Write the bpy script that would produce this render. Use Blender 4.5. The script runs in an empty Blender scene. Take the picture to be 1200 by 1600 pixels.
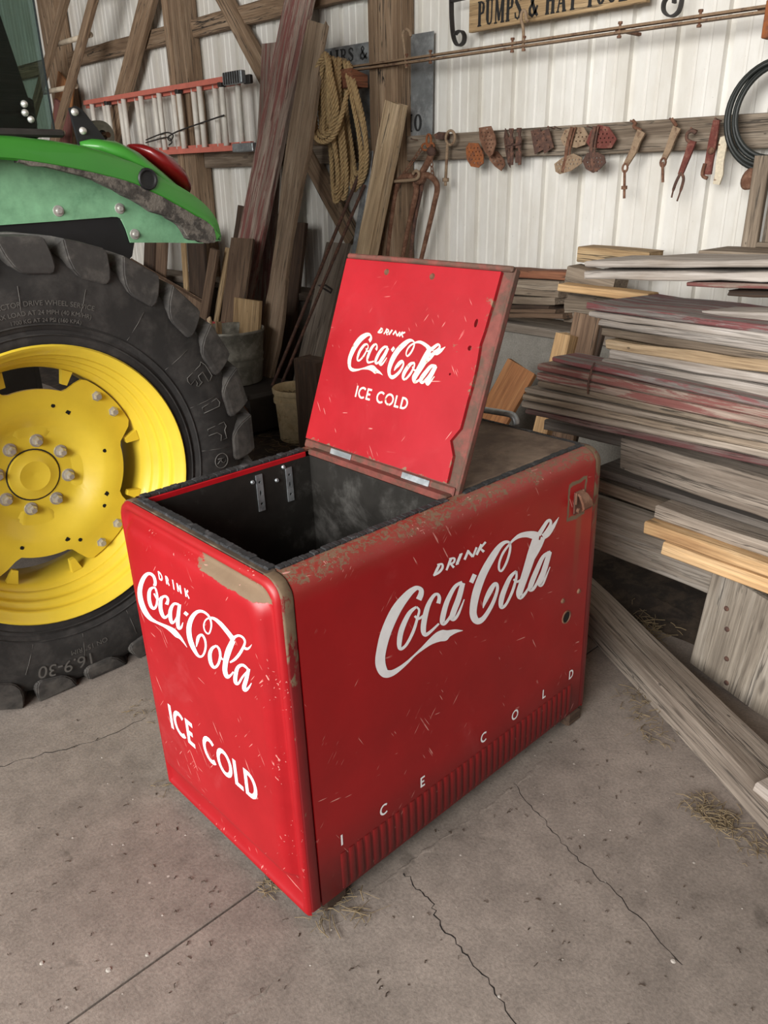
import bpy, bmesh, math, random
from math import pi, sin, cos, radians, sqrt, atan2
from mathutils import Vector, Matrix
from mathutils.geometry import tessellate_polygon

random.seed(7)
V = Vector
C = bpy.context.scene.collection
scene = bpy.context.scene


def srgb(r, g, b):
    f = lambda c: (c / 255 / 12.92) if c / 255 <= 0.04045 else ((c / 255 + 0.055) / 1.055) ** 2.4
    return (f(r), f(g), f(b), 1.0)


# ------------------------------------------------------------------ camera
YAW, PITCH, ROLL, FPX = radians(46.4224), radians(23.0293), radians(-0.9682), 1231.66
CAM = V((-0.745, -1.0318, 1.5429))
fw = V((cos(PITCH) * cos(YAW), cos(PITCH) * sin(YAW), -sin(PITCH)))
rt0 = V((sin(YAW), -cos(YAW), 0))
up0 = rt0.cross(fw)
rt = rt0 * cos(ROLL) + up0 * sin(ROLL)
up = up0 * cos(ROLL) - rt0 * sin(ROLL)
cd = bpy.data.cameras.new('camera')
cam = bpy.data.objects.new('camera', cd)
C.objects.link(cam)
cam.matrix_world = Matrix(((rt.x, up.x, -fw.x, CAM.x), (rt.y, up.y, -fw.y, CAM.y), (rt.z, up.z, -fw.z, CAM.z), (0, 0, 0, 1)))
cd.sensor_fit = 'VERTICAL'
cd.sensor_height = 36.0
cd.lens = FPX / 1600 * 36.0
cd.clip_start = 0.02
scene.camera = cam

# ------------------------------------------------------------------ light: overcast sky through the open barn front, plus daylight at the door
world = bpy.data.worlds.new('overcast_sky')
scene.world = world
world.use_nodes = True
bg = world.node_tree.nodes['Background']
bg.inputs[0].default_value = (0.93, 0.96, 1.0, 1)
bg.inputs[1].default_value = 0.6


def area(name, loc, target, sx, sy, power, col):
    ld = bpy.data.lights.new(name, 'AREA')
    ld.shape = 'RECTANGLE'; ld.size = sx; ld.size_y = sy; ld.energy = power; ld.color = col
    o = bpy.data.objects.new(name, ld); C.objects.link(o)
    o.location = loc
    o.rotation_euler = (V(target) - V(loc)).to_track_quat('-Z', 'Y').to_euler()
    return o


area('door_daylight', (-5.2, -0.6, 2.9), (2.6, 1.6, 1.4), 5.0, 2.6, 780, (1.0, 0.975, 0.94))
scene.view_settings.view_transform = 'Standard'
scene.view_settings.look = 'None'
scene.view_settings.gamma = 1.0
scene.view_settings.exposure = 0.0
scene.view_settings.use_curve_mapping = False


# ------------------------------------------------------------------ node helpers
def newmat(name):
    m = bpy.data.materials.new(name); m.use_nodes = True
    nt = m.node_tree
    return m, nt, nt.nodes['Principled BSDF']


def nd(nt, typ, ins=None, **props):
    n = nt.nodes.new(typ)
    for k, v in props.items():
        setattr(n, k, v)
    for k, v in (ins or {}).items():
        s = n.inputs[k]
        if isinstance(v, bpy.types.NodeSocket):
            nt.links.new(v, s)
        else:
            s.default_value = v
    return n


def math_(nt, op, a, b=0.0, clamp=False):
    return nd(nt, 'ShaderNodeMath', {0: a, 1: b}, operation=op, use_clamp=clamp).outputs[0]


def mix(nt, f, a, b, blend='MIX'):
    n = nt.nodes.new('ShaderNodeMix'); n.data_type = 'RGBA'; n.blend_type = blend
    for s, v in ((n.inputs[0], f), (n.inputs[6], a), (n.inputs[7], b)):
        if isinstance(v, bpy.types.NodeSocket): nt.links.new(v, s)
        else: s.default_value = v
    return n.outputs[2]


def ramp(nt, fac, stops):
    n = nt.nodes.new('ShaderNodeValToRGB'); nt.links.new(fac, n.inputs[0])
    e = n.color_ramp.elements
    while len(e) < len(stops): e.new(0.5)
    for el, (p, c) in zip(e, stops):
        el.position = p; el.color = c if len(c) == 4 else (*c, 1)
    return n.outputs[0]


def step(nt, fac, lo, hi):
    n = nd(nt, 'ShaderNodeMapRange', {0: fac, 1: lo, 2: hi, 3: 0.0, 4: 1.0}, interpolation_type='SMOOTHSTEP')
    return n.outputs[0]


def coords(nt, rnd=True):
    tc = nt.nodes.new('ShaderNodeTexCoord')
    v = tc.outputs['Object']
    if rnd:
        oi = nt.nodes.new('ShaderNodeObjectInfo')
        s = nd(nt, 'ShaderNodeVectorMath', {0: v, 1: nd(nt, 'ShaderNodeCombineXYZ', {0: math_(nt, 'MULTIPLY', oi.outputs['Random'], 37.0), 1: math_(nt, 'MULTIPLY', oi.outputs['Random'], 91.0), 2: oi.outputs['Random']}).outputs[0]}, operation='ADD')
        return s.outputs[0], oi.outputs['Random'], v
    return v, None, v


def scaled(nt, v, s):
    return nd(nt, 'ShaderNodeVectorMath', {0: v, 1: s}, operation='MULTIPLY').outputs[0]


def noise(nt, v, scale, detail=6.0, rough=0.6, dist=0.0):
    return nd(nt, 'ShaderNodeTexNoise', {'Vector': v, 'Scale': scale, 'Detail': detail, 'Roughness': rough, 'Distortion': dist}).outputs['Fac']


def bump(nt, b, h, strength, dist=0.01):
    n = nd(nt, 'ShaderNodeBump', {'Height': h, 'Strength': strength, 'Distance': dist})
    nt.links.new(n.outputs[0], b.inputs['Normal'])


MATS = {}


def wood(name, c0, c1, c2, paint=None, cover=0.5, topc=None, cracks=0.6, rough=0.85):
    m, nt, b = newmat(name)
    v, r, raw = coords(nt)
    broad = noise(nt, scaled(nt, v, (0.9, 9, 9)), 2.0, 5, 0.6, 0.6)
    col = ramp(nt, broad, [(0.28, c0), (0.5, c1), (0.72, c2)])
    fib = noise(nt, scaled(nt, v, (3.5, 130, 130)), 1.0, 4, 0.7)
    col = mix(nt, 0.75, col, ramp(nt, fib, [(0.32, (0.50, 0.48, 0.46)), (0.62, (1.16, 1.16, 1.16))]), 'MULTIPLY')
    crk = noise(nt, scaled(nt, v, (1.1, 38, 38)), 1.0, 3, 0.5, 0.4)
    cm = math_(nt, 'MULTIPLY', step(nt, crk, 0.66, 0.72), cracks)
    ln = math_(nt, 'ABSOLUTE', math_(nt, 'SUBTRACT', noise(nt, scaled(nt, v, (0.8, 24, 24)), 1.0, 5, 0.55, 0.5), 0.5))
    cm = math_(nt, 'MAXIMUM', cm, math_(nt, 'MULTIPLY', math_(nt, 'SUBTRACT', 1.0, step(nt, ln, 0.004, 0.016)), math_(nt, 'MULTIPLY', step(nt, broad, 0.42, 0.56), min(1.0, cracks * 1.3))))
    nh = nd(nt, 'ShaderNodeTexVoronoi', {'Vector': scaled(nt, v, (7, 14, 14)), 'Scale': 1.0}, feature='F1').outputs['Distance']
    cm = math_(nt, 'MAXIMUM', cm, math_(nt, 'MULTIPLY', math_(nt, 'SUBTRACT', 1.0, step(nt, nh, 0.035, 0.06)), min(1.0, cracks)))
    if paint:
        pn = noise(nt, scaled(nt, v, (1.9, 26, 26)), 1.2, 9, 0.75, 0.5)
        pf = step(nt, pn, 0.62 - 0.3 * cover, 0.70 - 0.3 * cover)
        pc = mix(nt, noise(nt, scaled(nt, v, (5, 40, 40)), 1.0, 3), paint, tuple(x * 0.6 for x in paint[:3]) + (1,))
        col = mix(nt, math_(nt, 'MULTIPLY', pf, 0.88), col, pc)
    col = mix(nt, cm, col, (0.03, 0.025, 0.02, 1))
    kn = nd(nt, 'ShaderNodeTexVoronoi', {'Vector': scaled(nt, v, (2.6, 11, 11)), 'Scale': 1.0}, feature='F1').outputs['Distance']
    col = mix(nt, math_(nt, 'MULTIPLY', math_(nt, 'SUBTRACT', 1.0, step(nt, kn, 0.05, 0.13)), 0.6), col, (0.05, 0.035, 0.025, 1))
    val = math_(nt, 'ADD', math_(nt, 'MULTIPLY', r, 0.3), 0.85)
    col = nd(nt, 'ShaderNodeHueSaturation', {'Value': val, 'Color': col}).outputs[0]
    nt.links.new(col, b.inputs['Base Color'])
    b.inputs['Roughness'].default_value = rough
    bump(nt, b, math_(nt, 'SUBTRACT', math_(nt, 'ADD', fib, math_(nt, 'MULTIPLY', broad, 0.6)), math_(nt, 'MULTIPLY', cm, 1.5)), 0.55, 0.004)
    MATS[name] = m


S = srgb
wood('wood_grey', S(112, 100, 88), S(142, 131, 119), S(170, 159, 146))
wood('wood_silver', S(138, 126, 114), S(168, 160, 152), S(194, 188, 182), cracks=0.35)
wood('wood_greybrown', S(100, 86, 72), S(134, 120, 104), S(160, 148, 132))
wood('wood_brown', S(78, 60, 46), S(112, 90, 72), S(140, 116, 94))
wood('wood_post', S(112, 90, 70), S(146, 122, 98), S(172, 150, 126), cracks=0.8)
wood('wood_weathered', S(122, 102, 84), S(158, 136, 114), S(182, 162, 140), cracks=0.5)
wood('wood_dark', S(48, 36, 28), S(72, 55, 43), S(98, 78, 62))
wood('wood_darkgrey', S(70, 64, 60), S(96, 90, 84), S(122, 114, 106))
wood('wood_tan', S(128, 104, 74), S(164, 138, 102), S(188, 164, 128))
wood('wood_pale', S(150, 126, 96), S(192, 168, 136), S(214, 194, 166))
wood('wood_fresh', S(176, 138, 96), S(202, 166, 120), S(218, 188, 146), cracks=0.2, rough=0.75)
wood('wood_orange', S(132, 84, 48), S(158, 106, 64), S(178, 128, 82), cracks=0.15, rough=0.7)
wood('wood_redbrown', S(104, 64, 46), S(138, 88, 64), S(160, 110, 82))
wood('wood_ply', S(116, 108, 98), S(146, 136, 124), S(166, 160, 152), cracks=0.3)
wood('wood_nail', S(118, 108, 96), S(156, 146, 132), S(184, 176, 164), cracks=0.5)
wood('wood_red', S(120, 104, 94), S(156, 138, 126), S(182, 166, 154), paint=S(140, 80, 76), cover=0.5, cracks=0.4)
wood('wood_redtop', S(104, 98, 94), S(134, 128, 124), S(160, 152, 148), paint=S(138, 74, 76), cover=0.46, cracks=0.3)
wood('wood_mauve', S(92, 76, 72), S(120, 98, 94), S(146, 124, 118), paint=S(112, 66, 66), cover=0.5)
wood('paint_mauve', S(120, 96, 88), S(150, 116, 106), S(166, 130, 118), paint=S(150, 92, 86), cover=0.95)
wood('paint_red_dull', S(120, 40, 40), S(150, 50, 52), S(166, 66, 66), paint=S(150, 44, 48), cover=0.9)


def plain(name, col, rough=0.5, metal=0.0, var=0.25, scale=14.0, bmp=0.15, spec=0.5, coat=0.0, rnd=True):
    m, nt, b = newmat(name)
    v, r, raw = coords(nt, rnd)
    n = noise(nt, v, scale, 7, 0.65)
    lo = tuple(c * (1 - var) for c in col[:3]) + (1,); hi = tuple(min(1, c * (1 + var)) for c in col[:3]) + (1,)
    nt.links.new(ramp(nt, n, [(0.3, lo), (0.7, hi)]), b.inputs['Base Color'])
    nt.links.new(math_(nt, 'ADD', math_(nt, 'MULTIPLY', n, 0.25), rough - 0.12, True), b.inputs['Roughness'])
    b.inputs['Metallic'].default_value = metal
    b.inputs['Specular IOR Level'].default_value = spec
    b.inputs['Coat Weight'].default_value = coat
    if bmp: bump(nt, b, n, bmp, 0.004)
    MATS[name] = m
    return m, nt, b


def spotted(name, base, spot, lo, hi, scale, rough=0.7, metal=0.0, bmp=0.3):
    m, nt, b = newmat(name)
    v, r, raw = coords(nt)
    n = noise(nt, v, scale, 9, 0.7, 0.3)
    n2 = noise(nt, v, scale * 4, 5, 0.6)
    f = step(nt, n, lo, hi)
    c = mix(nt, f, base, spot)
    c = mix(nt, 0.6, c, ramp(nt, n2, [(0.3, (0.65, 0.65, 0.65)), (0.7, (1.2, 1.2, 1.2))]), 'MULTIPLY')
    nt.links.new(c, b.inputs['Base Color'])
    b.inputs['Roughness'].default_value = rough
    b.inputs['Metallic'].default_value = metal
    bump(nt, b, n2, bmp, 0.003)
    MATS[name] = m


spotted('rust', S(104, 70, 52), S(134, 100, 80), 0.42, 0.62, 22, 0.9)
spotted('rust_orange', S(150, 88, 48), S(110, 70, 52), 0.45, 0.65, 30, 0.9)
spotted('rust_dark', S(84, 62, 54), S(118, 84, 68), 0.45, 0.65, 30, 0.9)
spotted('rust_red', S(106, 54, 46), S(136, 92, 78), 0.5, 0.68, 26, 0.85)
spotted('rust_tan', S(150, 128, 104), S(112, 86, 68), 0.5, 0.66, 26, 0.85)
spotted('cream_paint', S(216, 204, 180), S(126, 92, 70), 0.58, 0.64, 22, 0.7)
spotted('rail_iron', S(136, 112, 88), S(98, 74, 58), 0.5, 0.66, 18, 0.85)
spotted('lid_top_rust', S(100, 82, 68), S(126, 108, 92), 0.42, 0.62, 7, 0.75)
spotted('lid_rim_rust', S(118, 62, 54), S(86, 62, 50), 0.42, 0.58, 12, 0.7)
spotted('galv', S(150, 156, 160), S(178, 184, 188), 0.45, 0.6, 12, 0.45, 0.6, 0.1)
spotted('galv_dull', S(104, 106, 106), S(140, 144, 146), 0.42, 0.6, 5, 0.6, 0.35, 0.1)
spotted('tub_zinc', S(120, 118, 108), S(150, 148, 138), 0.42, 0.6, 9, 0.6, 0.4, 0.1)
spotted('liner', S(62, 60, 57), S(128, 126, 122), 0.52, 0.74, 4.5, 0.42, 0.55, 0.12)
spotted('gasket', S(40, 41, 43), S(92, 92, 94), 0.52, 0.7, 26, 0.75, 0.0, 0.6)
spotted('bucket_plastic', S(196, 176, 138), S(148, 118, 80), 0.52, 0.7, 8, 0.6)
spotted('mud', S(112, 106, 98), S(64, 60, 56), 0.42, 0.58, 26, 0.95, 0, 0.9)
spotted('sign_sheet', S(126, 130, 132), S(164, 168, 170), 0.42, 0.6, 6, 0.55, 0.3, 0.1)
spotted('trim_metal', S(78, 66, 56), S(108, 92, 76), 0.44, 0.6, 14, 0.6)
spotted('dirt', S(38, 31, 25), S(64, 53, 43), 0.42, 0.6, 9, 1.0, 0, 0.9)
plain('black_iron', S(46, 42, 40), 0.6)
plain('black_plastic', S(26, 27, 29), 0.5, var=0.3, bmp=0.1)
plain('black_hole', S(6, 6, 6), 0.9, bmp=0)
plain('letter_white', S(240, 241, 244), 0.45, var=0.06, scale=30, bmp=0)
spotted('letter_worn', S(232, 222, 208), S(150, 112, 84), 0.56, 0.66, 60, 0.5, 0, 0.05)
plain('letter_black', S(28, 27, 26), 0.8, bmp=0)
plain('letter_faded', S(46, 47, 48), 0.8, bmp=0)
plain('sign_edge', S(120, 96, 68), 0.8)
plain('rope', S(172, 146, 106), 0.95, scale=60, var=0.3, bmp=0.4)
plain('cable_black', S(34, 38, 36), 0.5)
plain('straw', S(118, 103, 78), 0.9, var=0.4, scale=40, bmp=0)
plain('litter_dark', S(62, 50, 40), 0.95, var=0.4, scale=40, bmp=0)
plain('chip_white', S(168, 162, 154), 0.8)
plain('fibreglass', S(206, 116, 100), 0.55, var=0.12)
plain('aluminium', S(226, 222, 212), 0.5, 0.0, var=0.1)
plain('steel', S(196, 194, 188), 0.35, 0.5, var=0.15)
plain('tractor_yellow', S(228, 200, 62), 0.38, var=0.07, scale=6, bmp=0.03, coat=0.2)
plain('tractor_green', S(58, 132, 46), 0.36, var=0.08, scale=4, bmp=0.03, coat=0.25)
spotted('green_dusty', S(136, 190, 148), S(92, 142, 108), 0.48, 0.72, 5, 0.6, 0, 0.05)
spotted('rubber', S(38, 37, 36), S(60, 58, 56), 0.44, 0.66, 7, 0.75, 0, 0.2)
spotted('rubber_lug', S(58, 56, 54), S(82, 79, 75), 0.44, 0.62, 10, 0.8, 0, 0.25)
plain('rubber_text', S(92, 90, 86), 0.7, bmp=0)
plain('pole_white', S(214, 200, 178), 0.7)
m, nt, b = plain('lens_red', S(112, 10, 14), 0.38, var=0.1, bmp=0, coat=0.6)
m, nt, b = newmat('cab_glass')
b.inputs['Base Color'].default_value = (0.48, 0.60, 0.55, 1)
b.inputs['Transmission Weight'].default_value = 1.0
b.inputs['Roughness'].default_value = 0.0
b.inputs['IOR'].default_value = 1.45
MATS['cab_glass'] = m
m, nt, b = newmat('wall_white')
v, r, raw = coords(nt, False)
n = noise(nt, scaled(nt, v, (1, 1, 0.35)), 5, 7, 0.65)
n2 = noise(nt, v, 60, 3, 0.6)
c = ramp(nt, n, [(0.3, S(212, 208, 198)), (0.7, S(236, 235, 230))])
c = mix(nt, math_(nt, 'MULTIPLY', step(nt, n2, 0.70, 0.76), 0.4), c, S(120, 112, 100))
nt.links.new(c, b.inputs['Base Color'])
b.inputs['Roughness'].default_value = 0.5
MATS['wall_white'] = m


def concrete(name, a, bcol, cracks=True):
    m, nt, b = newmat(name)
    v, r, raw = coords(nt, False)
    big = noise(nt, v, 1.4, 6, 0.6, 0.3)
    mid = noise(nt, v, 11, 8, 0.7)
    fine = noise(nt, v, 130, 4, 0.7)
    c = ramp(nt, math_(nt, 'ADD', math_(nt, 'MULTIPLY', big, 0.55), math_(nt, 'MULTIPLY', mid, 0.45)), [(0.36, a), (0.64, bcol)])
    c = mix(nt, 0.8, c, ramp(nt, fine, [(0.32, (0.68, 0.68, 0.68)), (0.62, (1.12, 1.12, 1.12))]), 'MULTIPLY')
    st = noise(nt, v, 5.5, 4, 0.6, 0.5)
    c = mix(nt, math_(nt, 'MULTIPLY', step(nt, st, 0.64, 0.74), 0.55), c, S(66, 60, 54))
    sp = nd(nt, 'ShaderNodeTexVoronoi', {'Vector': v, 'Scale': 42.0, 'Randomness': 1.0}, feature='F1')
    pk = math_(nt, 'MULTIPLY', math_(nt, 'SUBTRACT', 1.0, step(nt, sp.outputs['Distance'], 0.06, 0.14)), step(nt, noise(nt, v, 9, 2), 0.55, 0.62))
    c = mix(nt, math_(nt, 'MULTIPLY', pk, 0.7), c, S(58, 50, 44))
    sp2 = nd(nt, 'ShaderNodeTexVoronoi', {'Vector': v, 'Scale': 21.0, 'Randomness': 1.0}, feature='F1')
    wk = math_(nt, 'MULTIPLY', math_(nt, 'SUBTRACT', 1.0, step(nt, sp2.outputs['Distance'], 0.04, 0.09)), step(nt, noise(nt, v, 7, 2), 0.56, 0.62))
    c = mix(nt, math_(nt, 'MULTIPLY', wk, 0.8), c, S(190, 184, 176))
    nt.links.new(c, b.inputs['Base Color'])
    b.inputs['Roughness'].default_value = 0.9
    bump(nt, b, math_(nt, 'ADD', math_(nt, 'MULTIPLY', mid, 0.8), math_(nt, 'MULTIPLY', fine, 0.35)), 0.55, 0.006)
    MATS[name] = m


concrete('concrete_floor', S(106, 98, 91), S(148, 138, 129))
concrete('concrete_wall', S(120, 116, 108), S(150, 146, 138))


def red_enamel(name, kind):
    """weathered red paint of the cooler; wear follows the metal's edges (object space)"""
    m, nt, b = newmat(name)
    v, r, raw = coords(nt, False)
    sx = nd(nt, 'ShaderNodeSeparateXYZ', {0: v}); X_, Y_, Z_ = sx.outputs
    n = noise(nt, v, 4, 6, 0.6)
    base = {'lid': (S(148, 11, 23), S(170, 24, 37)), 'end': (S(146, 9, 19), S(166, 18, 28)), 'side': (S(140, 7, 13), S(160, 12, 19))}[kind]
    c = ramp(nt, n, [(0.3, base[0]), (0.7, base[1])])
    wn = noise(nt, v, 26, 10, 0.75, 0.6)
    wn2 = noise(nt, v, 9, 6, 0.7, 0.4)
    fades = noise(nt, v, 3.0, 5, 0.7, 0.8)
    c = mix(nt, math_(nt, 'MULTIPLY', step(nt, fades, 0.58, 0.75), 0.12), c, S(206, 110, 112))
    wear = math_(nt, 'MULTIPLY', step(nt, wn, 0.735, 0.765), 0.8)
    if kind != 'lid':
        top = step(nt, Z_, 0.785, 0.876)
        chips = noise(nt, scaled(nt, v, (1.0, 1.0, 1.6)), 75, 6, 0.7, 0.8)
        k = math_(nt, 'ADD', math_(nt, 'ADD', math_(nt, 'MULTIPLY', chips, 0.55), math_(nt, 'MULTIPLY', wn2, 0.3)), math_(nt, 'MULTIPLY', top, 0.22 if kind == 'side' else 0.06))
        wear = math_(nt, 'MAXIMUM', wear, math_(nt, 'MULTIPLY', step(nt, k, 0.60, 0.67), 0.9))
        film = math_(nt, 'MULTIPLY', math_(nt, 'MULTIPLY', step(nt, Z_, 0.80, 0.875), math_(nt, 'ADD', 0.25, wn2)), 0.45 if kind == 'side' else 0.08)
        c = mix(nt, film, c, S(122, 96, 78))
    if kind == 'lid':
        kk = math_(nt, 'MULTIPLY', math_(nt, 'MULTIPLY', step(nt, X_, -0.26, -0.10), step(nt, Y_, 0.18, 0.32)), math_(nt, 'SUBTRACT', 1.0, step(nt, Y_, 0.42, 0.49)))
        edge = math_(nt, 'MAXIMUM', math_(nt, 'MAXIMUM', step(nt, X_, -0.112, -0.096), math_(nt, 'SUBTRACT', 1.0, step(nt, Y_, 0.018, 0.032))), math_(nt, 'MULTIPLY', kk, 0.8))
        wear = math_(nt, 'MAXIMUM', wear, math_(nt, 'MULTIPLY', step(nt, math_(nt, 'ADD', wn, math_(nt, 'MULTIPLY', edge, 0.15)), 0.69, 0.72), 0.9))
    if kind == 'end':
        dz = math_(nt, 'ABSOLUTE', math_(nt, 'SUBTRACT', Z_, 0.832))
        dy = math_(nt, 'ABSOLUTE', math_(nt, 'SUBTRACT', Y_, 0.155))
        kk = math_(nt, 'MAXIMUM', math_(nt, 'DIVIDE', dz, 0.017), math_(nt, 'DIVIDE', dy, 0.125))
        kk = math_(nt, 'ADD', kk, math_(nt, 'MULTIPLY', math_(nt, 'SUBTRACT', wn2, 0.5), 1.6))
        wear = math_(nt, 'MAXIMUM', wear, math_(nt, 'SUBTRACT', 1.0, step(nt, kk, 0.85, 0.95)))
    if kind == 'side':
        # bare ring where the cap catcher was, rust run below the opener
        dx = math_(nt, 'ABSOLUTE', math_(nt, 'SUBTRACT', X_, 0.950)); dz = math_(nt, 'ABSOLUTE', math_(nt, 'SUBTRACT', Z_, 0.752))
        q = math_(nt, 'MAXIMUM', math_(nt, 'DIVIDE', dx, 0.040), math_(nt, 'DIVIDE', dz, 0.052))
        ring = math_(nt, 'ABSOLUTE', math_(nt, 'SUBTRACT', math_(nt, 'ADD', q, math_(nt, 'MULTIPLY', math_(nt, 'SUBTRACT', wn, 0.5), 0.5)), 0.95))
        wear = math_(nt, 'MAXIMUM', wear, math_(nt, 'SUBTRACT', 1.0, step(nt, ring, 0.07, 0.13)))
        run = math_(nt, 'MULTIPLY', math_(nt, 'SUBTRACT', 1.0, step(nt, math_(nt, 'ABSOLUTE', math_(nt, 'SUBTRACT', X_, 0.968)), 0.004, 0.02)), math_(nt, 'MULTIPLY', step(nt, Z_, 0.45, 0.70), math_(nt, 'SUBTRACT', 1.0, step(nt, Z_, 0.70, 0.73))))
        c = mix(nt, math_(nt, 'MULTIPLY', run, 0.55), c, S(120, 74, 52))
        grime_shade = math_(nt, 'MULTIPLY', math_(nt, 'SUBTRACT', 1.0, step(nt, Z_, 0.06, 0.26)), math_(nt, 'ADD', math_(nt, 'MULTIPLY', wn2, 0.6), 0.45))
        c = mix(nt, grime_shade, c, S(62, 22, 22))  # dirt low on the side, with the skirt's shade painted into it
    c = mix(nt, wear, c, mix(nt, wn2, S(96, 76, 58), S(138, 118, 94)))
    # fine pale scratches in several directions
    for i, (ang, sc, th) in enumerate(((0.5, 1.0, 0.69), (-0.7, 1.3, 0.70), (1.4, 0.9, 0.70))):
        ax = {'end': (1, 0, 0), 'lid': (0, 0, 1), 'side': (0, 1, 0)}[kind]
        rv = nd(nt, 'ShaderNodeVectorRotate', {'Vector': v, 'Axis': ax, 'Angle': ang}, rotation_type='AXIS_ANGLE').outputs[0]
        st = (200, 200, 11) if kind != 'lid' else (200, 11, 200)
        ln = noise(nt, scaled(nt, rv, tuple(q * sc for q in st)), 1.0, 1, 0.5)
        gate = step(nt, noise(nt, nd(nt, 'ShaderNodeVectorMath', {0: v, 1: (i * 7.1, 3.3, i * 2.7)}, operation='ADD').outputs[0], 11, 2), 0.58, 0.64)
        c = mix(nt, math_(nt, 'MULTIPLY', math_(nt, 'MULTIPLY', step(nt, ln, th, th + 0.03), gate), 0.65), c, S(226, 166, 156))
    nt.links.new(c, b.inputs['Base Color'])
    nt.links.new(math_(nt, 'ADD', math_(nt, 'MULTIPLY', wear, 0.45), math_(nt, 'ADD', math_(nt, 'MULTIPLY', wn2, 0.2), 0.30)), b.inputs['Roughness'])
    bump(nt, b, math_(nt, 'SUBTRACT', math_(nt, 'MULTIPLY', n, 0.3), math_(nt, 'MULTIPLY', wear, 0.5)), 0.25, 0.003)
    MATS[name] = m


def trim_mat():
    m, nt, b = newmat('corner_trim')
    v, r, raw = coords(nt, False)
    Z_ = nd(nt, 'ShaderNodeSeparateXYZ', {0: v}).outputs[2]
    n1 = noise(nt, scaled(nt, v, (1, 1, 0.45)), 24, 7, 0.7, 0.6)
    k = math_(nt, 'ADD', n1, math_(nt, 'MULTIPLY', step(nt, Z_, 0.45, 0.88), 0.20))
    f = step(nt, k, 0.60, 0.68)
    c = mix(nt, f, mix(nt, noise(nt, v, 7, 4), S(92, 12, 18), S(128, 20, 26)), mix(nt, noise(nt, v, 40, 4), S(84, 66, 50), S(128, 108, 84)))
    nt.links.new(c, b.inputs['Base Color'])
    nt.links.new(math_(nt, 'ADD', math_(nt, 'MULTIPLY', f, 0.4), 0.4), b.inputs['Roughness'])
    bump(nt, b, n1, 0.2, 0.003)
    MATS['corner_trim'] = m


trim_mat()
red_enamel('red_side', 'side'); red_enamel('red_end', 'end'); red_enamel('red_lid', 'lid')
plain('red_plain', S(176, 20, 30), 0.4, var=0.15)


# ------------------------------------------------------------------ mesh helpers
def obj(name, verts, faces, mat, parent=None, smooth=False, mw=None):
    me = bpy.data.meshes.new(name)
    me.from_pydata([tuple(v) for v in verts], [], faces)
    me.materials.append(MATS[mat])
    if smooth:
        me.polygons.foreach_set('use_smooth', [True] * len(me.polygons))
    me.update()
    return link(name, me, parent, mw)


def link(name, me, parent=None, mw=None):
    o = bpy.data.objects.new(name, me); C.objects.link(o)
    if parent: o.parent = parent
    if mw is not None: o.matrix_local = mw
    return o


def empty(name, loc=(0, 0, 0)):
    o = bpy.data.objects.new(name, None); C.objects.link(o)
    o.location = loc; o.empty_display_size = 0.1
    return o


LABELS = []


def tag(o, label=None, cat=None, group=None, kind=None):
    if label: o['label'] = label
    if cat: o['category'] = cat
    if group: o['group'] = group
    if kind: o['kind'] = kind
    return o


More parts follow.
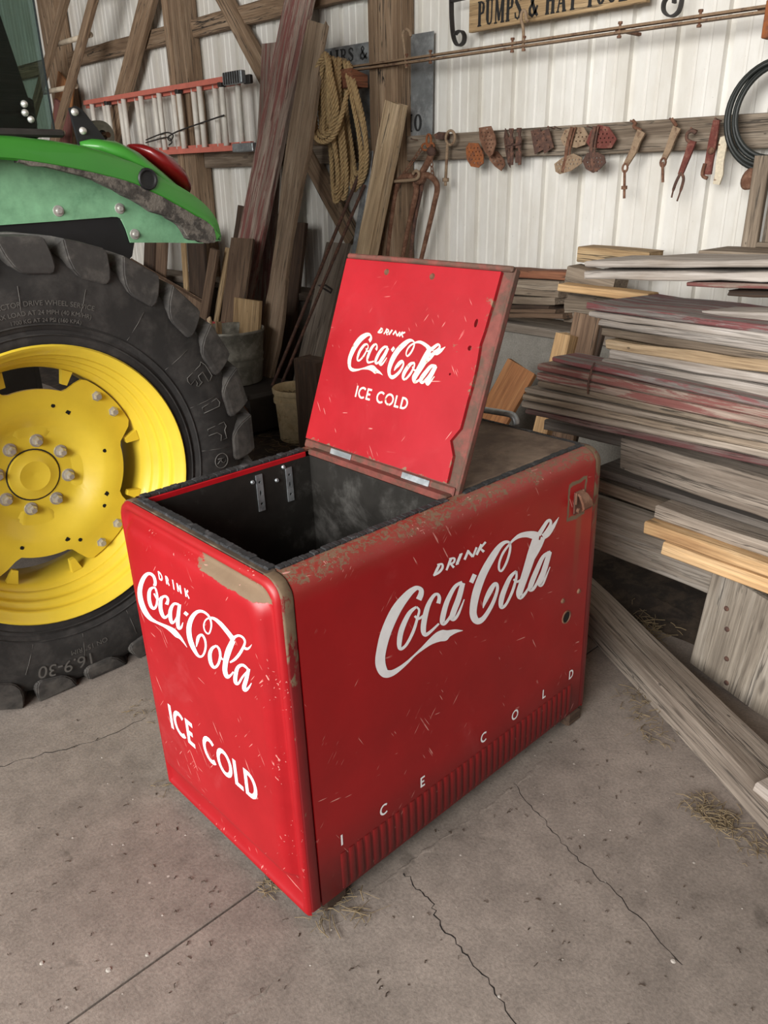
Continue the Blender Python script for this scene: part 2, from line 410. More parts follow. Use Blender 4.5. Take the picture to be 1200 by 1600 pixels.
class MB:
    """collects verts and faces"""
    def __init__(s): s.v = []; s.f = []

    def add(s, vs, fs):
        n = len(s.v); s.v += [tuple(v) for v in vs]; s.f += [tuple(i + n for i in f) for f in fs]; return s

    def box(s, lo, hi, M=None, ch=0.0):
        (a, b, c), (d, e, f) = lo, hi
        if ch <= 0:
            vs = [(a, b, c), (d, b, c), (d, e, c), (a, e, c), (a, b, f), (d, b, f), (d, e, f), (a, e, f)]
            fs = [(0, 3, 2, 1), (4, 5, 6, 7), (0, 1, 5, 4), (1, 2, 6, 5), (2, 3, 7, 6), (3, 0, 4, 7)]
        else:
            def ring(z, i): return [(a + i + ch, b + i, z), (d - i - ch, b + i, z), (d - i, b + i + ch, z), (d - i, e - i - ch, z), (d - i - ch, e - i, z), (a + i + ch, e - i, z), (a + i, e - i - ch, z), (a + i, b + i + ch, z)]
            rs = [ring(c, ch), ring(c + ch, 0), ring(f - ch, 0), ring(f, ch)]
            vs = sum(rs, []); fs = [tuple(range(7, -1, -1)), tuple(range(24, 32))]
            for k in range(3):
                for i in range(8):
                    j = (i + 1) % 8; fs.append((k * 8 + i, k * 8 + j, k * 8 + 8 + j, k * 8 + 8 + i))
        if M is not None: vs = [M @ V(v) for v in vs]
        return s.add(vs, fs)

    def tube(s, pts, r, n=8, closed=False, caps=True, flat=None):
        pts = [V(p) for p in pts]; N = len(pts)
        rs = r if isinstance(r, (list, tuple)) else [r] * N
        up_ = None; vs = []; fs = []
        for i, p in enumerate(pts):
            if closed: t = pts[(i + 1) % N] - pts[i - 1]
            else: t = pts[min(i + 1, N - 1)] - pts[max(i - 1, 0)]
            t.normalize()
            if up_ is None:
                up_ = V((0, 0, 1)) if abs(t.z) < 0.9 else V((1, 0, 0))
            up_ = (up_ - t * up_.dot(t)).normalized(); sd = t.cross(up_)
            for k in range(n):
                a = 2 * pi * k / n
                ra, rb = (rs[i], rs[i]) if flat is None else (rs[i] * flat[0], rs[i] * flat[1])
                vs.append(p + up_ * cos(a) * ra + sd * sin(a) * rb)
        for i in range(N if closed else N - 1):
            for k in range(n):
                j = (i + 1) % N; k2 = (k + 1) % n
                fs.append((i * n + k, i * n + k2, j * n + k2, j * n + k))
        if caps and not closed:
            fs += [tuple(range(n - 1, -1, -1)), tuple((N - 1) * n + k for k in range(n))]
        return s.add(vs, fs)

    def lathe(s, prof, origin, axis='y', n=48, sign=1):
        """prof: (r, h) list; revolved about an axis through origin"""
        vs = []; fs = []
        for (r, h) in prof:
            for k in range(n):
                a = 2 * pi * k / n
                if axis == 'y': vs.append((origin[0] + r * sin(a), origin[1] + h, origin[2] + r * cos(a)))
                else: vs.append((origin[0] + r * cos(a), origin[1] + r * sin(a), origin[2] + h))
        for i in range(len(prof) - 1):
            for k in range(n):
                k2 = (k + 1) % n
                fs.append((i * n + k, (i + 1) * n + k, (i + 1) * n + k2, i * n + k2))
        return s.add(vs, fs)

    def plate(s, loops, d0, d1, fn):
        """flat plate with holes: loops of 2D points, extruded d0..d1; fn(a, b, d) -> 3D"""
        flat = [p for l in loops for p in l]
        tris = tessellate_polygon([[V((p[0], p[1], 0)) for p in l] for l in loops])
        n = len(flat)
        vs = [fn(p[0], p[1], d0) for p in flat] + [fn(p[0], p[1], d1) for p in flat]
        fs = [tuple(t) for t in tris] + [tuple(i + n for i in reversed(t)) for t in tris]
        k = 0
        for l in loops:
            m_ = len(l)
            for i in range(m_):
                j = (i + 1) % m_; fs.append((k + i, k + j, k + j + n, k + i + n))
            k += m_
        return s.add(vs, fs)

    def build(s, name, mat, parent=None, smooth=False, mw=None, angle=None):
        o = obj(name, s.v, s.f, mat, parent, smooth, mw)
        bm = bmesh.new(); bm.from_mesh(o.data); bmesh.ops.recalc_face_normals(bm, faces=bm.faces)
        if angle:
            for e in bm.edges:
                e.smooth = not (len(e.link_faces) == 2 and e.calc_face_angle(0) > radians(angle))
        bm.to_mesh(o.data); bm.free()
        return o


def crom(pts, n=6, closed=False):
    P = [V(p) for p in pts]; out = []; N = len(P)
    for i in range(N if closed else N - 1):
        g = (lambda j: P[j % N]) if closed else (lambda j: P[max(0, min(N - 1, j))])
        p0, p1, p2, p3 = g(i - 1), g(i), g(i + 1), g(i + 2)
        for k in range(n):
            t = k / n
            out.append(0.5 * ((2 * p1) + (p2 - p0) * t + (2 * p0 - 5 * p1 + 4 * p2 - p3) * t * t + (3 * p1 - p0 - 3 * p2 + p3) * t ** 3))
    if not closed: out.append(P[-1])
    return out


def board_mesh(L, w, t, rough, seed, wavy=0.0):
    """plank: x 0..L, y -w/2..w/2, z 0..t, chamfered, edges uneven, ends a little ragged"""
    R = random.Random(seed); n = max(3, min(14, int(L / 0.12))); ch = min(0.004, t * 0.2, w * 0.2)
    vs = []; fs = []
    ph = R.random() * 6
    for i in range(n + 1):
        x = L * i / n; e = (i in (0, n))
        ja, jb, jc, jd = ((R.random() - 0.5) * 2 * rough for _ in range(4))
        if wavy: ja += wavy * sin(x * 4 + ph); jb += wavy * sin(x * 5.3 + ph + 1)
        y0, y1, z0, z1 = -w / 2 + ja * 0.6, w / 2 + jb * 0.6, jc * 0.25, t + jd * 0.25
        for (y, z) in ((y0 + ch, z0), (y1 - ch, z0), (y1, z0 + ch), (y1, z1 - ch), (y1 - ch, z1), (y0 + ch, z1), (y0, z1 - ch), (y0, z0 + ch)):
            vs.append((x + ((R.random() - 0.5) * 2.5 * rough if e else 0), y, z))
    for i in range(n):
        for k in range(8):
            j = (k + 1) % 8; fs.append((i * 8 + k, i * 8 + j, i * 8 + 8 + j, i * 8 + 8 + k))
    fs += [tuple(range(7, -1, -1)), tuple(n * 8 + k for k in range(8))]
    return vs, fs


def board(name, label, cat, group, mat, A, B, wd, w, t, roll=0, rough=0.004, parent=None, seed=None):
    A, B, wd = V(A), V(B), V(wd)
    ax = (B - A); L = ax.length; ax.normalize()
    nz = ax.cross(wd).normalized()
    if nz.dot((A + B) / 2 - CAM) < 0: wd = -wd; nz = -nz
    if roll:
        q = Matrix.Rotation(radians(roll), 3, ax); wd = q @ wd; nz = q @ nz
    vs, fs = board_mesh(L, w, t, rough, seed if seed is not None else (hash((round(L, 3), round(w, 3), round(A.x + A.z, 3))) & 0xffff), 0.03 if rough > 0.01 else 0)
    M = Matrix(((ax.x, wd.x, nz.x, A.x), (ax.y, wd.y, nz.y, A.y), (ax.z, wd.z, nz.z, A.z), (0, 0, 0, 1)))
    o = obj(name, vs, fs, mat, parent, False, M)
    if label: tag(o, label, cat, group)
    return o


# ------------------------------------------------------------------ stroke lettering (x, y in a cell 1 high), heavy slab for painted signs, even sans for the cooler
def arc(cx, cy, rx, ry, a0, a1, n=10):
    return [(cx + rx * cos(radians(a0 + (a1 - a0) * i / n)), cy + ry * sin(radians(a0 + (a1 - a0) * i / n))) for i in range(n + 1)]


SANS = {
    'I': (0.16, [[(0.08, 0), (0.08, 1)]]),
    'C': (0.78, [arc(0.46, 0.5, 0.40, 0.44, 48, 312, 14)]),
    'E': (0.52, [[(0.08, 0), (0.08, 1)], [(0.08, 0.92), (0.5, 0.92)], [(0.08, 0.5), (0.42, 0.5)], [(0.08, 0.08), (0.5, 0.08)]]),
    'O': (0.92, [arc(0.46, 0.5, 0.40, 0.44, 0, 360, 20)]),
    'L': (0.5, [[(0.08, 0), (0.08, 1)], [(0.08, 0.08), (0.5, 0.08)]]),
    'D': (0.72, [[(0.08, 0), (0.08, 1)], [(0.08, 0.92), (0.26, 0.92)] + arc(0.26, 0.5, 0.38, 0.42, 80, -80, 10) + [(0.26, 0.08), (0.08, 0.08)]]),
    ' ': (0.34, []),
}
K, H_ = 0.17, 0.07   # thick stem, thin hairline
SLAB = {
    'P': (0.5, [[(0.15, 0, K), (0.15, 1, K)], [(0.02, 0.03, H_), (0.28, 0.03, H_)], [(0.02, 0.97, H_), (0.3, 0.97, H_)], [(0.26, 0.97, H_), (0.40, 0.88, 0.13), (0.41, 0.72, K), (0.38, 0.55, 0.13), (0.2, 0.48, H_)]]),
    'U': (0.54, [[(0.13, 1, K), (0.13, 0.25, K), (0.18, 0.08, 0.12), (0.28, 0.04, 0.1), (0.38, 0.1, 0.09), (0.41, 0.3, 0.08), (0.41, 1, 0.09)], [(0.0, 0.97, H_), (0.26, 0.97, H_)], [(0.31, 0.97, H_), (0.52, 0.97, H_)]]),
    'M': (0.68, [[(0.1, 0, 0.08), (0.1, 1, 0.08)], [(0.12, 1, 0.16), (0.32, 0.1, 0.14)], [(0.32, 0.1, 0.08), (0.5, 1, 0.08)], [(0.54, 0, K), (0.54, 1, K)], [(0.0, 0.03, H_), (0.2, 0.03, H_)], [(0.42, 0.03, H_), (0.66, 0.03, H_)], [(0.0, 0.97, H_), (0.18, 0.97, H_)], [(0.48, 0.97, H_), (0.66, 0.97, H_)]]),
    'S': (0.48, [[(0.40, 0.72, 0.08), (0.38, 0.88, 0.1), (0.24, 0.96, 0.09), (0.12, 0.86, 0.14), (0.12, 0.7, 0.17), (0.26, 0.52, 0.18), (0.38, 0.34, 0.17), (0.37, 0.16, 0.14), (0.24, 0.04, 0.09), (0.1, 0.12, 0.1), (0.07, 0.3, 0.08)]]),
    '&': (0.62, [[(0.56, 0.42, 0.1), (0.44, 0.18, 0.13), (0.26, 0.04, 0.14), (0.1, 0.16, 0.16), (0.1, 0.34, 0.15), (0.26, 0.55, 0.1), (0.36, 0.76, 0.11), (0.27, 0.95, 0.09), (0.17, 0.82, 0.13), (0.22, 0.6, 0.16), (0.42, 0.2, 0.17), (0.58, 0.03, 0.12)]]),
    'H': (0.62, [[(0.14, 0, K), (0.14, 1, K)], [(0.46, 0, K), (0.46, 1, K)], [(0.14, 0.5, H_), (0.46, 0.5, H_)], [(0.02, 0.03, H_), (0.26, 0.03, H_)], [(0.34, 0.03, H_), (0.58, 0.03, H_)], [(0.02, 0.97, H_), (0.26, 0.97, H_)], [(0.34, 0.97, H_), (0.58, 0.97, H_)]]),
    'A': (0.6, [[(0.08, 0, 0.08), (0.28, 1, 0.08)], [(0.28, 1, 0.15), (0.46, 0, 0.17)], [(0.16, 0.32, H_), (0.4, 0.32, H_)], [(0.0, 0.03, H_), (0.18, 0.03, H_)], [(0.34, 0.03, H_), (0.58, 0.03, H_)]]),
    'Y': (0.58, [[(0.27, 0, K), (0.27, 0.45, K)], [(0.1, 1, 0.16), (0.27, 0.45, 0.15)], [(0.46, 1, 0.08), (0.29, 0.45, 0.08)], [(0.14, 0.03, H_), (0.4, 0.03, H_)], [(0.0, 0.97, H_), (0.22, 0.97, H_)], [(0.36, 0.97, H_), (0.56, 0.97, H_)]]),
    'T': (0.54, [[(0.26, 0, K), (0.26, 1, K)], [(0.03, 0.95, 0.1), (0.49, 0.95, 0.1)], [(0.05, 0.98, H_), (0.05, 0.76, 0.05)], [(0.47, 0.98, H_), (0.47, 0.76, 0.05)], [(0.14, 0.03, H_), (0.38, 0.03, H_)]]),
    'O': (0.54, [[(p[0], p[1], 0.08 + 0.10 * abs(cos(radians(18 * i)))) for i, p in enumerate(arc(0.26, 0.5, 0.17, 0.45, 0, 360, 20))]]),
    'L': (0.5, [[(0.15, 0, K), (0.15, 1, K)], [(0.02, 0.03, 0.08), (0.46, 0.03, 0.08)], [(0.44, 0.0, H_), (0.44, 0.26, 0.05)], [(0.02, 0.97, H_), (0.28, 0.97, H_)]]),
    'R': (0.56, [[(0.15, 0, K), (0.15, 1, K)], [(0.02, 0.03, H_), (0.28, 0.03, H_)], [(0.02, 0.97, H_), (0.3, 0.97, H_)], [(0.26, 0.97, H_), (0.40, 0.88, 0.13), (0.41, 0.72, K), (0.38, 0.56, 0.12), (0.2, 0.5, H_)], [(0.28, 0.5, 0.12), (0.42, 0.1, 0.16), (0.52, 0.03, 0.07)]]),
    'I': (0.32, [[(0.15, 0, K), (0.15, 1, K)], [(0.02, 0.03, H_), (0.28, 0.03, H_)], [(0.02, 0.97, H_), (0.28, 0.97, H_)]]),
    ' ': (0.3, []),
}


def ribbons(mb, strokes, fn, width=None):
    """flat strokes -> quads; fn(x, y, layer)"""
    for li, st in enumerate(strokes):
        P = [V((p[0], p[1])) for p in st]; W = [(p[2] if len(p) > 2 else width) for p in st]
        N = len(P); vs = []
        for i in range(N):
            t = (P[min(i + 1, N - 1)] - P[max(i - 1, 0)]).normalized(); nn = V((-t.y, t.x)) * W[i] / 2
            a, b_ = P[i] + nn, P[i] - nn
            vs += [fn(a.x, a.y, li), fn(b_.x, b_.y, li)]
        mb.add(vs, [(2 * i, 2 * i + 1, 2 * i + 3, 2 * i + 2) for i in range(N - 1)])


def word(mat, parent, text, font, fn, x0, y0, h, total=None, width=None, gap=0.1, M=None):
    """one mesh a letter, children of parent"""
    adv = sum(font[c][0] + gap for c in text) - gap
    sx = (total / adv) if total else h
    x = 0.0
    for c in text:
        w_, sts = font[c]
        if sts:
            mb = MB()
            ribbons(mb, [[((x + p[0]) * sx + x0, p[1] * h + y0) + ((p[2] * (h * 0.5 + sx * 0.5),) if len(p) > 2 else ()) for p in st] for st in sts], fn, width)
            mb.build('letter', mat, parent, False, M)
        x += w_ + gap


def traced(rows, fn):
    mb = MB()
    for li, r in enumerate(rows):
        vs = []
        for i in range(0, len(r), 4):
            vs += [fn(r[i] * 1e-4, r[i + 1] * 1e-4, li), fn(r[i + 2] * 1e-4, r[i + 3] * 1e-4, li)]
        mb.add(vs, [(2 * i, 2 * i + 1, 2 * i + 3, 2 * i + 2) for i in range(len(vs) // 2 - 1)])
    return mb

# measured boards: name, label, category, group, material, start, end, width direction, width, thickness, roll, roughness
BOARDS = [
  ('wooden_plank', 'tall plank with worn red paint leaning on the wall left of the rope coil', 'plank', None, 'wood_red', [2.3866, 4.0603, 0.0444], [2.9091, 3.343, 2.9369], [0.0588, 0.9714, 0.2303], 0.2817, 0.04, 0, 0.004),
  ('wooden_plank', 'tall bare grey plank with wavy edges leaning right of the red plank', 'plank', None, 'wood_weathered', [2.3155, 3.4725, 0.026], [2.72, 3.1216, 2.3853], [0.0578, 0.9889, 0.1372], 0.204, 0.035, 0, 0.012),
  ('wooden_plank', 'plank showing a flat red top end behind the tall red plank', 'plank', None, 'wood_red', [2.5939, 3.8872, 0.0173], [2.9, 3.7866, 2.3698], [0.0109, 0.9991, 0.0413], 0.2551, 0.03, 0, 0.004),
  ('wooden_plank', 'dark brown plank hidden behind the lower half of the wavy grey plank', 'plank', None, 'wood_dark', [2.6077, 3.6092, 0.0131], [2.86, 3.5922, 1.2613], [0.0118, 0.9999, 0.0112], 0.1953, 0.03, 0, 0.004),
  ('wooden_board', 'brown board with one corner cut off at a slant, before the red plank', 'board', None, 'wood_brown', [2.1583, 3.7115, 0.0133], [2.5, 3.745, 1.1715], [-0.0599, 0.9981, -0.0112], 0.2372, 0.025, 0, 0.004),
  ('wooden_board', 'wide dark board with a square top behind the red plank', 'board', None, 'wood_dark', [2.5788, 4.2179, 0.035], [2.88, 4.0859, 1.3384], [0.035, 0.9951, 0.0926], 0.4955, 0.03, 0, 0.004),
  ('wooden_board', 'short light brown board standing upright behind the galvanized tub', 'board', None, 'wood_tan', [2.193, 3.5014, 0.0148], [2.34, 3.5136, 0.8038], [0.0162, 0.9997, -0.0185], 0.3012, 0.03, 0, 0.004),
  ('wooden_board', 'small red painted board lying behind the galvanized tub', 'board', None, 'paint_red_dull', [2.2204, 3.8213, 0.0267], [2.3, 3.8604, 0.6204], [0.0227, 0.9974, -0.0688], 0.4266, 0.03, 0, 0.004),
  ('wooden_board', 'wide brown board on edge between the tractor tyre and the upright sticks', 'board', None, 'wood_brown', [2.4764, 5.0241, 0.1447], [2.5, 4.8715, 0.8117], [0.0115, 0.9748, 0.2227], 1.1915, 0.04, 0, 0.004),
  ('wooden_board', 'dark reddish upright board just right of the tractor mudguard tip', 'board', None, 'wood_dark', [2.5307, 5.4806, 0.0174], [2.7154, 5.401, 1.197], [0.0206, 0.9977, 0.0641], 0.1681, 0.03, 0, 0.004),
  ('wooden_board', 'second dark reddish upright board beside the tractor mudguard tip', 'board', None, 'wood_brown', [2.4304, 5.1273, 0.0148], [2.7022, 5.17, 1.2062], [0.0056, 0.9993, -0.0371], 0.1496, 0.03, 0, 0.004),
  ('wooden_board', 'upright brown board standing on top of the wide board on edge', 'board', None, 'wood_dark', [2.3479, 4.1997, 0.0553], [2.714, 4.6951, 1.2103], [-0.0896, 0.9253, -0.3685], 0.2348, 0.025, 0, 0.004),
  ('wooden_stick', 'thin upright strip with a pale edge left of the brown upright board', 'stick', None, 'wood_tan', [2.3128, 4.3065, 0.0236], [2.6941, 4.8544, 1.1984], [-0.1084, 0.9139, -0.3911], 0.0592, 0.02, 0, 0.004),
  ('wooden_board', 'slim board with a pointed top leaning beside the wide board on edge', 'board', None, 'wood_brown', [2.221, 4.2049, 0.0198], [2.44, 4.0154, 1.0937], [0.0232, 0.9853, 0.1691], 0.0919, 0.03, 0, 0.004),
  ('wooden_stick', 'thin pale stick standing just left of the slant-cut board', 'stick', None, 'wood_tan', [2.2565, 4.0793, 0.0139], [2.54, 3.9967, 1.0965], [0.0132, 0.9973, 0.0726], 0.053, 0.02, 0, 0.004),
  ('wooden_board', 'broad grey board with an iron hasp leaning behind the dark rods', 'board', None, 'wood_grey', [2.3335, 3.0765, 0.0151], [2.8, 3.0982, 1.1505], [0.0184, 0.9995, -0.0267], 0.229, 0.03, 0, 0.004),
  ('wooden_beam', 'thick pale timber leaning on the post right of the rope coil', 'beam', None, 'wood_pale', [2.5956, 3.0069, 0.0254], [2.78, 2.5554, 1.933], [0.0184, 0.9733, 0.2286], 0.1176, 0.085, 0, 0.004),
  ('metal_strip', 'narrow galvanized strip leaning left of the thick pale timber', 'strip', None, 'galv', [2.3848, 2.7826, 0.013], [2.88, 2.8458, 1.6934], [-0.0062, 0.9993, -0.0358], 0.0559, 0.006, 0, 0.004),
  ('wooden_board', 'mauve painted board standing behind the wooden ladder', 'board', None, 'paint_mauve', [2.7115, 7.6446, 0.0689], [2.8, 6.9152, 2.2116], [0.0115, 0.9467, 0.3218], 0.3535, 0.02, 0, 0.004),
  ('wooden_board', 'orange pine board end above the mauve board behind the wooden ladder', 'board', None, 'wood_orange', [2.7142, 8.3126, 0.099], [2.84, 6.8665, 2.4002], [0.0265, 0.847, 0.5309], 0.3278, 0.02, 0, 0.004),
  ('trim_brace', '', '', None, 'wood_brown', [2.95, 3.127, 1.1581], [2.95, 4.7628, 3.136], [0.0, 0.7706, -0.6373], 0.1342, 0.05, 0, 0.004),
  ('trim_brace', '', '', None, 'wood_brown', [2.9, 6.4987, 1.6789], [2.9, 5.0034, 3.2021], [0.0, 0.7136, 0.7006], 0.1808, 0.05, 0, 0.004),
  ('wooden_beam', 'weathered yellowish beam end on top of the block pile by the wall', 'beam', None, 'wood_tan', [2.7, 1.1996, 1.1845], [2.7, 0.8273, 1.1767], [0.0, -0.0211, 0.9998], 0.0696, 0.14, 0, 0.004),
  ('wooden_beam', 'thick dark grey beam under the weathered yellowish beam by the wall', 'beam', None, 'wood_greybrown', [2.62, 1.2034, 1.0957], [2.62, 0.942, 1.0567], [0.0, -0.1474, 0.9891], 0.088, 0.12, 0, 0.004),
  ('wooden_board', 'fresh yellow board sticking out of the block pile by the wall', 'board', None, 'wood_fresh', [2.5, 1.1661, 1.0479], [2.5, 0.704, 1.0439], [0.0, -0.0087, 1.0], 0.0343, 0.09, 0, 0.004),
  ('wooden_beam', 'grey beam below the fresh yellow board by the wall', 'beam', None, 'wood_greybrown', [2.68, 1.2403, 0.9264], [2.68, 0.8643, 0.9327], [0.0, 0.0167, 0.9999], 0.1327, 0.12, 0, 0.004),
  ('wooden_board', 'reddish brown board lying on top of the low board stack by the wall', 'board', None, 'wood_redbrown', [2.75, 1.8351, 1.0565], [2.62, 1.1991, 1.0888], [0.01, 0.0487, 0.9988], 0.0401, 0.12, 0, 0.004),
  ('wooden_beam', 'grey cracked beam under the reddish board by the wall', 'beam', None, 'wood_greybrown', [2.7531, 1.8306, 0.9834], [2.62, 1.2431, 1.0222], [0.0142, 0.0627, 0.9979], 0.076, 0.12, 0, 0.004),
  ('wooden_board', 'thick board directly under the grey cracked beam by the wall', 'board', None, 'wood_greybrown', [2.7544, 1.8265, 0.9142], [2.62, 1.2587, 0.9629], [0.0192, 0.081, 0.9965], 0.0368, 0.13, 0, 0.004),
  ('wooden_board', 'short narrow board third from the bottom of the low stack by the wall', 'board', None, 'wood_dark', [2.777, 1.8393, 0.8703], [2.64, 1.3041, 0.9284], [0.026, 0.1014, 0.9945], 0.0188, 0.1, 0, 0.004),
  ('wooden_board', 'thin board second from the bottom of the low stack by the wall', 'board', None, 'wood_brown', [2.7543, 1.8231, 0.8515], [2.62, 1.2548, 0.9153], [0.025, 0.1056, 0.9941], 0.0186, 0.13, 0, 0.004),
  ('wooden_board', 'bottom board of the low stack lying on the sill by the wall', 'board', None, 'wood_brown', [2.7413, 1.8144, 0.8253], [2.61, 1.2033, 0.8985], [0.0245, 0.1138, 0.9932], 0.0234, 0.16, 0, 0.004),
  ('wooden_board', 'smooth orange brown board leaning against the concrete footing behind the cooler', 'board', None, 'wood_orange', [2.162, 1.5074, 0.0376], [2.42, 1.2953, 0.6713], [0.1145, 0.9552, 0.2731], 0.1875, 0.03, 0, 0.004),
  ('wooden_block', 'fresh pine block with a square end standing left of the wide nailed board', 'block', None, 'wood_fresh', [1.9352, 0.9247, 0.0146], [2.105, 0.8563, 0.9254], [0.0286, 0.9972, 0.0696], 0.0759, 0.07, 0, 0.004),
  ('wooden_board', 'wide brown nailed board leaning behind the red bundle of battens', 'board', None, 'wood_brown', [1.9602, 0.813, 0.0134], [2.19, 0.8039, 1.0013], [-0.0568, 0.9981, 0.0225], 0.1249, 0.03, 0, 0.004),
  ('wooden_board', 'narrow dark board leaning right of the wide nailed board', 'board', None, 'wood_dark', [2.0269, 0.8071, 0.013], [2.2, 0.7369, 0.9478], [0.0101, 0.9973, 0.0731], 0.0262, 0.03, 0, 0.004),
  ('wooden_plank', 'broad sagging grey plank on the very top of the lumber pile', 'plank', None, 'wood_silver', [1.9, 0.6438, 1.2348], [1.8303, -0.525, 1.3113], [0.0039, 0.0651, 0.9979], 0.0229, 0.3, 0, 0.006),
  ('wooden_plank', 'second plank from the top of the pile with a pale split tip', 'plank', None, 'wood_silver', [1.88, 0.6298, 1.1953], [1.8103, -0.5394, 1.276], [0.0041, 0.0686, 0.9976], 0.0274, 0.26, 0, 0.006),
  ('wooden_plank', 'short plank with faded red edge under the split-tip plank', 'plank', None, 'wood_red', [1.88, 0.2322, 1.195], [1.7691, -0.5404, 1.2436], [0.0088, 0.0616, 0.9981], 0.0155, 0.2, 0, 0.004),
  ('wooden_block', 'dark spacer block under the faded red plank at the right edge', 'block', None, 'wood_dark', [1.92, 0.1091, 1.171], [1.8881, -0.1556, 1.192], [0.0094, 0.0781, 0.9969], 0.0177, 0.12, 0, 0.004),
  ('wooden_plank', 'short silvery plank with a cut end lying on the red-topped sheet', 'plank', None, 'wood_silver', [1.72, 0.0954, 1.1302], [1.5315, -0.6099, 1.2024], [0.0254, 0.095, 0.9951], 0.0248, 0.16, 0, 0.004),
  ('wooden_plank', 'thick plank with flaking red paint on its broad top face', 'plank', None, 'wood_redtop', [1.72, 0.5134, 1.1149], [1.4465, -0.6595, 1.1478], [0.0062, 0.0266, 0.9996], 0.0209, 0.36, 0, 0.005),
  ('wooden_plank', 'thick grey plank just below the red-topped plank', 'plank', None, 'wood_silver', [1.708, 0.4905, 1.0911], [1.442, -0.6662, 1.1254], [0.0065, 0.0281, 0.9996], 0.0216, 0.3, 0, 0.005),
  ('wooden_plank', 'grey plank third below the red-topped plank, dark at its left end', 'plank', None, 'wood_silver', [1.696, 0.4449, 1.068], [1.4338, -0.6721, 1.1031], [0.007, 0.0298, 0.9995], 0.0225, 0.3, 0, 0.005),
  ('wooden_plank', 'brown stained plank above the ragged pale plank', 'plank', None, 'wood_greybrown', [1.684, 0.4219, 1.0396], [1.4294, -0.6787, 1.0845], [0.009, 0.0387, 0.9992], 0.0242, 0.3, 0, 0.005),
  ('wooden_plank', 'ragged pale plank with a broken upper edge in mid pile', 'plank', None, 'wood_pale', [1.672, 0.3956, 1.003], [1.4247, -0.6858, 1.0648], [0.0124, 0.0541, 0.9985], 0.0329, 0.3, 0, 0.005),
  ('wooden_plank', 'grey plank right under the ragged pale plank', 'plank', None, 'wood_silver', [1.66, 0.3718, 0.9764], [1.4206, -0.6943, 1.0289], [0.0105, 0.0468, 0.9989], 0.028, 0.3, 0, 0.005),
  ('wooden_plank', 'lowest silvery plank, resting on the red bundle of battens', 'plank', None, 'wood_silver', [1.648, 0.3867, 0.9411], [1.4233, -0.705, 0.9903], [0.0089, 0.0432, 0.999], 0.034, 0.3, 0, 0.005),
  ('wooden_batten', 'top batten of the wired red bundle', 'batten', None, 'wood_redtop', [1.62, 0.5685, 0.9372], [1.3635, -0.7351, 0.9588], [0.0031, 0.0159, 0.9999], 0.0203, 0.12, 0, 0.003),
  ('wooden_batten', 'middle batten of the wired red bundle', 'batten', None, 'wood_red', [1.61, 0.6222, 0.9021], [1.3601, -0.744, 0.9441], [0.0054, 0.0297, 0.9995], 0.0249, 0.12, 0, 0.003),
  ('wooden_batten', 'bottom batten of the wired red bundle', 'batten', None, 'wood_red', [1.6, 0.6183, 0.8717], [1.3505, -0.7521, 0.9232], [0.0066, 0.0364, 0.9993], 0.0258, 0.12, 0, 0.003),
  ('wooden_batten', 'uppermost grey batten below the red bundle', 'batten', None, 'wood_greybrown', [1.585, 0.6016, 0.849], [1.3575, -0.7576, 0.8979], [0.0059, 0.035, 0.9994], 0.0191, 0.14, 0, 0.003),
  ('wooden_batten', 'second grey batten below the red bundle, speckled with white', 'batten', None, 'wood_grey', [1.575, 0.6502, 0.8178], [1.3554, -0.7646, 0.8863], [0.0073, 0.0472, 0.9989], 0.0194, 0.14, 0, 0.003),
  ('wooden_batten', 'third grey batten below the red bundle', 'batten', None, 'wood_greybrown', [1.565, 0.6512, 0.7945], [1.349, -0.771, 0.8713], [0.008, 0.0527, 0.9986], 0.019, 0.14, 0, 0.003),
  ('wooden_batten', 'fourth grey batten below the red bundle with ragged end', 'batten', None, 'wood_grey', [1.555, 0.6465, 0.771], [1.3422, -0.7774, 0.8553], [0.0086, 0.0578, 0.9983], 0.02, 0.14, 0, 0.003),
  ('wooden_batten', 'lowest batten of the grey bundle with a mauve edge', 'batten', None, 'wood_mauve', [1.545, 0.6204, 0.7503], [1.3338, -0.7836, 0.8384], [0.0092, 0.0612, 0.9981], 0.018, 0.14, 0, 0.003),
  ('wooden_plank', 'shaded dark grey plank behind the big cracked timber', 'plank', None, 'wood_darkgrey', [1.66, 0.6153, 0.6766], [1.62, 0.2348, 0.697], [0.0056, 0.053, 0.9986], 0.0368, 0.2, 0, 0.004),
  ('wooden_beam', 'big cracked grey timber with nail holes on the lower pile', 'beam', None, 'wood_grey', [1.56, 0.232, 0.6742], [1.2247, -0.7914, 0.7497], [0.0218, 0.0665, 0.9975], 0.1111, 0.15, 0, 0.006),
  ('wooden_plank', 'thin dark plank with a worn bright edge under the cracked timber', 'plank', None, 'wood_darkgrey', [1.5031, 0.2952, 0.6138], [1.3882, -0.8081, 0.6113], [-0.0002, -0.0022, 1.0], 0.0263, 0.2, 0, 0.004),
  ('wooden_plank', 'grey plank ending behind the short square timber in the lower pile', 'plank', None, 'wood_greybrown', [1.5244, 0.3267, 0.5582], [1.4562, -0.4485, 0.5487], [-0.0011, -0.0123, 0.9999], 0.0425, 0.2, 0, 0.004),
  ('wooden_beam', 'short square grey timber resting on the two yellow beams', 'beam', None, 'wood_grey', [1.4, 0.0063, 0.5792], [1.3275, -0.8436, 0.5692], [-0.001, -0.0116, 0.9999], 0.0427, 0.1, 0, 0.004),
  ('wooden_beam', 'upper of the two fresh yellow beams in the lower pile', 'beam', None, 'wood_fresh', [1.36, 0.0164, 0.536], [1.2911, -0.8666, 0.5371], [0.0001, 0.0013, 1.0], 0.0408, 0.11, 0, 0.003),
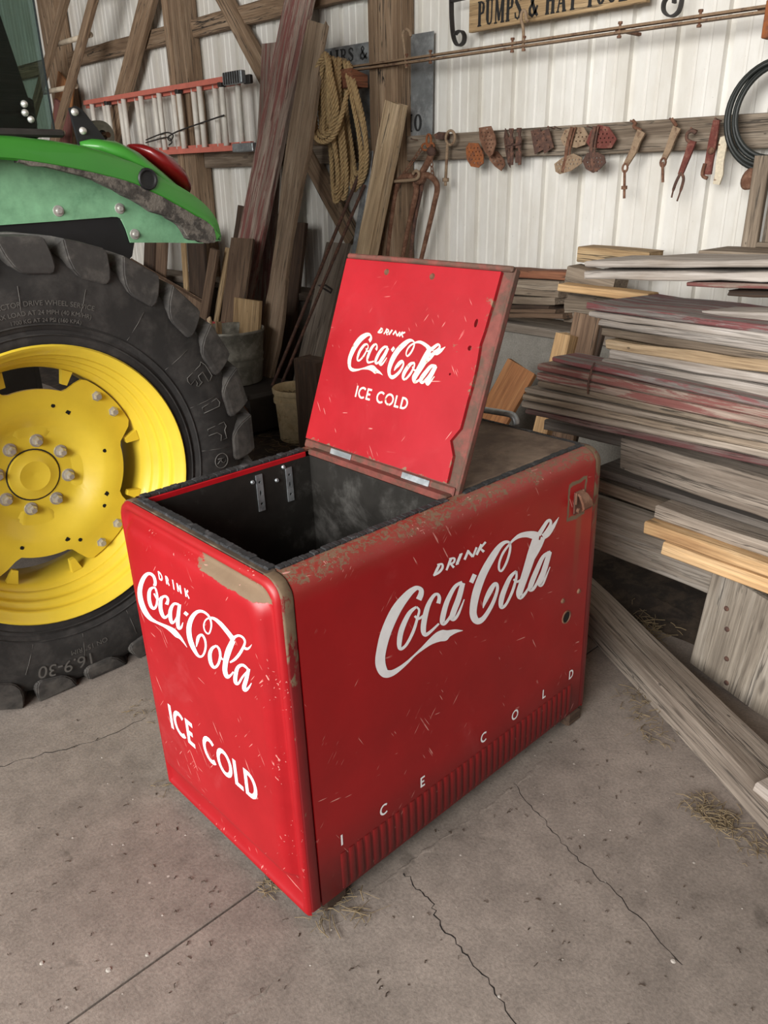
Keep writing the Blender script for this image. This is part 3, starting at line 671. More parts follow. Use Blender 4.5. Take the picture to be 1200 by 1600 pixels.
  ('wooden_beam', 'lower of the two fresh yellow beams in the lower pile', 'beam', None, 'wood_fresh', [1.35, -0.0531, 0.4917], [1.2742, -0.8773, 0.4979], [0.0007, 0.0075, 1.0], 0.043, 0.11, 0, 0.003),
  ('wooden_board', 'wide grey plywood board on edge at the bottom of the pile, behind the cooler corner', 'board', None, 'wood_ply', [1.712, 0.614, 0.3317], [1.5817, -0.3967, 0.3609], [0.0037, 0.0284, 0.9996], 0.2093, 0.03, 0, 0.004),
  ('wooden_board', 'wide grey nailed board standing behind the floor timber at the right edge', 'board', None, 'wood_nail', [1.481, -0.2994, 0.005], [1.46, -0.3351, 0.3842], [0.2716, 0.9566, 0.1052], 0.3894, 0.025, 0, 0.004),
  ('wooden_board', 'narrow bluish board peeping out left of the wide nailed board', 'board', None, 'wood_silver', [1.6889, -0.1302, 0.005], [1.59, -0.1998, 0.299], [0.175, 0.9433, 0.2821], 0.1551, 0.02, 0, 0.004),
]
# ribbons of the script lettering, x and z on the side panel in 0.1 mm: left edge, right edge, ...
SCRIPT = [
  [3531,6879,3367,7005,3541,6893,3378,7018,3555,6912,3394,7036,3573,6936,3412,7056,3590,6962,3427,7076,3602,6989,3438,7092,3609,7014,3446,7107,3614,7040,3453,7123,3616,7068,3457,7136,3613,7099,3460,7145,3602,7134,3461,7148,3582,7169,3461,7152,3555,7200,3458,7159,3525,7227,3451,7169,3494,7251,3442,7178,3462,7271,3431,7186,3433,7287,3418,7192,3401,7302,3406,7195,3363,7315,3396,7195,3322,7323,3383,7193,3279,7325,3360,7188,3235,7324,3331,7178,3186,7322,3298,7165,3132,7315,3262,7147,3072,7301,3223,7124,3010,7281,3177,7094,2941,7254,3123,7057,2865,7222,3062,7014,2785,7183,2999,6965,2705,7134,2938,6912,2629,7076,2879,6853,2558,7007,2819,6786,2488,6928,2756,6709,2422,6842,2694,6627,2362,6754,2637,6543,2309,6666,2586,6461,2264,6575,2543,6380,2225,6480,2503,6294,2194,6385,2468,6209,2167,6296,2439,6126,2146,6216,2417,6052,2128,6145,2403,5988,2115,6080,2398,5933,2108,6018,2398,5885,2107,5957,2402,5841,2113,5893,2407,5798,2127,5825,2415,5755,2150,5754,2426,5714,2180,5684,2438,5676,2219,5615,2449,5648,2270,5545,2453,5634,2337,5481,2450,5631,2407,5437,2453,5622,2469,5411,2470,5606,2524,5396,2498,5587,2576,5387,2532,5570,2629,5382,2567,5556,2680,5383,2607,5547,2730,5388,2652,5540,2778,5395,2702,5537,2827,5405,2753,5535,2878,5416,2806,5536,2931,5429,2861,5539,2984,5444,2918,5545,3037,5461,2974,5553,3088,5477,3029,5561,3136,5495,3080,5571,3183,5514,3131,5583,3229,5533,3181,5596,3276,5551,3231,5610,3326,5566,3283,5625,3381,5578,3336,5641,3439,5588,3389,5657,3498,5596,3443,5675,3558,5603,3496,5692,3617,5609,3546,5710,3675,5615,3593,5729,3731,5619,3639,5748,3786,5621,3684,5767,3841,5622,3729,5786,3895,5619,3776,5803,3951,5612,3824,5820,4009,5603,3873,5836,4066,5591,3922,5850,4118,5579,3972,5861,4162,5567,4025,5868,4196,5555,4081,5868,4229,5541,4135,5863,4265,5526,4180,5857,4309,5512,4213,5850,4357,5503,4238,5842,4397,5504,4262,5831,4424,5514,4289,5815,4443,5527,4321,5797,4461,5541,4360,5777,4487,5550,4403,5758,4524,5554,4449,5741,4567,5556,4500,5725,4611,5557,4555,5707,4656,5556,4613,5688,4699,5553,4671,5665,4747,5548,4731,5637,4803,5538,4794,5604,4859,5526,4854,5571,4908,5516,4905,5543,4943,5508,4942,5523],
  [3356,6824,3397,6763,3323,6822,3369,6753,3276,6822,3330,6742,3219,6817,3286,6726,3158,6804,3244,6704,3099,6777,3205,6674,3044,6735,3163,6630,2988,6681,3117,6574,2934,6621,3072,6511,2885,6558,3030,6447,2844,6497,2996,6388,2814,6436,2970,6333,2791,6374,2949,6276,2775,6312,2933,6221,2764,6253,2921,6168,2759,6199,2910,6120,2757,6147,2901,6077,2760,6094,2894,6037,2770,6043,2891,6004,2788,5992,2890,5985,2830,5939,2881,5991,2887,5908,2875,5993,2935,5901,2896,5988,2982,5906,2929,5989,3029,5920,2968,5998,3075,5943,3007,6017,3122,5978,3049,6049,3173,6024,3095,6094,3224,6077,3142,6147,3273,6134,3186,6204,3316,6192,3226,6260,3352,6254,3263,6317,3384,6322,3296,6380,3411,6390,3328,6444,3435,6453,3355,6504,3454,6506,3378,6555,3470,6546,3397,6594,3484,6577,3411,6623,3493,6605,3421,6647,3498,6633,3426,6666,3496,6665,3426,6683,3482,6702,3421,6701,3458,6737,3407,6723,3432,6766,3388,6746,3411,6788,3369,6768,3398,6803,3355,6785],
  [3293,6583,3347,6601,3307,6565,3363,6581,3327,6537,3383,6554,3355,6502,3404,6527,3392,6467,3423,6508,3440,6439,3434,6501,3488,6431,3455,6499,3534,6434,3491,6502,3578,6442,3531,6509,3615,6451,3568,6518,3641,6456,3594,6523],
  [4149,6554,4013,6634,4154,6572,4021,6651,4162,6597,4032,6674,4170,6628,4043,6699,4176,6663,4051,6723,4175,6697,4055,6742,4167,6732,4054,6759,4154,6765,4051,6780,4135,6799,4046,6798,4110,6832,4042,6809,4077,6862,4040,6812,4040,6883,4034,6815,4003,6897,4021,6818,3963,6904,4006,6819,3922,6902,3988,6815,3882,6891,3966,6803,3842,6870,3938,6781,3798,6843,3907,6749,3754,6808,3874,6710,3712,6768,3844,6667,3674,6724,3817,6623,3642,6675,3794,6574,3614,6619,3771,6520,3589,6560,3751,6462,3568,6501,3733,6403,3549,6444,3717,6347,3533,6389,3703,6293,3518,6332,3691,6238,3507,6275,3681,6185,3501,6219,3675,6137,3501,6167,3672,6097,3508,6117,3673,6063,3523,6068,3675,6033,3545,6019,3677,6013,3581,5969,3677,6005,3638,5923,3664,6011,3697,5904,3662,6010,3742,5905,3684,6006,3783,5913,3719,6008,3824,5925,3761,6013,3867,5938,3807,6020,3918,5955,3860,6030,3978,5977,3923,6046,4038,6001,3986,6064,4091,6022,4042,6081,4127,6036,4081,6092],
  [4870,6864,4918,6774,4836,6866,4882,6774,4785,6871,4834,6776,4723,6873,4783,6776,4655,6867,4733,6768,4591,6847,4688,6749,4532,6811,4644,6714,4473,6764,4596,6665,4416,6711,4549,6608,4363,6654,4505,6548,4316,6597,4466,6490,4276,6539,4434,6432,4241,6476,4406,6371,4211,6413,4382,6308,4186,6353,4360,6248,4166,6298,4342,6194,4150,6246,4326,6145,4138,6196,4313,6100,4131,6147,4304,6061,4131,6100,4299,6033,4143,6051,4297,6024,4182,5994,4285,6036,4244,5949,4264,6047,4301,5933,4261,6044,4346,5937,4280,6038,4386,5951,4310,6040,4429,5975,4350,6056,4477,6007,4398,6082,4528,6047,4450,6117,4580,6093,4501,6159,4628,6143,4548,6205,4674,6206,4595,6263,4721,6281,4643,6335,4765,6357,4688,6409,4803,6424,4727,6474,4829,6470,4755,6520],
  [4837,6839,5000,6746,4817,6794,4984,6698,4788,6730,4962,6629,4755,6656,4936,6549,4720,6581,4906,6468,4687,6515,4875,6395,4652,6455,4840,6329,4615,6394,4802,6264,4576,6335,4762,6204,4542,6279,4727,6150,4514,6230,4699,6104,4493,6189,4677,6065,4476,6154,4659,6034,4463,6121,4646,6010,4457,6086,4639,5996,4462,6043,4635,5996,4493,5988,4622,6011,4545,5943,4607,6020,4597,5917,4601,6018,4644,5908,4606,6010,4682,5912,4619,6005,4712,5922,4637,6007,4740,5938,4660,6016,4768,5959,4685,6032,4797,5988,4714,6056,4828,6025,4746,6087,4862,6078,4787,6133,4900,6147,4835,6193,4938,6220,4884,6257,4971,6284,4927,6315,4994,6329,4956,6354],
  [5268,6907,5417,6803,5138,6742,5285,6637],
  [5689,5811,5664,5826,5703,5825,5663,5848,5721,5844,5660,5879,5743,5865,5659,5916,5769,5890,5663,5957,5798,5917,5675,6000,5832,5949,5695,6046,5874,5987,5721,6096,5917,6027,5753,6147,5960,6067,5786,6195,5998,6102,5821,6237,6032,6136,5857,6272,6064,6171,5897,6303,6093,6202,5939,6330,6118,6227,5980,6352,6138,6242,6022,6366,6148,6248,6067,6370,6150,6251,6119,6360,6142,6257,6174,6335,6136,6265,6220,6297,6140,6263,6247,6258,6147,6247,6262,6222,6154,6222,6271,6184,6157,6190,6275,6142,6154,6153,6272,6096,6142,6112,6261,6046,6121,6063,6242,5991,6091,6008,6216,5930,6055,5950,6184,5865,6013,5893,6146,5801,5969,5840,6104,5741,5918,5789,6054,5683,5859,5737,5996,5625,5798,5688,5935,5571,5737,5647,5875,5523,5682,5619,5820,5485,5634,5604,5769,5456,5590,5598,5718,5435,5552,5601,5665,5423,5523,5608,5609,5421,5507,5616,5546,5431,5503,5621,5472,5458,5503,5624,5399,5502,5499,5632,5336,5556,5491,5644,5285,5614,5481,5664,5246,5671,5468,5691,5217,5727,5455,5724,5196,5785,5445,5762,5181,5847,5438,5808,5173,5913,5439,5863,5173,5985,5448,5931,5180,6064,5465,6010,5192,6151,5489,6093,5211,6244,5517,6178,5235,6337,5548,6260,5266,6426,5585,6341,5305,6512,5626,6424,5350,6598,5672,6506,5401,6682,5722,6587,5457,6763,5775,6662,5516,6841,5833,6734,5581,6914,5898,6804,5652,6986,5967,6871,5726,7052,6034,6935,5800,7113,6095,6993,5869,7167,6150,7047,5936,7213,6201,7097,6002,7254,6248,7141,6067,7290,6292,7179,6131,7319,6334,7208,6193,7341,6373,7230,6254,7356,6410,7244,6314,7363,6444,7253,6371,7363,6477,7257,6425,7357,6506,7257,6477,7346,6533,7253,6527,7330,6558,7246,6577,7307,6578,7237,6624,7277,6595,7224,6664,7240,6609,7207,6691,7199,6618,7178,6705,7156,6622,7141,6711,7110,6620,7098,6711,7061,6612,7053,6706,7011,6601,7006,6696,6961,6586,6957,6680,6908,6565,6904,6659,6853,6539,6850,6632,6797,6512,6799,6604,6744,6484,6755,6574,6698,6454,6715,6541,6657,6422,6678,6505,6618,6388,6646,6467,6585,6357,6623,6430,6560,6333,6612,6393,6544,6323,6611,6349,6544,6321,6612,6299,6563,6315,6617,6258,6594,6305,6630,6230,6628,6295,6648,6212,6662,6288,6673,6202,6698,6284,6707,6198,6739,6285,6746,6198,6782,6290,6785,6204,6826,6300,6824,6215,6869,6317,6863,6232,6911,6340,6904,6255,6955,6368,6945,6282,6999,6400,6984,6314,7041,6434,7019,6351,7080,6474,7053,6395,7115,6519,7086,6446,7146,6569,7116,6500,7175,6617,7144,6552,7201,6663,7167,6598,7224,6702,7186,6636,7244,6737,7200,6670,7262,6771,7210,6702,7277,6805,7217,6735,7291,6844,7223,6771,7304,6887,7227,6809,7317,6932,7229,6849,7330,6977,7228,6893,7341,7023,7224,6940,7349,7068,7218,6993,7353,7115,7209,7050,7352,7165,7198,7110,7346,7217,7183,7173,7337,7270,7167,7236,7326,7321,7148,7300,7312,7370,7127,7367,7296,7421,7101,7434,7278,7473,7073,7500,7258,7528,7044,7562,7237,7581,7017,7622,7216,7634,6992,7685,7188,7690,6966,7750,7157,7746,6940,7810,7127,7796,6918,7859,7101,7832,6901,7894,7083],
  [7908,6983,7738,7103,7932,7005,7764,7123,7965,7036,7803,7150,8004,7072,7847,7182,8043,7109,7893,7214,8079,7141,7934,7242,8112,7170,7971,7267,8143,7200,8009,7293,8173,7227,8046,7318,8201,7249,8083,7339,8224,7263,8120,7354,8244,7270,8159,7363,8261,7272,8199,7364,8271,7272,8242,7358,8272,7273,8288,7343,8264,7279,8334,7316,8263,7279,8365,7284,8270,7268,8384,7252,8277,7251,8394,7220,8278,7232,8398,7186,8272,7212,8392,7153,8255,7189,8377,7119,8227,7163,8353,7084,8193,7136,8326,7049,8156,7109,8298,7015,8122,7085,8272,6984,8088,7064,8247,6954,8051,7044,8220,6924,8014,7026,8195,6896,7983,7010,8173,6872,7960,6999,8158,6856],
  [8077,6839,7952,7026,8102,6840,7983,7024,8142,6840,8023,7021,8193,6842,8065,7018,8250,6848,8104,7018,8304,6861,8137,7021,8350,6883,8172,7031,8391,6909,8211,7047,8428,6937,8251,7068,8462,6966,8292,7090,8492,6994,8332,7110,8519,7020,8368,7127,8542,7047,8402,7143,8562,7074,8436,7160,8581,7101,8469,7176,8601,7128,8503,7193,8621,7157,8541,7211,8643,7190,8581,7230,8663,7221,8620,7249,8680,7248,8654,7265,8692,7267,8678,7277],
  [7936,6964,8126,6861,7923,6936,8109,6835,7906,6897,8087,6798,7886,6851,8059,6755,7863,6804,8028,6709,7838,6760,7994,6665,7811,6717,7957,6626,7781,6674,7918,6586,7749,6630,7875,6547,7713,6586,7830,6507,7675,6541,7783,6466,7627,6491,7728,6420,7572,6437,7665,6370,7516,6384,7603,6321,7467,6338,7549,6278,7432,6306,7511,6249],
  [7573,7057,7945,6854,7550,7015,7922,6811,7518,6956,7891,6750,7480,6886,7854,6679,7441,6811,7814,6603,7404,6736,7775,6530,7371,6660,7736,6458,7338,6580,7695,6382,7306,6498,7652,6304,7273,6417,7609,6226,7241,6338,7566,6150,7207,6259,7522,6075,7171,6180,7477,5999,7136,6101,7432,5925,7103,6028,7391,5856,7075,5963,7355,5795,7049,5910,7325,5741,7024,5863,7300,5694,7001,5820,7279,5655,6985,5777,7264,5623,6978,5730,7253,5598,6984,5680,7245,5575,7000,5628,7237,5554,7028,5575,7231,5542,7076,5517,7216,5548,7164,5458,7170,5574,7236,5446,7157,5574,7283,5454,7185,5571,7326,5468,7225,5575,7368,5488,7268,5584,7407,5511,7309,5597,7445,5541,7352,5617,7485,5580,7398,5647,7522,5620,7443,5679,7554,5655,7482,5709,7576,5680,7509,5730],
  [6920,6387,6985,6317,6883,6383,6953,6305,6829,6378,6909,6289,6765,6368,6861,6269,6697,6350,6814,6243,6634,6320,6773,6210,6577,6274,6732,6163,6521,6218,6688,6103,6467,6155,6645,6036,6419,6092,6605,5970,6378,6035,6571,5910,6345,5981,6543,5857,6317,5929,6520,5806,6296,5877,6500,5759,6280,5826,6485,5715,6271,5777,6473,5675,6270,5728,6465,5638,6275,5677,6459,5603,6287,5627,6456,5575,6312,5575,6454,5562,6368,5515,6434,5578,6441,5481,6415,5586,6495,5476,6432,5579,6543,5483,6466,5577,6590,5501,6506,5585,6635,5528,6547,5604,6682,5568,6591,5639,6734,5619,6638,5689,6787,5677,6685,5749,6837,5739,6730,5812,6879,5800,6769,5872,6915,5863,6804,5931,6947,5929,6836,5995,6974,5996,6865,6058,6995,6061,6889,6118,7010,6119,6906,6171,7016,6175,6916,6218,7013,6228,6918,6263,7006,6274,6916,6305,6997,6312,6913,6340,6993,6338,6912,6366],
  [6819,6153,6874,6174,6837,6134,6896,6153,6865,6103,6925,6124,6902,6065,6956,6096,6951,6026,6983,6076,7014,5995,7001,6067,7077,5983,7032,6062,7139,5983,7083,6062,7199,5987,7138,6066,7249,5992,7188,6071,7284,5995,7223,6074],
  [8368,6429,8430,6344,8323,6431,8385,6341,8257,6436,8325,6339,8175,6439,8260,6334,8090,6431,8199,6321,8011,6406,8148,6296,7944,6361,8100,6252,7881,6303,8052,6191,7822,6236,8005,6120,7768,6169,7960,6048,7717,6108,7916,5981,7670,6050,7874,5919,7625,5990,7833,5858,7584,5931,7795,5798,7548,5876,7761,5744,7520,5827,7732,5696,7497,5783,7706,5655,7478,5741,7683,5619,7466,5702,7665,5592,7462,5660,7657,5578,7486,5600,7645,5594,7555,5537,7616,5618,7628,5505,7611,5617,7695,5494,7628,5608,7756,5502,7662,5604,7810,5528,7706,5616,7864,5573,7757,5652,7924,5634,7817,5709,7986,5705,7878,5778,8045,5781,7937,5851,8098,5853,7991,5920,8146,5928,8039,5992,8191,6010,8086,6071,8231,6091,8128,6149,8264,6160,8164,6216,8288,6208,8190,6264],
  [8260,6452,8460,6347,8237,6406,8443,6297,8204,6340,8419,6226,8166,6263,8390,6144,8128,6185,8359,6059,8093,6114,8329,5983,8060,6048,8298,5913,8026,5980,8265,5844,7993,5915,8233,5777,7964,5853,8202,5716,7941,5800,8175,5665,7923,5754,8150,5621,7907,5713,8126,5585,7896,5675,8107,5558,7892,5637,8095,5544,7907,5586,8086,5555,7964,5524,8057,5582,8040,5484,8030,5593,8108,5475,8028,5588,8157,5490,8054,5585,8199,5525,8096,5601,8244,5588,8152,5650,8298,5677,8222,5726,8354,5775,8293,5813,8403,5863,8356,5892,8437,5922,8400,5945],
]
DRINK = [
  [3966,7321,3907,7366,3981,7335,3919,7382,4003,7354,3936,7405,4028,7377,3956,7432,4053,7401,3977,7459,4076,7424,3996,7483,4096,7447,4016,7506,4115,7473,4038,7530,4134,7498,4059,7552,4149,7519,4077,7571,4160,7534,4090,7585],
  [4053,7548,4041,7593,4077,7543,4064,7590,4112,7537,4098,7585,4149,7529,4138,7578,4178,7520,4179,7568,4187,7515,4219,7548,4186,7513,4248,7516,4189,7502,4260,7486,4189,7486,4264,7457,4185,7469,4261,7430,4178,7455,4251,7406,4165,7442,4234,7385,4145,7428,4209,7367,4120,7415,4181,7352,4093,7403,4150,7339,4067,7394,4117,7330,4038,7385,4079,7325,4004,7379,4036,7324,3968,7374,3995,7326,3937,7369,3960,7328,3915,7366,3936,7329],
  [4383,7305,4319,7346,4546,7540,4460,7595],
  [4446,7550,4434,7596,4473,7544,4460,7591,4513,7536,4499,7586,4555,7527,4544,7578,4587,7517,4588,7566,4593,7515,4632,7543,4589,7517,4657,7506,4590,7503,4661,7475,4586,7485,4654,7447,4576,7470,4640,7424,4567,7462,4615,7407,4548,7459,4578,7404,4514,7461,4534,7409,4474,7467,4489,7417,4437,7473,4451,7426,4411,7477,4426,7431],
  [4462,7430,4513,7446,4574,7292,4634,7311],
  [4752,7329,4664,7387,4883,7523,4796,7580],
  [4670,7334,4653,7373,4775,7326,4758,7365],
  [4795,7538,4778,7576,4901,7531,4883,7569],
  [5006,7343,4928,7395,5145,7536,5067,7587],
  [5039,7548,5101,7566,5219,7335,5292,7355],
  [5290,7314,5221,7358,5425,7516,5355,7559],
  [5429,7314,5350,7369,5613,7520,5522,7582],
  [5687,7589,5745,7535,5456,7476,5513,7421],
  [5496,7451,5546,7473,5629,7311,5695,7340],
]
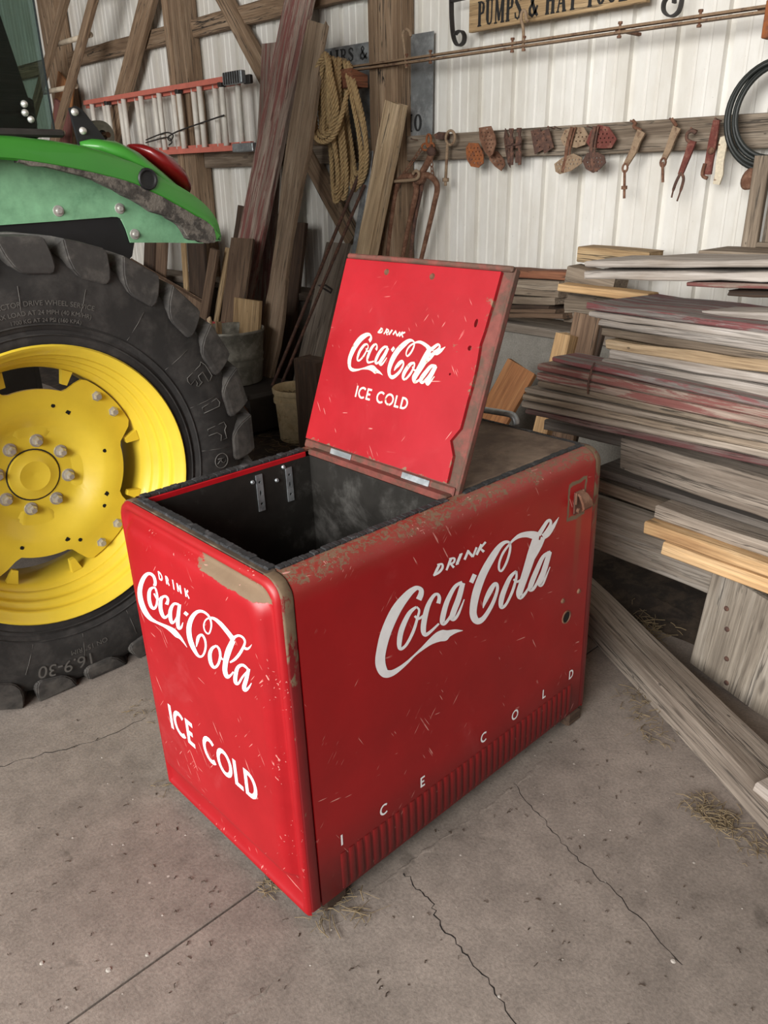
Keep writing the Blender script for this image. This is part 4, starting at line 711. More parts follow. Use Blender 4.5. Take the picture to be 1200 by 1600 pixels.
# end panel version: minus y and z
SCRIPT_END = [
  [-4548,7068,-4694,7034,-4539,7083,-4682,7051,-4524,7106,-4665,7074,-4506,7137,-4649,7098,-4490,7170,-4636,7120,-4483,7203,-4630,7142,-4483,7234,-4627,7168,-4487,7267,-4628,7198,-4496,7299,-4633,7227,-4511,7328,-4643,7251,-4536,7349,-4659,7265,-4572,7362,-4682,7273,-4617,7367,-4713,7276,-4669,7366,-4749,7274,-4728,7357,-4783,7267,-4794,7337,-4811,7257,-4863,7308,-4837,7242,-4932,7271,-4870,7220,-5002,7227,-4907,7191,-5069,7179,-4946,7157,-5135,7125,-4985,7119,-5199,7066,-5029,7074,-5262,7001,-5077,7021,-5323,6932,-5125,6962,-5380,6862,-5171,6903,-5430,6795,-5210,6846,-5474,6730,-5244,6791,-5512,6666,-5275,6737,-5545,6601,-5300,6683,-5573,6537,-5321,6631,-5593,6474,-5334,6580,-5607,6411,-5341,6529,-5613,6349,-5341,6479,-5614,6289,-5335,6429,-5608,6233,-5325,6381,-5597,6181,-5312,6336,-5579,6133,-5296,6295,-5555,6088,-5275,6255,-5525,6047,-5251,6218,-5490,6012,-5224,6184,-5450,5982,-5196,6155,-5406,5958,-5166,6130,-5355,5941,-5135,6108,-5301,5929,-5100,6090,-5245,5921,-5064,6075,-5186,5918,-5026,6064,-5124,5921,-4988,6056,-5060,5931,-4948,6053,-4997,5943,-4902,6052,-4936,5956,-4853,6055,-4877,5967,-4800,6059,-4816,5978,-4744,6066,-4755,5988,-4685,6076,-4694,5998,-4624,6089,-4636,6008,-4563,6101,-4581,6015,-4503,6113,-4529,6021,-4446,6125,-4479,6026,-4389,6137,-4431,6029,-4332,6150,-4385,6031,-4276,6161,-4342,6032,-4221,6171,-4300,6031,-4167,6181,-4260,6028,-4113,6190,-4222,6024,-4060,6197,-4187,6020,-4010,6202,-4154,6016,-3962,6204,-4124,6011,-3919,6200,-4095,6004,-3882,6193,-4063,5997,-3851,6184,-4029,5992,-3824,6175,-3991,5989,-3802,6167,-3950,5991,-3783,6159,-3911,5998,-3764,6151,-3876,6006,-3743,6142,-3844,6013,-3720,6132,-3813,6015,-3697,6119,-3782,6013,-3674,6104,-3752,6007,-3653,6088,-3722,5999,-3633,6070,-3691,5990,-3613,6053,-3661,5981,-3593,6034,-3628,5970,-3572,6014,-3592,5958,-3550,5991,-3558,5946,-3530,5969,-3529,5935,-3512,5949,-3509,5928,-3499,5936],
  [-4670,7016,-4651,6981,-4701,7001,-4683,6960,-4748,6980,-4726,6933,-4809,6949,-4768,6905,-4879,6906,-4799,6880,-4944,6852,-4817,6860,-4990,6798,-4836,6832,-5027,6743,-4858,6792,-5057,6687,-4878,6747,-5080,6632,-4895,6701,-5096,6579,-4907,6658,-5105,6528,-4914,6614,-5108,6475,-4917,6567,-5103,6426,-4915,6522,-5092,6383,-4909,6483,-5074,6349,-4900,6455,-5046,6326,-4887,6435,-5007,6313,-4869,6421,-4962,6309,-4850,6412,-4909,6315,-4835,6409,-4843,6338,-4836,6406,-4778,6379,-4835,6407,-4729,6421,-4813,6424,-4688,6465,-4784,6455,-4652,6511,-4754,6491,-4621,6556,-4726,6530,-4593,6604,-4700,6572,-4568,6657,-4675,6621,-4547,6711,-4652,6673,-4529,6763,-4633,6723,-4518,6810,-4620,6767,-4513,6854,-4614,6809,-4514,6897,-4612,6849,-4520,6935,-4615,6887,-4528,6969,-4621,6920,-4538,6996,-4628,6945,-4553,7015,-4637,6961,-4574,7026,-4650,6970,-4596,7031,-4664,6975,-4614,7032,-4679,6978,-4625,7035,-4691,6981],
  [-4744,6799,-4679,6841,-4726,6780,-4659,6823,-4700,6752,-4630,6797,-4668,6722,-4598,6770,-4632,6698,-4564,6750,-4586,6691,-4541,6746,-4516,6719,-4533,6750,-4458,6761,-4503,6773,-4410,6804,-4463,6808,-4372,6840,-4426,6844,-4347,6863,-4398,6869],
  [-4090,6769,-4246,6736,-4077,6791,-4224,6762,-4057,6825,-4193,6798,-4034,6866,-4162,6836,-4014,6907,-4137,6869,-4006,6942,-4126,6890,-4012,6968,-4125,6904,-4028,6987,-4132,6919,-4051,7001,-4145,6929,-4082,7008,-4161,6933,-4125,7005,-4172,6932,-4177,6988,-4189,6925,-4232,6964,-4219,6909,-4291,6931,-4251,6888,-4352,6891,-4279,6866,-4408,6844,-4300,6845,-4453,6794,-4319,6818,-4492,6742,-4339,6782,-4526,6688,-4358,6740,-4555,6634,-4373,6698,-4576,6583,-4385,6658,-4590,6534,-4393,6619,-4598,6484,-4398,6577,-4600,6437,-4399,6536,-4595,6394,-4397,6499,-4584,6358,-4391,6468,-4564,6329,-4383,6440,-4537,6304,-4371,6414,-4503,6285,-4357,6393,-4460,6276,-4343,6381,-4398,6284,-4341,6376,-4321,6320,-4341,6375,-4258,6365,-4311,6394,-4204,6411,-4268,6427,-4158,6453,-4224,6464,-4120,6490,-4187,6496,-4088,6525,-4158,6522,-4062,6559,-4132,6549,-4043,6589,-4109,6577,-4028,6613,-4089,6601,-4018,6629,-4074,6619],
  [-3553,7018,-3594,6954,-3583,7012,-3627,6946,-3627,7005,-3672,6936,-3683,6993,-3720,6924,-3748,6973,-3762,6909,-3819,6938,-3786,6895,-3884,6891,-3808,6874,-3941,6841,-3839,6840,-3994,6787,-3870,6800,-4041,6733,-3899,6758,-4081,6680,-3923,6718,-4114,6628,-3943,6680,-4139,6575,-3959,6640,-4158,6525,-3973,6598,-4171,6478,-3983,6558,-4178,6435,-3990,6522,-4179,6395,-3996,6485,-4173,6355,-3998,6448,-4161,6320,-3997,6415,-4141,6294,-3994,6393,-4102,6281,-3995,6386,-4031,6301,-4014,6379,-3970,6340,-4008,6379,-3922,6380,-3980,6398,-3878,6423,-3941,6429,-3837,6469,-3902,6466,-3794,6521,-3859,6513,-3747,6583,-3813,6572,-3700,6647,-3766,6635,-3657,6710,-3723,6696,-3621,6765,-3688,6749,-3592,6814,-3660,6795,-3569,6861,-3638,6839,-3550,6903,-3620,6880,-3535,6937,-3605,6914,-3524,6961,-3594,6939],
  [-3622,6977,-3481,7024,-3639,6939,-3496,6987,-3665,6885,-3516,6934,-3694,6821,-3540,6873,-3723,6755,-3564,6810,-3750,6694,-3585,6752,-3774,6637,-3606,6697,-3799,6577,-3626,6641,-3822,6519,-3645,6586,-3842,6464,-3661,6537,-3854,6415,-3672,6495,-3858,6373,-3681,6457,-3856,6336,-3686,6423,-3849,6305,-3689,6394,-3835,6282,-3689,6374,-3810,6266,-3690,6366,-3756,6273,-3708,6362,-3697,6303,-3718,6356,-3653,6335,-3705,6363,-3619,6368,-3683,6379,-3589,6401,-3662,6397,-3566,6436,-3637,6423,-3546,6475,-3607,6460,-3529,6513,-3578,6500,-3515,6545,-3552,6535,-3505,6568,-3534,6560],
  [-3433,6824,-3325,6928,-3309,6808,-3201,6912],
  [-3054,6145,-3073,6137,-3038,6170,-3072,6157,-3015,6205,-3070,6184,-2988,6246,-3067,6217,-2962,6287,-3062,6252,-2938,6325,-3052,6286,-2917,6360,-3040,6320,-2898,6396,-3026,6355,-2879,6429,-3007,6394,-2862,6456,-2983,6433,-2848,6476,-2951,6474,-2831,6494,-2910,6513,-2810,6515,-2865,6549,-2789,6533,-2817,6581,-2775,6544,-2766,6608,-2768,6549,-2716,6622,-2755,6550,-2681,6620,-2736,6543,-2655,6608,-2718,6529,-2634,6590,-2703,6511,-2617,6568,-2691,6490,-2605,6544,-2684,6465,-2598,6515,-2680,6435,-2594,6483,-2681,6402,-2594,6446,-2685,6367,-2598,6408,-2693,6330,-2606,6368,-2705,6292,-2620,6324,-2723,6249,-2639,6278,-2745,6205,-2662,6230,-2768,6162,-2688,6184,-2791,6124,-2714,6141,-2815,6090,-2743,6101,-2840,6058,-2774,6061,-2865,6030,-2808,6023,-2888,6008,-2846,5987,-2909,5993,-2888,5955,-2930,5981,-2931,5928,-2951,5972,-2977,5905,-2970,5968,-3025,5888,-2991,5969,-3072,5881,-3014,5977,-3118,5883,-3040,5997,-3163,5896,-3067,6029,-3211,5918,-3093,6067,-3258,5946,-3116,6109,-3301,5978,-3137,6150,-3337,6014,-3155,6190,-3366,6052,-3172,6232,-3390,6095,-3186,6276,-3408,6142,-3195,6321,-3421,6192,-3199,6367,-3428,6245,-3198,6415,-3427,6301,-3192,6467,-3421,6360,-3181,6520,-3408,6422,-3167,6572,-3390,6485,-3148,6624,-3365,6548,-3126,6675,-3334,6612,-3098,6727,-3296,6677,-3066,6779,-3253,6741,-3032,6829,-3207,6804,-2997,6877,-3156,6865,-2960,6924,-3101,6925,-2918,6972,-3040,6984,-2875,7017,-2977,7040,-2833,7057,-2913,7092,-2794,7090,-2850,7137,-2758,7116,-2787,7176,-2721,7139,-2725,7208,-2682,7159,-2667,7232,-2642,7176,-2611,7251,-2603,7189,-2559,7263,-2562,7198,-2507,7270,-2518,7202,-2458,7272,-2476,7202,-2411,7269,-2437,7198,-2369,7262,-2405,7190,-2335,7250,-2380,7178,-2307,7233,-2360,7160,-2285,7212,-2344,7138,-2269,7186,-2333,7114,-2258,7158,-2325,7088,-2252,7128,-2323,7059,-2251,7095,-2326,7027,-2256,7058,-2332,6992,-2265,7019,-2343,6956,-2278,6980,-2356,6922,-2294,6941,-2374,6884,-2314,6901,-2396,6844,-2339,6857,-2421,6805,-2368,6813,-2445,6774,-2399,6773,-2460,6758,-2436,6738,-2469,6753,-2482,6713,-2487,6749,-2521,6703,-2511,6748,-2554,6703,-2534,6752,-2582,6709,-2553,6761,-2604,6720,-2567,6774,-2622,6736,-2580,6794,-2635,6758,-2588,6818,-2645,6785,-2592,6845,-2649,6815,-2589,6872,-2646,6848,-2579,6903,-2635,6883,-2563,6937,-2617,6922,-2541,6974,-2594,6963,-2517,7008,-2567,7002,-2492,7039,-2537,7040,-2465,7065,-2503,7074,-2435,7091,-2465,7107,-2403,7114,-2425,7138,-2369,7135,-2383,7167,-2336,7152,-2340,7192,-2302,7167,-2297,7216,-2269,7178,-2252,7237,-2236,7186,-2204,7257,-2204,7191,-2154,7272,-2171,7193,-2103,7282,-2136,7192,-2053,7287,-2098,7187,-2003,7288,-2059,7178,-1954,7284,-2019,7168,-1906,7278,-1978,7155,-1857,7269,-1936,7141,-1808,7257,-1892,7123,-1759,7241,-1847,7103,-1711,7223,-1804,7083,-1665,7205,-1764,7064,-1623,7188,-1726,7046,-1583,7171,-1689,7026,-1543,7153,-1654,7008,-1507,7136,-1625,6993,-1477,7121,-1604,6981,-1456,7111],
  [-1490,6981,-1610,6978,-1477,7000,-1594,6995,-1462,7024,-1571,7021,-1445,7050,-1542,7052,-1428,7074,-1507,7087,-1411,7094,-1471,7120,-1389,7114,-1434,7148,-1362,7137,-1395,7176,-1334,7158,-1355,7202,-1307,7176,-1314,7226,-1284,7189,-1272,7245,-1259,7199,-1233,7259,-1231,7207,-1195,7267,-1203,7211,-1160,7272,-1178,7212,-1128,7272,-1158,7210,-1101,7269,-1142,7204,-1079,7260,-1128,7195,-1061,7247,-1117,7182,-1047,7230,-1111,7167,-1039,7209,-1110,7149,-1037,7185,-1116,7130,-1042,7158,-1127,7107,-1053,7127,-1143,7079,-1068,7095,-1163,7048,-1087,7061,-1187,7012,-1109,7024,-1215,6971,-1134,6982,-1247,6926,-1165,6935,-1283,6879,-1199,6885,-1320,6831,-1235,6835,-1356,6785,-1273,6785,-1394,6740,-1312,6737,-1432,6695,-1354,6688,-1472,6650,-1398,6640,-1511,6607,-1443,6592,-1549,6567,-1489,6547,-1589,6527,-1540,6502,-1633,6486,-1594,6459,-1678,6446,-1646,6420,-1717,6411,-1689,6388,-1745,6385,-1720,6365],
  [-1185,6969,-1130,7043,-1169,6969,-1112,7044,-1145,6970,-1088,7045,-1114,6971,-1062,7047,-1080,6977,-1039,7050,-1042,6989,-1026,7053,-1005,7010,-1017,7056,-974,7034,-1003,7064,-949,7057,-985,7077,-928,7079,-965,7094,-909,7101,-943,7111,-889,7126,-921,7130,-871,7152,-897,7154,-855,7177,-873,7178,-841,7199,-852,7199,-832,7214,-838,7214],
  [-1595,6985,-1428,7009,-1629,6940,-1456,6964,-1677,6874,-1495,6901,-1733,6796,-1540,6827,-1790,6713,-1586,6752,-1840,6633,-1626,6683,-1881,6558,-1663,6617,-1917,6483,-1703,6546,-1950,6409,-1741,6475,-1979,6337,-1775,6406,-2005,6271,-1805,6343,-2027,6209,-1829,6286,-2046,6150,-1849,6232,-2062,6094,-1864,6183,-2072,6043,-1875,6140,-2075,5998,-1881,6104,-2069,5957,-1882,6073,-2057,5923,-1878,6045,-2037,5896,-1871,6022,-2011,5878,-1862,6007,-1971,5871,-1862,6001,-1907,5892,-1879,5993,-1849,5930,-1880,5989,-1809,5967,-1859,6002,-1777,6001,-1829,6025,-1748,6032,-1800,6048,-1719,6066,-1772,6073,-1689,6104,-1741,6105,-1663,6140,-1710,6139,-1641,6170,-1684,6169,-1625,6191,-1665,6191],
  [-2202,6588,-2175,6556,-2231,6569,-2203,6534,-2274,6541,-2242,6503,-2326,6506,-2283,6469,-2383,6463,-2319,6436,-2436,6415,-2345,6408,-2479,6367,-2367,6377,-2517,6318,-2390,6342,-2552,6267,-2411,6305,-2580,6215,-2428,6268,-2601,6164,-2440,6232,-2614,6113,-2449,6193,-2619,6062,-2454,6150,-2618,6013,-2454,6106,-2611,5970,-2452,6067,-2598,5935,-2445,6037,-2578,5909,-2435,6014,-2550,5889,-2422,5993,-2516,5877,-2406,5979,-2474,5874,-2392,5973,-2419,5888,-2387,5971,-2358,5923,-2381,5974,-2306,5965,-2357,5992,-2258,6011,-2325,6022,-2215,6059,-2292,6059,-2177,6108,-2262,6096,-2143,6160,-2234,6138,-2112,6216,-2206,6188,-2084,6273,-2180,6241,-2060,6328,-2159,6291,-2044,6376,-2144,6334,-2034,6419,-2134,6372,-2031,6459,-2130,6407,-2033,6493,-2130,6438,-2040,6524,-2134,6466,-2050,6549,-2140,6489,-2068,6569,-2150,6506,-2093,6583,-2167,6519,-2120,6591,-2187,6529,-2142,6596,-2206,6537,-2157,6600,-2220,6544],
  [-2139,6411,-2086,6447,-2130,6392,-2075,6429,-2117,6362,-2060,6402,-2101,6331,-2042,6373,-2081,6304,-2023,6350,-2054,6290,-2007,6342,-2008,6302,-1999,6345,-1963,6330,-1979,6358,-1925,6359,-1951,6380,-1895,6385,-1922,6404,-1876,6400,-1901,6421],
  [-1032,6558,-1083,6502,-1056,6564,-1111,6505,-1089,6575,-1149,6511,-1130,6586,-1192,6514,-1176,6591,-1234,6513,-1229,6584,-1265,6505,-1287,6560,-1289,6492,-1345,6527,-1317,6471,-1401,6486,-1347,6446,-1454,6439,-1375,6418,-1503,6387,-1398,6390,-1544,6331,-1419,6356,-1579,6272,-1441,6312,-1608,6213,-1462,6263,-1632,6157,-1481,6214,-1651,6107,-1497,6169,-1666,6061,-1511,6128,-1678,6015,-1523,6087,-1684,5972,-1532,6051,-1685,5936,-1536,6023,-1676,5908,-1536,6006,-1657,5891,-1535,5997,-1626,5885,-1533,5990,-1581,5894,-1535,5986,-1526,5923,-1538,5982,-1476,5966,-1529,5986,-1435,6015,-1501,6015,-1393,6072,-1463,6065,-1351,6133,-1419,6126,-1309,6193,-1372,6189,-1269,6247,-1326,6247,-1227,6298,-1277,6303,-1180,6353,-1225,6360,-1133,6405,-1175,6413,-1093,6450,-1132,6458,-1065,6482,-1103,6489],
  [-1106,6531,-988,6571,-1125,6490,-1003,6531,-1151,6431,-1024,6474,-1183,6362,-1049,6408,-1215,6293,-1076,6340,-1243,6232,-1101,6278,-1271,6178,-1127,6221,-1300,6123,-1154,6165,-1329,6068,-1180,6113,-1355,6017,-1200,6071,-1372,5971,-1212,6040,-1377,5933,-1217,6020,-1373,5904,-1220,6004,-1360,5883,-1221,5994,-1335,5873,-1224,5989,-1289,5880,-1241,5984,-1234,5911,-1257,5973,-1195,5945,-1246,5980,-1163,5980,-1222,6000,-1134,6014,-1193,6027,-1106,6050,-1165,6055,-1079,6089,-1134,6088,-1051,6134,-1097,6130,-1025,6177,-1061,6174,-1003,6215,-1030,6213,-988,6241,-1008,6239],
]


# ================================================================== SETTING
WX = 3.04
# floor: poured strips with a recessed joint
fl = tag(empty('floor'), kind='structure')
for (ya, yb) in ((0.181, 10.0), (-5.0, 0.176)):
    MB().box((-7.0, ya, -0.12), (3.2, yb, 0.0), ch=0.003).build('concrete_slab', 'concrete_floor', fl)
MB().box((-7.0, -5.0, -0.3), (3.2, 10.0, -0.05)).build('slab_bed', 'dirt', fl)


def crack(pts, w):
    R = random.Random(len(pts)); P = crom([(x, y, 0) for x, y in pts], 7)
    vs = []
    for i, p in enumerate(P):
        t = (P[min(i + 1, len(P) - 1)] - P[max(i - 1, 0)]).normalized(); nn = V((-t.y, t.x, 0))
        p = p + nn * (R.random() - 0.5) * 0.012; ww = w * (0.4 + R.random())
        vs += [(p.x + nn.x * ww, p.y + nn.y * ww, 0.0006), (p.x - nn.x * ww, p.y - nn.y * ww, 0.0006)]
    obj('crack', vs, [(2 * i, 2 * i + 1, 2 * i + 3, 2 * i + 2) for i in range(len(P) - 1)], 'black_hole', fl)


R = random.Random(17); mb = MB(); n = 90
for i in range(n + 1):
    x = -0.42 + 1.25 * i / n; y = -0.034 + 0.010 * sin(x * 7) + (R.random() - .5) * 0.008
    wd_ = 0.011 * R.random() ** 1.6 + 0.001; h = 0.0035 * R.random()
    mb.v += [(x, y + wd_, -0.0003), (x, y + wd_ * 0.3, h), (x, y - wd_ * 0.4, h * 0.8), (x, y - wd_, -0.0003)]
for i in range(n):
    for k in range(3): mb.f.append((i * 4 + k, i * 4 + k + 1, i * 4 + 5 + k, i * 4 + 4 + k))
mb.build('mortar_ridge', 'concrete_floor', fl, True)
crack([(0.25, -0.037), (0.241, -0.083), (0.238, -0.131), (0.208, -0.185), (0.195, -0.263), (0.177, -0.349), (0.15, -0.436), (0.10, -0.6)], 0.0012)
crack([(0.68, -0.037), (0.639, -0.134), (0.611, -0.214), (0.581, -0.3), (0.567, -0.381), (0.543, -0.47), (0.5, -0.62)], 0.0009)
crack([(-0.34, 1.06), (-0.308, 1.046), (-0.21, 1.016), (-0.077, 0.964), (0.1, 0.95)], 0.0012)

# the earth and litter beyond the slab's kept area, at the foot of the wall
mb = MB()
R = random.Random(3)
nx, ny = 26, 60
for i in range(nx + 1):
    for j in range(ny + 1):
        x = 1.66 + (2.78 - 1.66) * i / nx; y = -1.6 + 8.5 * j / ny
        e = min(1.0, i / 5)
        mb.v.append((x + (R.random() - .5) * 0.03, y + (R.random() - .5) * 0.1, 0.002 + e * (0.012 + 0.02 * R.random()) - (0.01 if i == 0 else 0)))
for i in range(nx):
    for j in range(ny):
        a = i * (ny + 1) + j; mb.f.append((a, a + ny + 1, a + ny + 2, a + 1))
o = mb.build('earth_litter', 'dirt', None, True); tag(o, 'brown earth and litter on the floor along the wall foot', 'earth', kind='stuff')

# footing and sill of the back wall
MB().box((2.80, -3.0, 0.0), (3.06, 10.0, 0.745), ch=0.006).build('trim_footing', 'concrete_wall')['kind'] = 'structure'
sill = tag(empty('trim_sill'), kind='structure')
for k, (ya, yb) in enumerate(((-3.0, 0.9), (0.905, 4.1), (4.105, 10.0))):
    vs, fs = board_mesh(yb - ya, 0.255, 0.05, 0.003, 40 + k)
    obj('sill_plank', vs, fs, 'wood_grey', sill, False, Matrix(((0, 1, 0, 2.905), (1, 0, 0, ya), (0, 0, 1, 0.748), (0, 0, 0, 1))))

# ribbed sheet metal cladding, one object a sheet
wall = tag(empty('wall_back', (WX, 0, 0)), kind='structure')
P0 = 0.2286
prof = []
for k in range(4):
    q = k * P0
    prof += [(q, 0.0), (q + 0.007, 0.026), (q + 0.036, 0.026), (q + 0.043, 0.0), (q + 0.098, 0.0), (q + 0.103, 0.004), (q + 0.113, 0.004), (q + 0.118, 0.0), (q + 0.158, 0.0), (q + 0.163, 0.004), (q + 0.173, 0.004), (q + 0.178, 0.0)]
prof.append((4 * P0 + 0.002, 0.0015))
vs = [(d, y, z) for z in (0.78, 4.4) for (y, d) in prof]; n = len(prof)
me = bpy.data.meshes.new('metal_sheet'); me.from_pydata(vs, [], [(i, i + 1, n + i + 1, n + i) for i in range(n - 1)]); me.materials.append(MATS['wall_white'])
y = 2.353 - 0.03 - 5 * 4 * P0
while y < 9.8:
    link('metal_sheet', me, wall, Matrix.Translation((0, y, 0))); y += 4 * P0
# posts, girts
post_n = 0
for (y0, y1) in ((2.615, 2.845), (4.86, 5.11), (7.02, 7.3), (0.1 - 0.15, 0.1 + 0.05)):
    if y0 < 1: continue
    g = tag(empty('trim_post', (0, 0, 0)), kind='structure')
    mid = y0 + (y1 - y0) * 0.66
    for (a, b, dx, s) in ((y0, mid - 0.002, 0.0, 1), (mid + 0.002, y1, -0.006, 2)):
        vs, fs = board_mesh(4.2, b - a, 0.14, 0.003, int(y0 * 10) + s)
        obj('post_timber', vs, fs, 'wood_post', g, False, Matrix(((0, 0, 1, 2.885 + dx), (0, 1, 0, (a + b) / 2), (1, 0, 0, 0.0 if y0 < 2.7 else 0.0), (0, 0, 0, 1))))
for (z0, z1, segs) in ((1.63, 1.765, ((-2.0, 2.61), (2.85, 4.855), (5.115, 7.015), (7.305, 9.6))), (2.525, 2.645, ((-2.0, 2.61), (2.85, 4.855), (5.115, 7.015), (7.305, 9.6)))):
    g = tag(empty('trim_girt'), kind='structure')
    for k, (ya, yb) in enumerate(segs):
        vs, fs = board_mesh(yb - ya, z1 - z0, 0.045, 0.004, int(z0 * 100) + k)
        obj('girt_board', vs, fs, 'wood_post' if z0 > 2 else 'wood_greybrown', g, False, Matrix(((0, 0, 1, 2.965), (1, 0, 0, ya), (0, 1, 0, (z0 + z1) / 2), (0, 0, 0, 1))))
# rest of the barn: roof, side walls, front wall with its wide door opening
def plainbox(name, lo, hi, mat):
    o = MB().box(lo, hi).build(name, mat); o['kind'] = 'structure'; return o
plainbox('ceiling', (-3.2, -5.0, 4.4), (3.1, 10.0, 4.5), 'wood_brown')
plainbox('wall_left', (-3.2, 9.8, 0.0), (3.1, 9.9, 4.4), 'wall_white')
plainbox('wall_right', (-3.2, -5.0, 0.0), (3.1, -4.9, 4.4), 'wood_greybrown')
plainbox('wall_front', (-3.3, 4.4, 0.0), (-3.2, 10.0, 4.4), 'wall_white')

# boards, planks and beams
BRACES = [b for b in BOARDS if b[0] == 'trim_brace']
for b in BRACES:
    o = board(*(('trim_brace', None, None, None, 'wood_post') + b[5:])); o['kind'] = 'structure'
for b in BOARDS:
    if b[0] != 'trim_brace': board(*b)

# floor beam and its end piece
def fbeam(name, label, A, B, w, h, z, mat):
    return board(name, label, 'beam', None, mat, (A[0], A[1], z), (B[0], B[1], z), (0, 0, 1), h, w, 0, 0.004)
fbeam('wooden_beam', 'long grey timber lying on the floor from behind the cooler to the right edge', (1.72, 0.66), (0.82, -0.875), 0.135, 0.10, 0.05, 'wood_grey')
fbeam('wooden_board', 'pale board end at the right edge lying over the floor timber', (0.985, -0.545), (0.90, -0.80), 0.2, 0.03, 0.118, 'wood_silver')
# hidden bearers that carry the lumber pile
for k, y in enumerate((-0.15, -0.75)):
    MB().box((1.85, y - 0.09, 0.0), (2.6, y + 0.09, 0.28), ch=0.005).build('wooden_bearer', 'wood_dark').__setitem__('label', ('rough dark bearer under the lumber pile, nearer the wall corner', 'rough dark bearer under the lumber pile, nearer the right edge')[k])
    bpy.context.scene.objects['wooden_bearer' + ('' if k == 0 else '.001')]['category'] = 'bearer'

# ================================================================== COOLER
cool = empty('drink_cooler')
tag(cool, 'red drink cooler with white script lettering and its front lid tipped open', 'cooler')
CX0, CX1, CY1, CH, CR = 0.0, 1.07, 0.617, 0.87, 0.042
SHX, SHY = -0.01446, 0.01446
lean = lambda v: (v[0] + SHX * v[2], v[1] + SHY * v[2], v[2])


def cbuild(mb, name, mat, parent=cool, smooth=False, angle=None):
    mb.v = [lean(v) for v in mb.v]
    return mb.build(name, mat, parent, smooth, None, angle)


def loaf(y0, y1, zb, zt, r, n=8):
    """open outline from near bottom up, over the top, down the far side"""
    p = [(y0, zb), (y0, zb + (zt - r - zb) * 0.5)]
    p += [(y0 + r - r * cos(pi / 2 * i / n), zt - r + r * sin(pi / 2 * i / n)) for i in range(n + 1)]
    return p


near = loaf(0, CY1, 0.042, CH, CR) + [(0.055, CH)]
far = [(CY1 - y, z) for y, z in near]
for nm, pr in (('side_panel', near), ('rear_panel', far)):
    mb = MB(); n = len(pr); xs = [0.028, 0.3, 0.6, 0.9, CX1 - 0.028]
    sgn = 1 if nm == 'side_panel' else -1
    for x in xs:
        mb.v += [(x, y, z) for y, z in pr]
    for i in range(len(xs) - 1):
        for k in range(n - 1): mb.f.append((i * n + k, i * n + k + 1, (i + 1) * n + k + 1, (i + 1) * n + k))
    m0 = len(mb.v)   # inner skin gives the sheet its thickness
    for x in (0.028, CX1 - 0.028):
        mb.v += [(x, y + sgn * (0.003 if z < CH - CR else 0.002), z - (0.003 if z >= CH - CR else 0)) for y, z in pr]
    for k in range(n - 1): mb.f.append((m0 + k, m0 + n + k, m0 + n + k + 1, m0 + k + 1))
    cbuild(mb, nm, 'red_side', smooth=True, angle=40)
# corner trims: strips that wrap over each end, sunk 1.5 mm so that a seam shows
for (xa, xb) in ((0.0, 0.0265), (CX1 - 0.0265, CX1)):
    for sd in (0, 1):
        pr = [(y + 0.0015 if z < CH - CR else y, z - (0.0015 if z > CH - CR * 0.5 else 0)) for y, z in near]
        if sd: pr = [(CY1 - y, z) for y, z in pr]
        mb = MB(); n = len(pr); e = 0.004
        cols = [(xa, 0.004), (xa + e * 0.3, 0.0012), (xa + e, 0.0), (xb - e, 0.0), (xb, 0.0015)] if xa == 0 else [(xa, 0.0015), (xa + e, 0), (xb - e, 0), (xb - e * 0.3, 0.0012), (xb, 0.004)]
        for x, ins in cols:
            mb.v += [(x, y + (ins if not sd else -ins) * (1 if z < CH - CR * 0.3 else 0), z - ins * (1 if z > CH - CR else 0)) for y, z in pr]
        for i in range(4):
            for k in range(n - 1): mb.f.append((i * n + k, i * n + k + 1, (i + 1) * n + k + 1, (i + 1) * n + k))
        cbuild(mb, 'corner_trim', 'corner_trim', smooth=True, angle=50)


def rrect(y0, y1, z0, z1, rb, rt_, n=8):
    out = []
    for (cy, cz, r, a0) in ((y1 - rb, z0 + rb, rb, -90), (y1 - rt_, z1 - rt_, rt_, 0), (y0 + rt_, z1 - rt_, rt_, 90), (y0 + rb, z0 + rb, rb, 180)):
        for i in range(n + 1):
            a = radians(a0 + 90 * i / n); out.append((cy + r * cos(a), cz + r * sin(a)))
    return out


for end in (0, 1):
    rings = []
    O_ = rrect(0.004, CY1 - 0.004, 0.03, CH - 0.002, 0.004, CR)
    rings.append((0.0, O_))
    for ins, dep in ((0.004, -0.007), (0.009, -0.0105), (0.014, -0.0105), (0.019, -0.007), (0.023, -0.003)):
        rings.append((dep, rrect(0.002 + ins, CY1 - 0.002 - ins, 0.03 + ins, CH - 0.002 - ins, 0.005, CR - ins * 0.3)))
    for ins, dep in ((0.0, -0.002), (0.005, -0.006), (0.012, -0.016), (0.020, -0.0235), (0.030, -0.0275), (0.042, -0.0285)):
        rings.append((dep, rrect(0.027 + ins, CY1 - 0.027 - ins, 0.125 + ins * 0.6, 0.838 - ins, 0.014, 0.045 - ins * 0.3)))
    mb = MB(); n = len(O_)
    for dep, rg in rings: mb.v += [(dep if end == 0 else CX1 - dep, y, z) for y, z in rg]
    for i in range(len(rings) - 1):
        for k in range(n):
            k2 = (k + 1) % n; mb.f.append((i * n + k, i * n + k2, (i + 1) * n + k2, (i + 1) * n + k))
    mb.f.append(tuple((len(rings) - 1) * n + k for k in range(n)))
    # top roll behind the end sheet, up to the gasket
    b0 = len(mb.v)
    cbuild(mb, 'end_panel', 'red_end', smooth=True, angle=60)
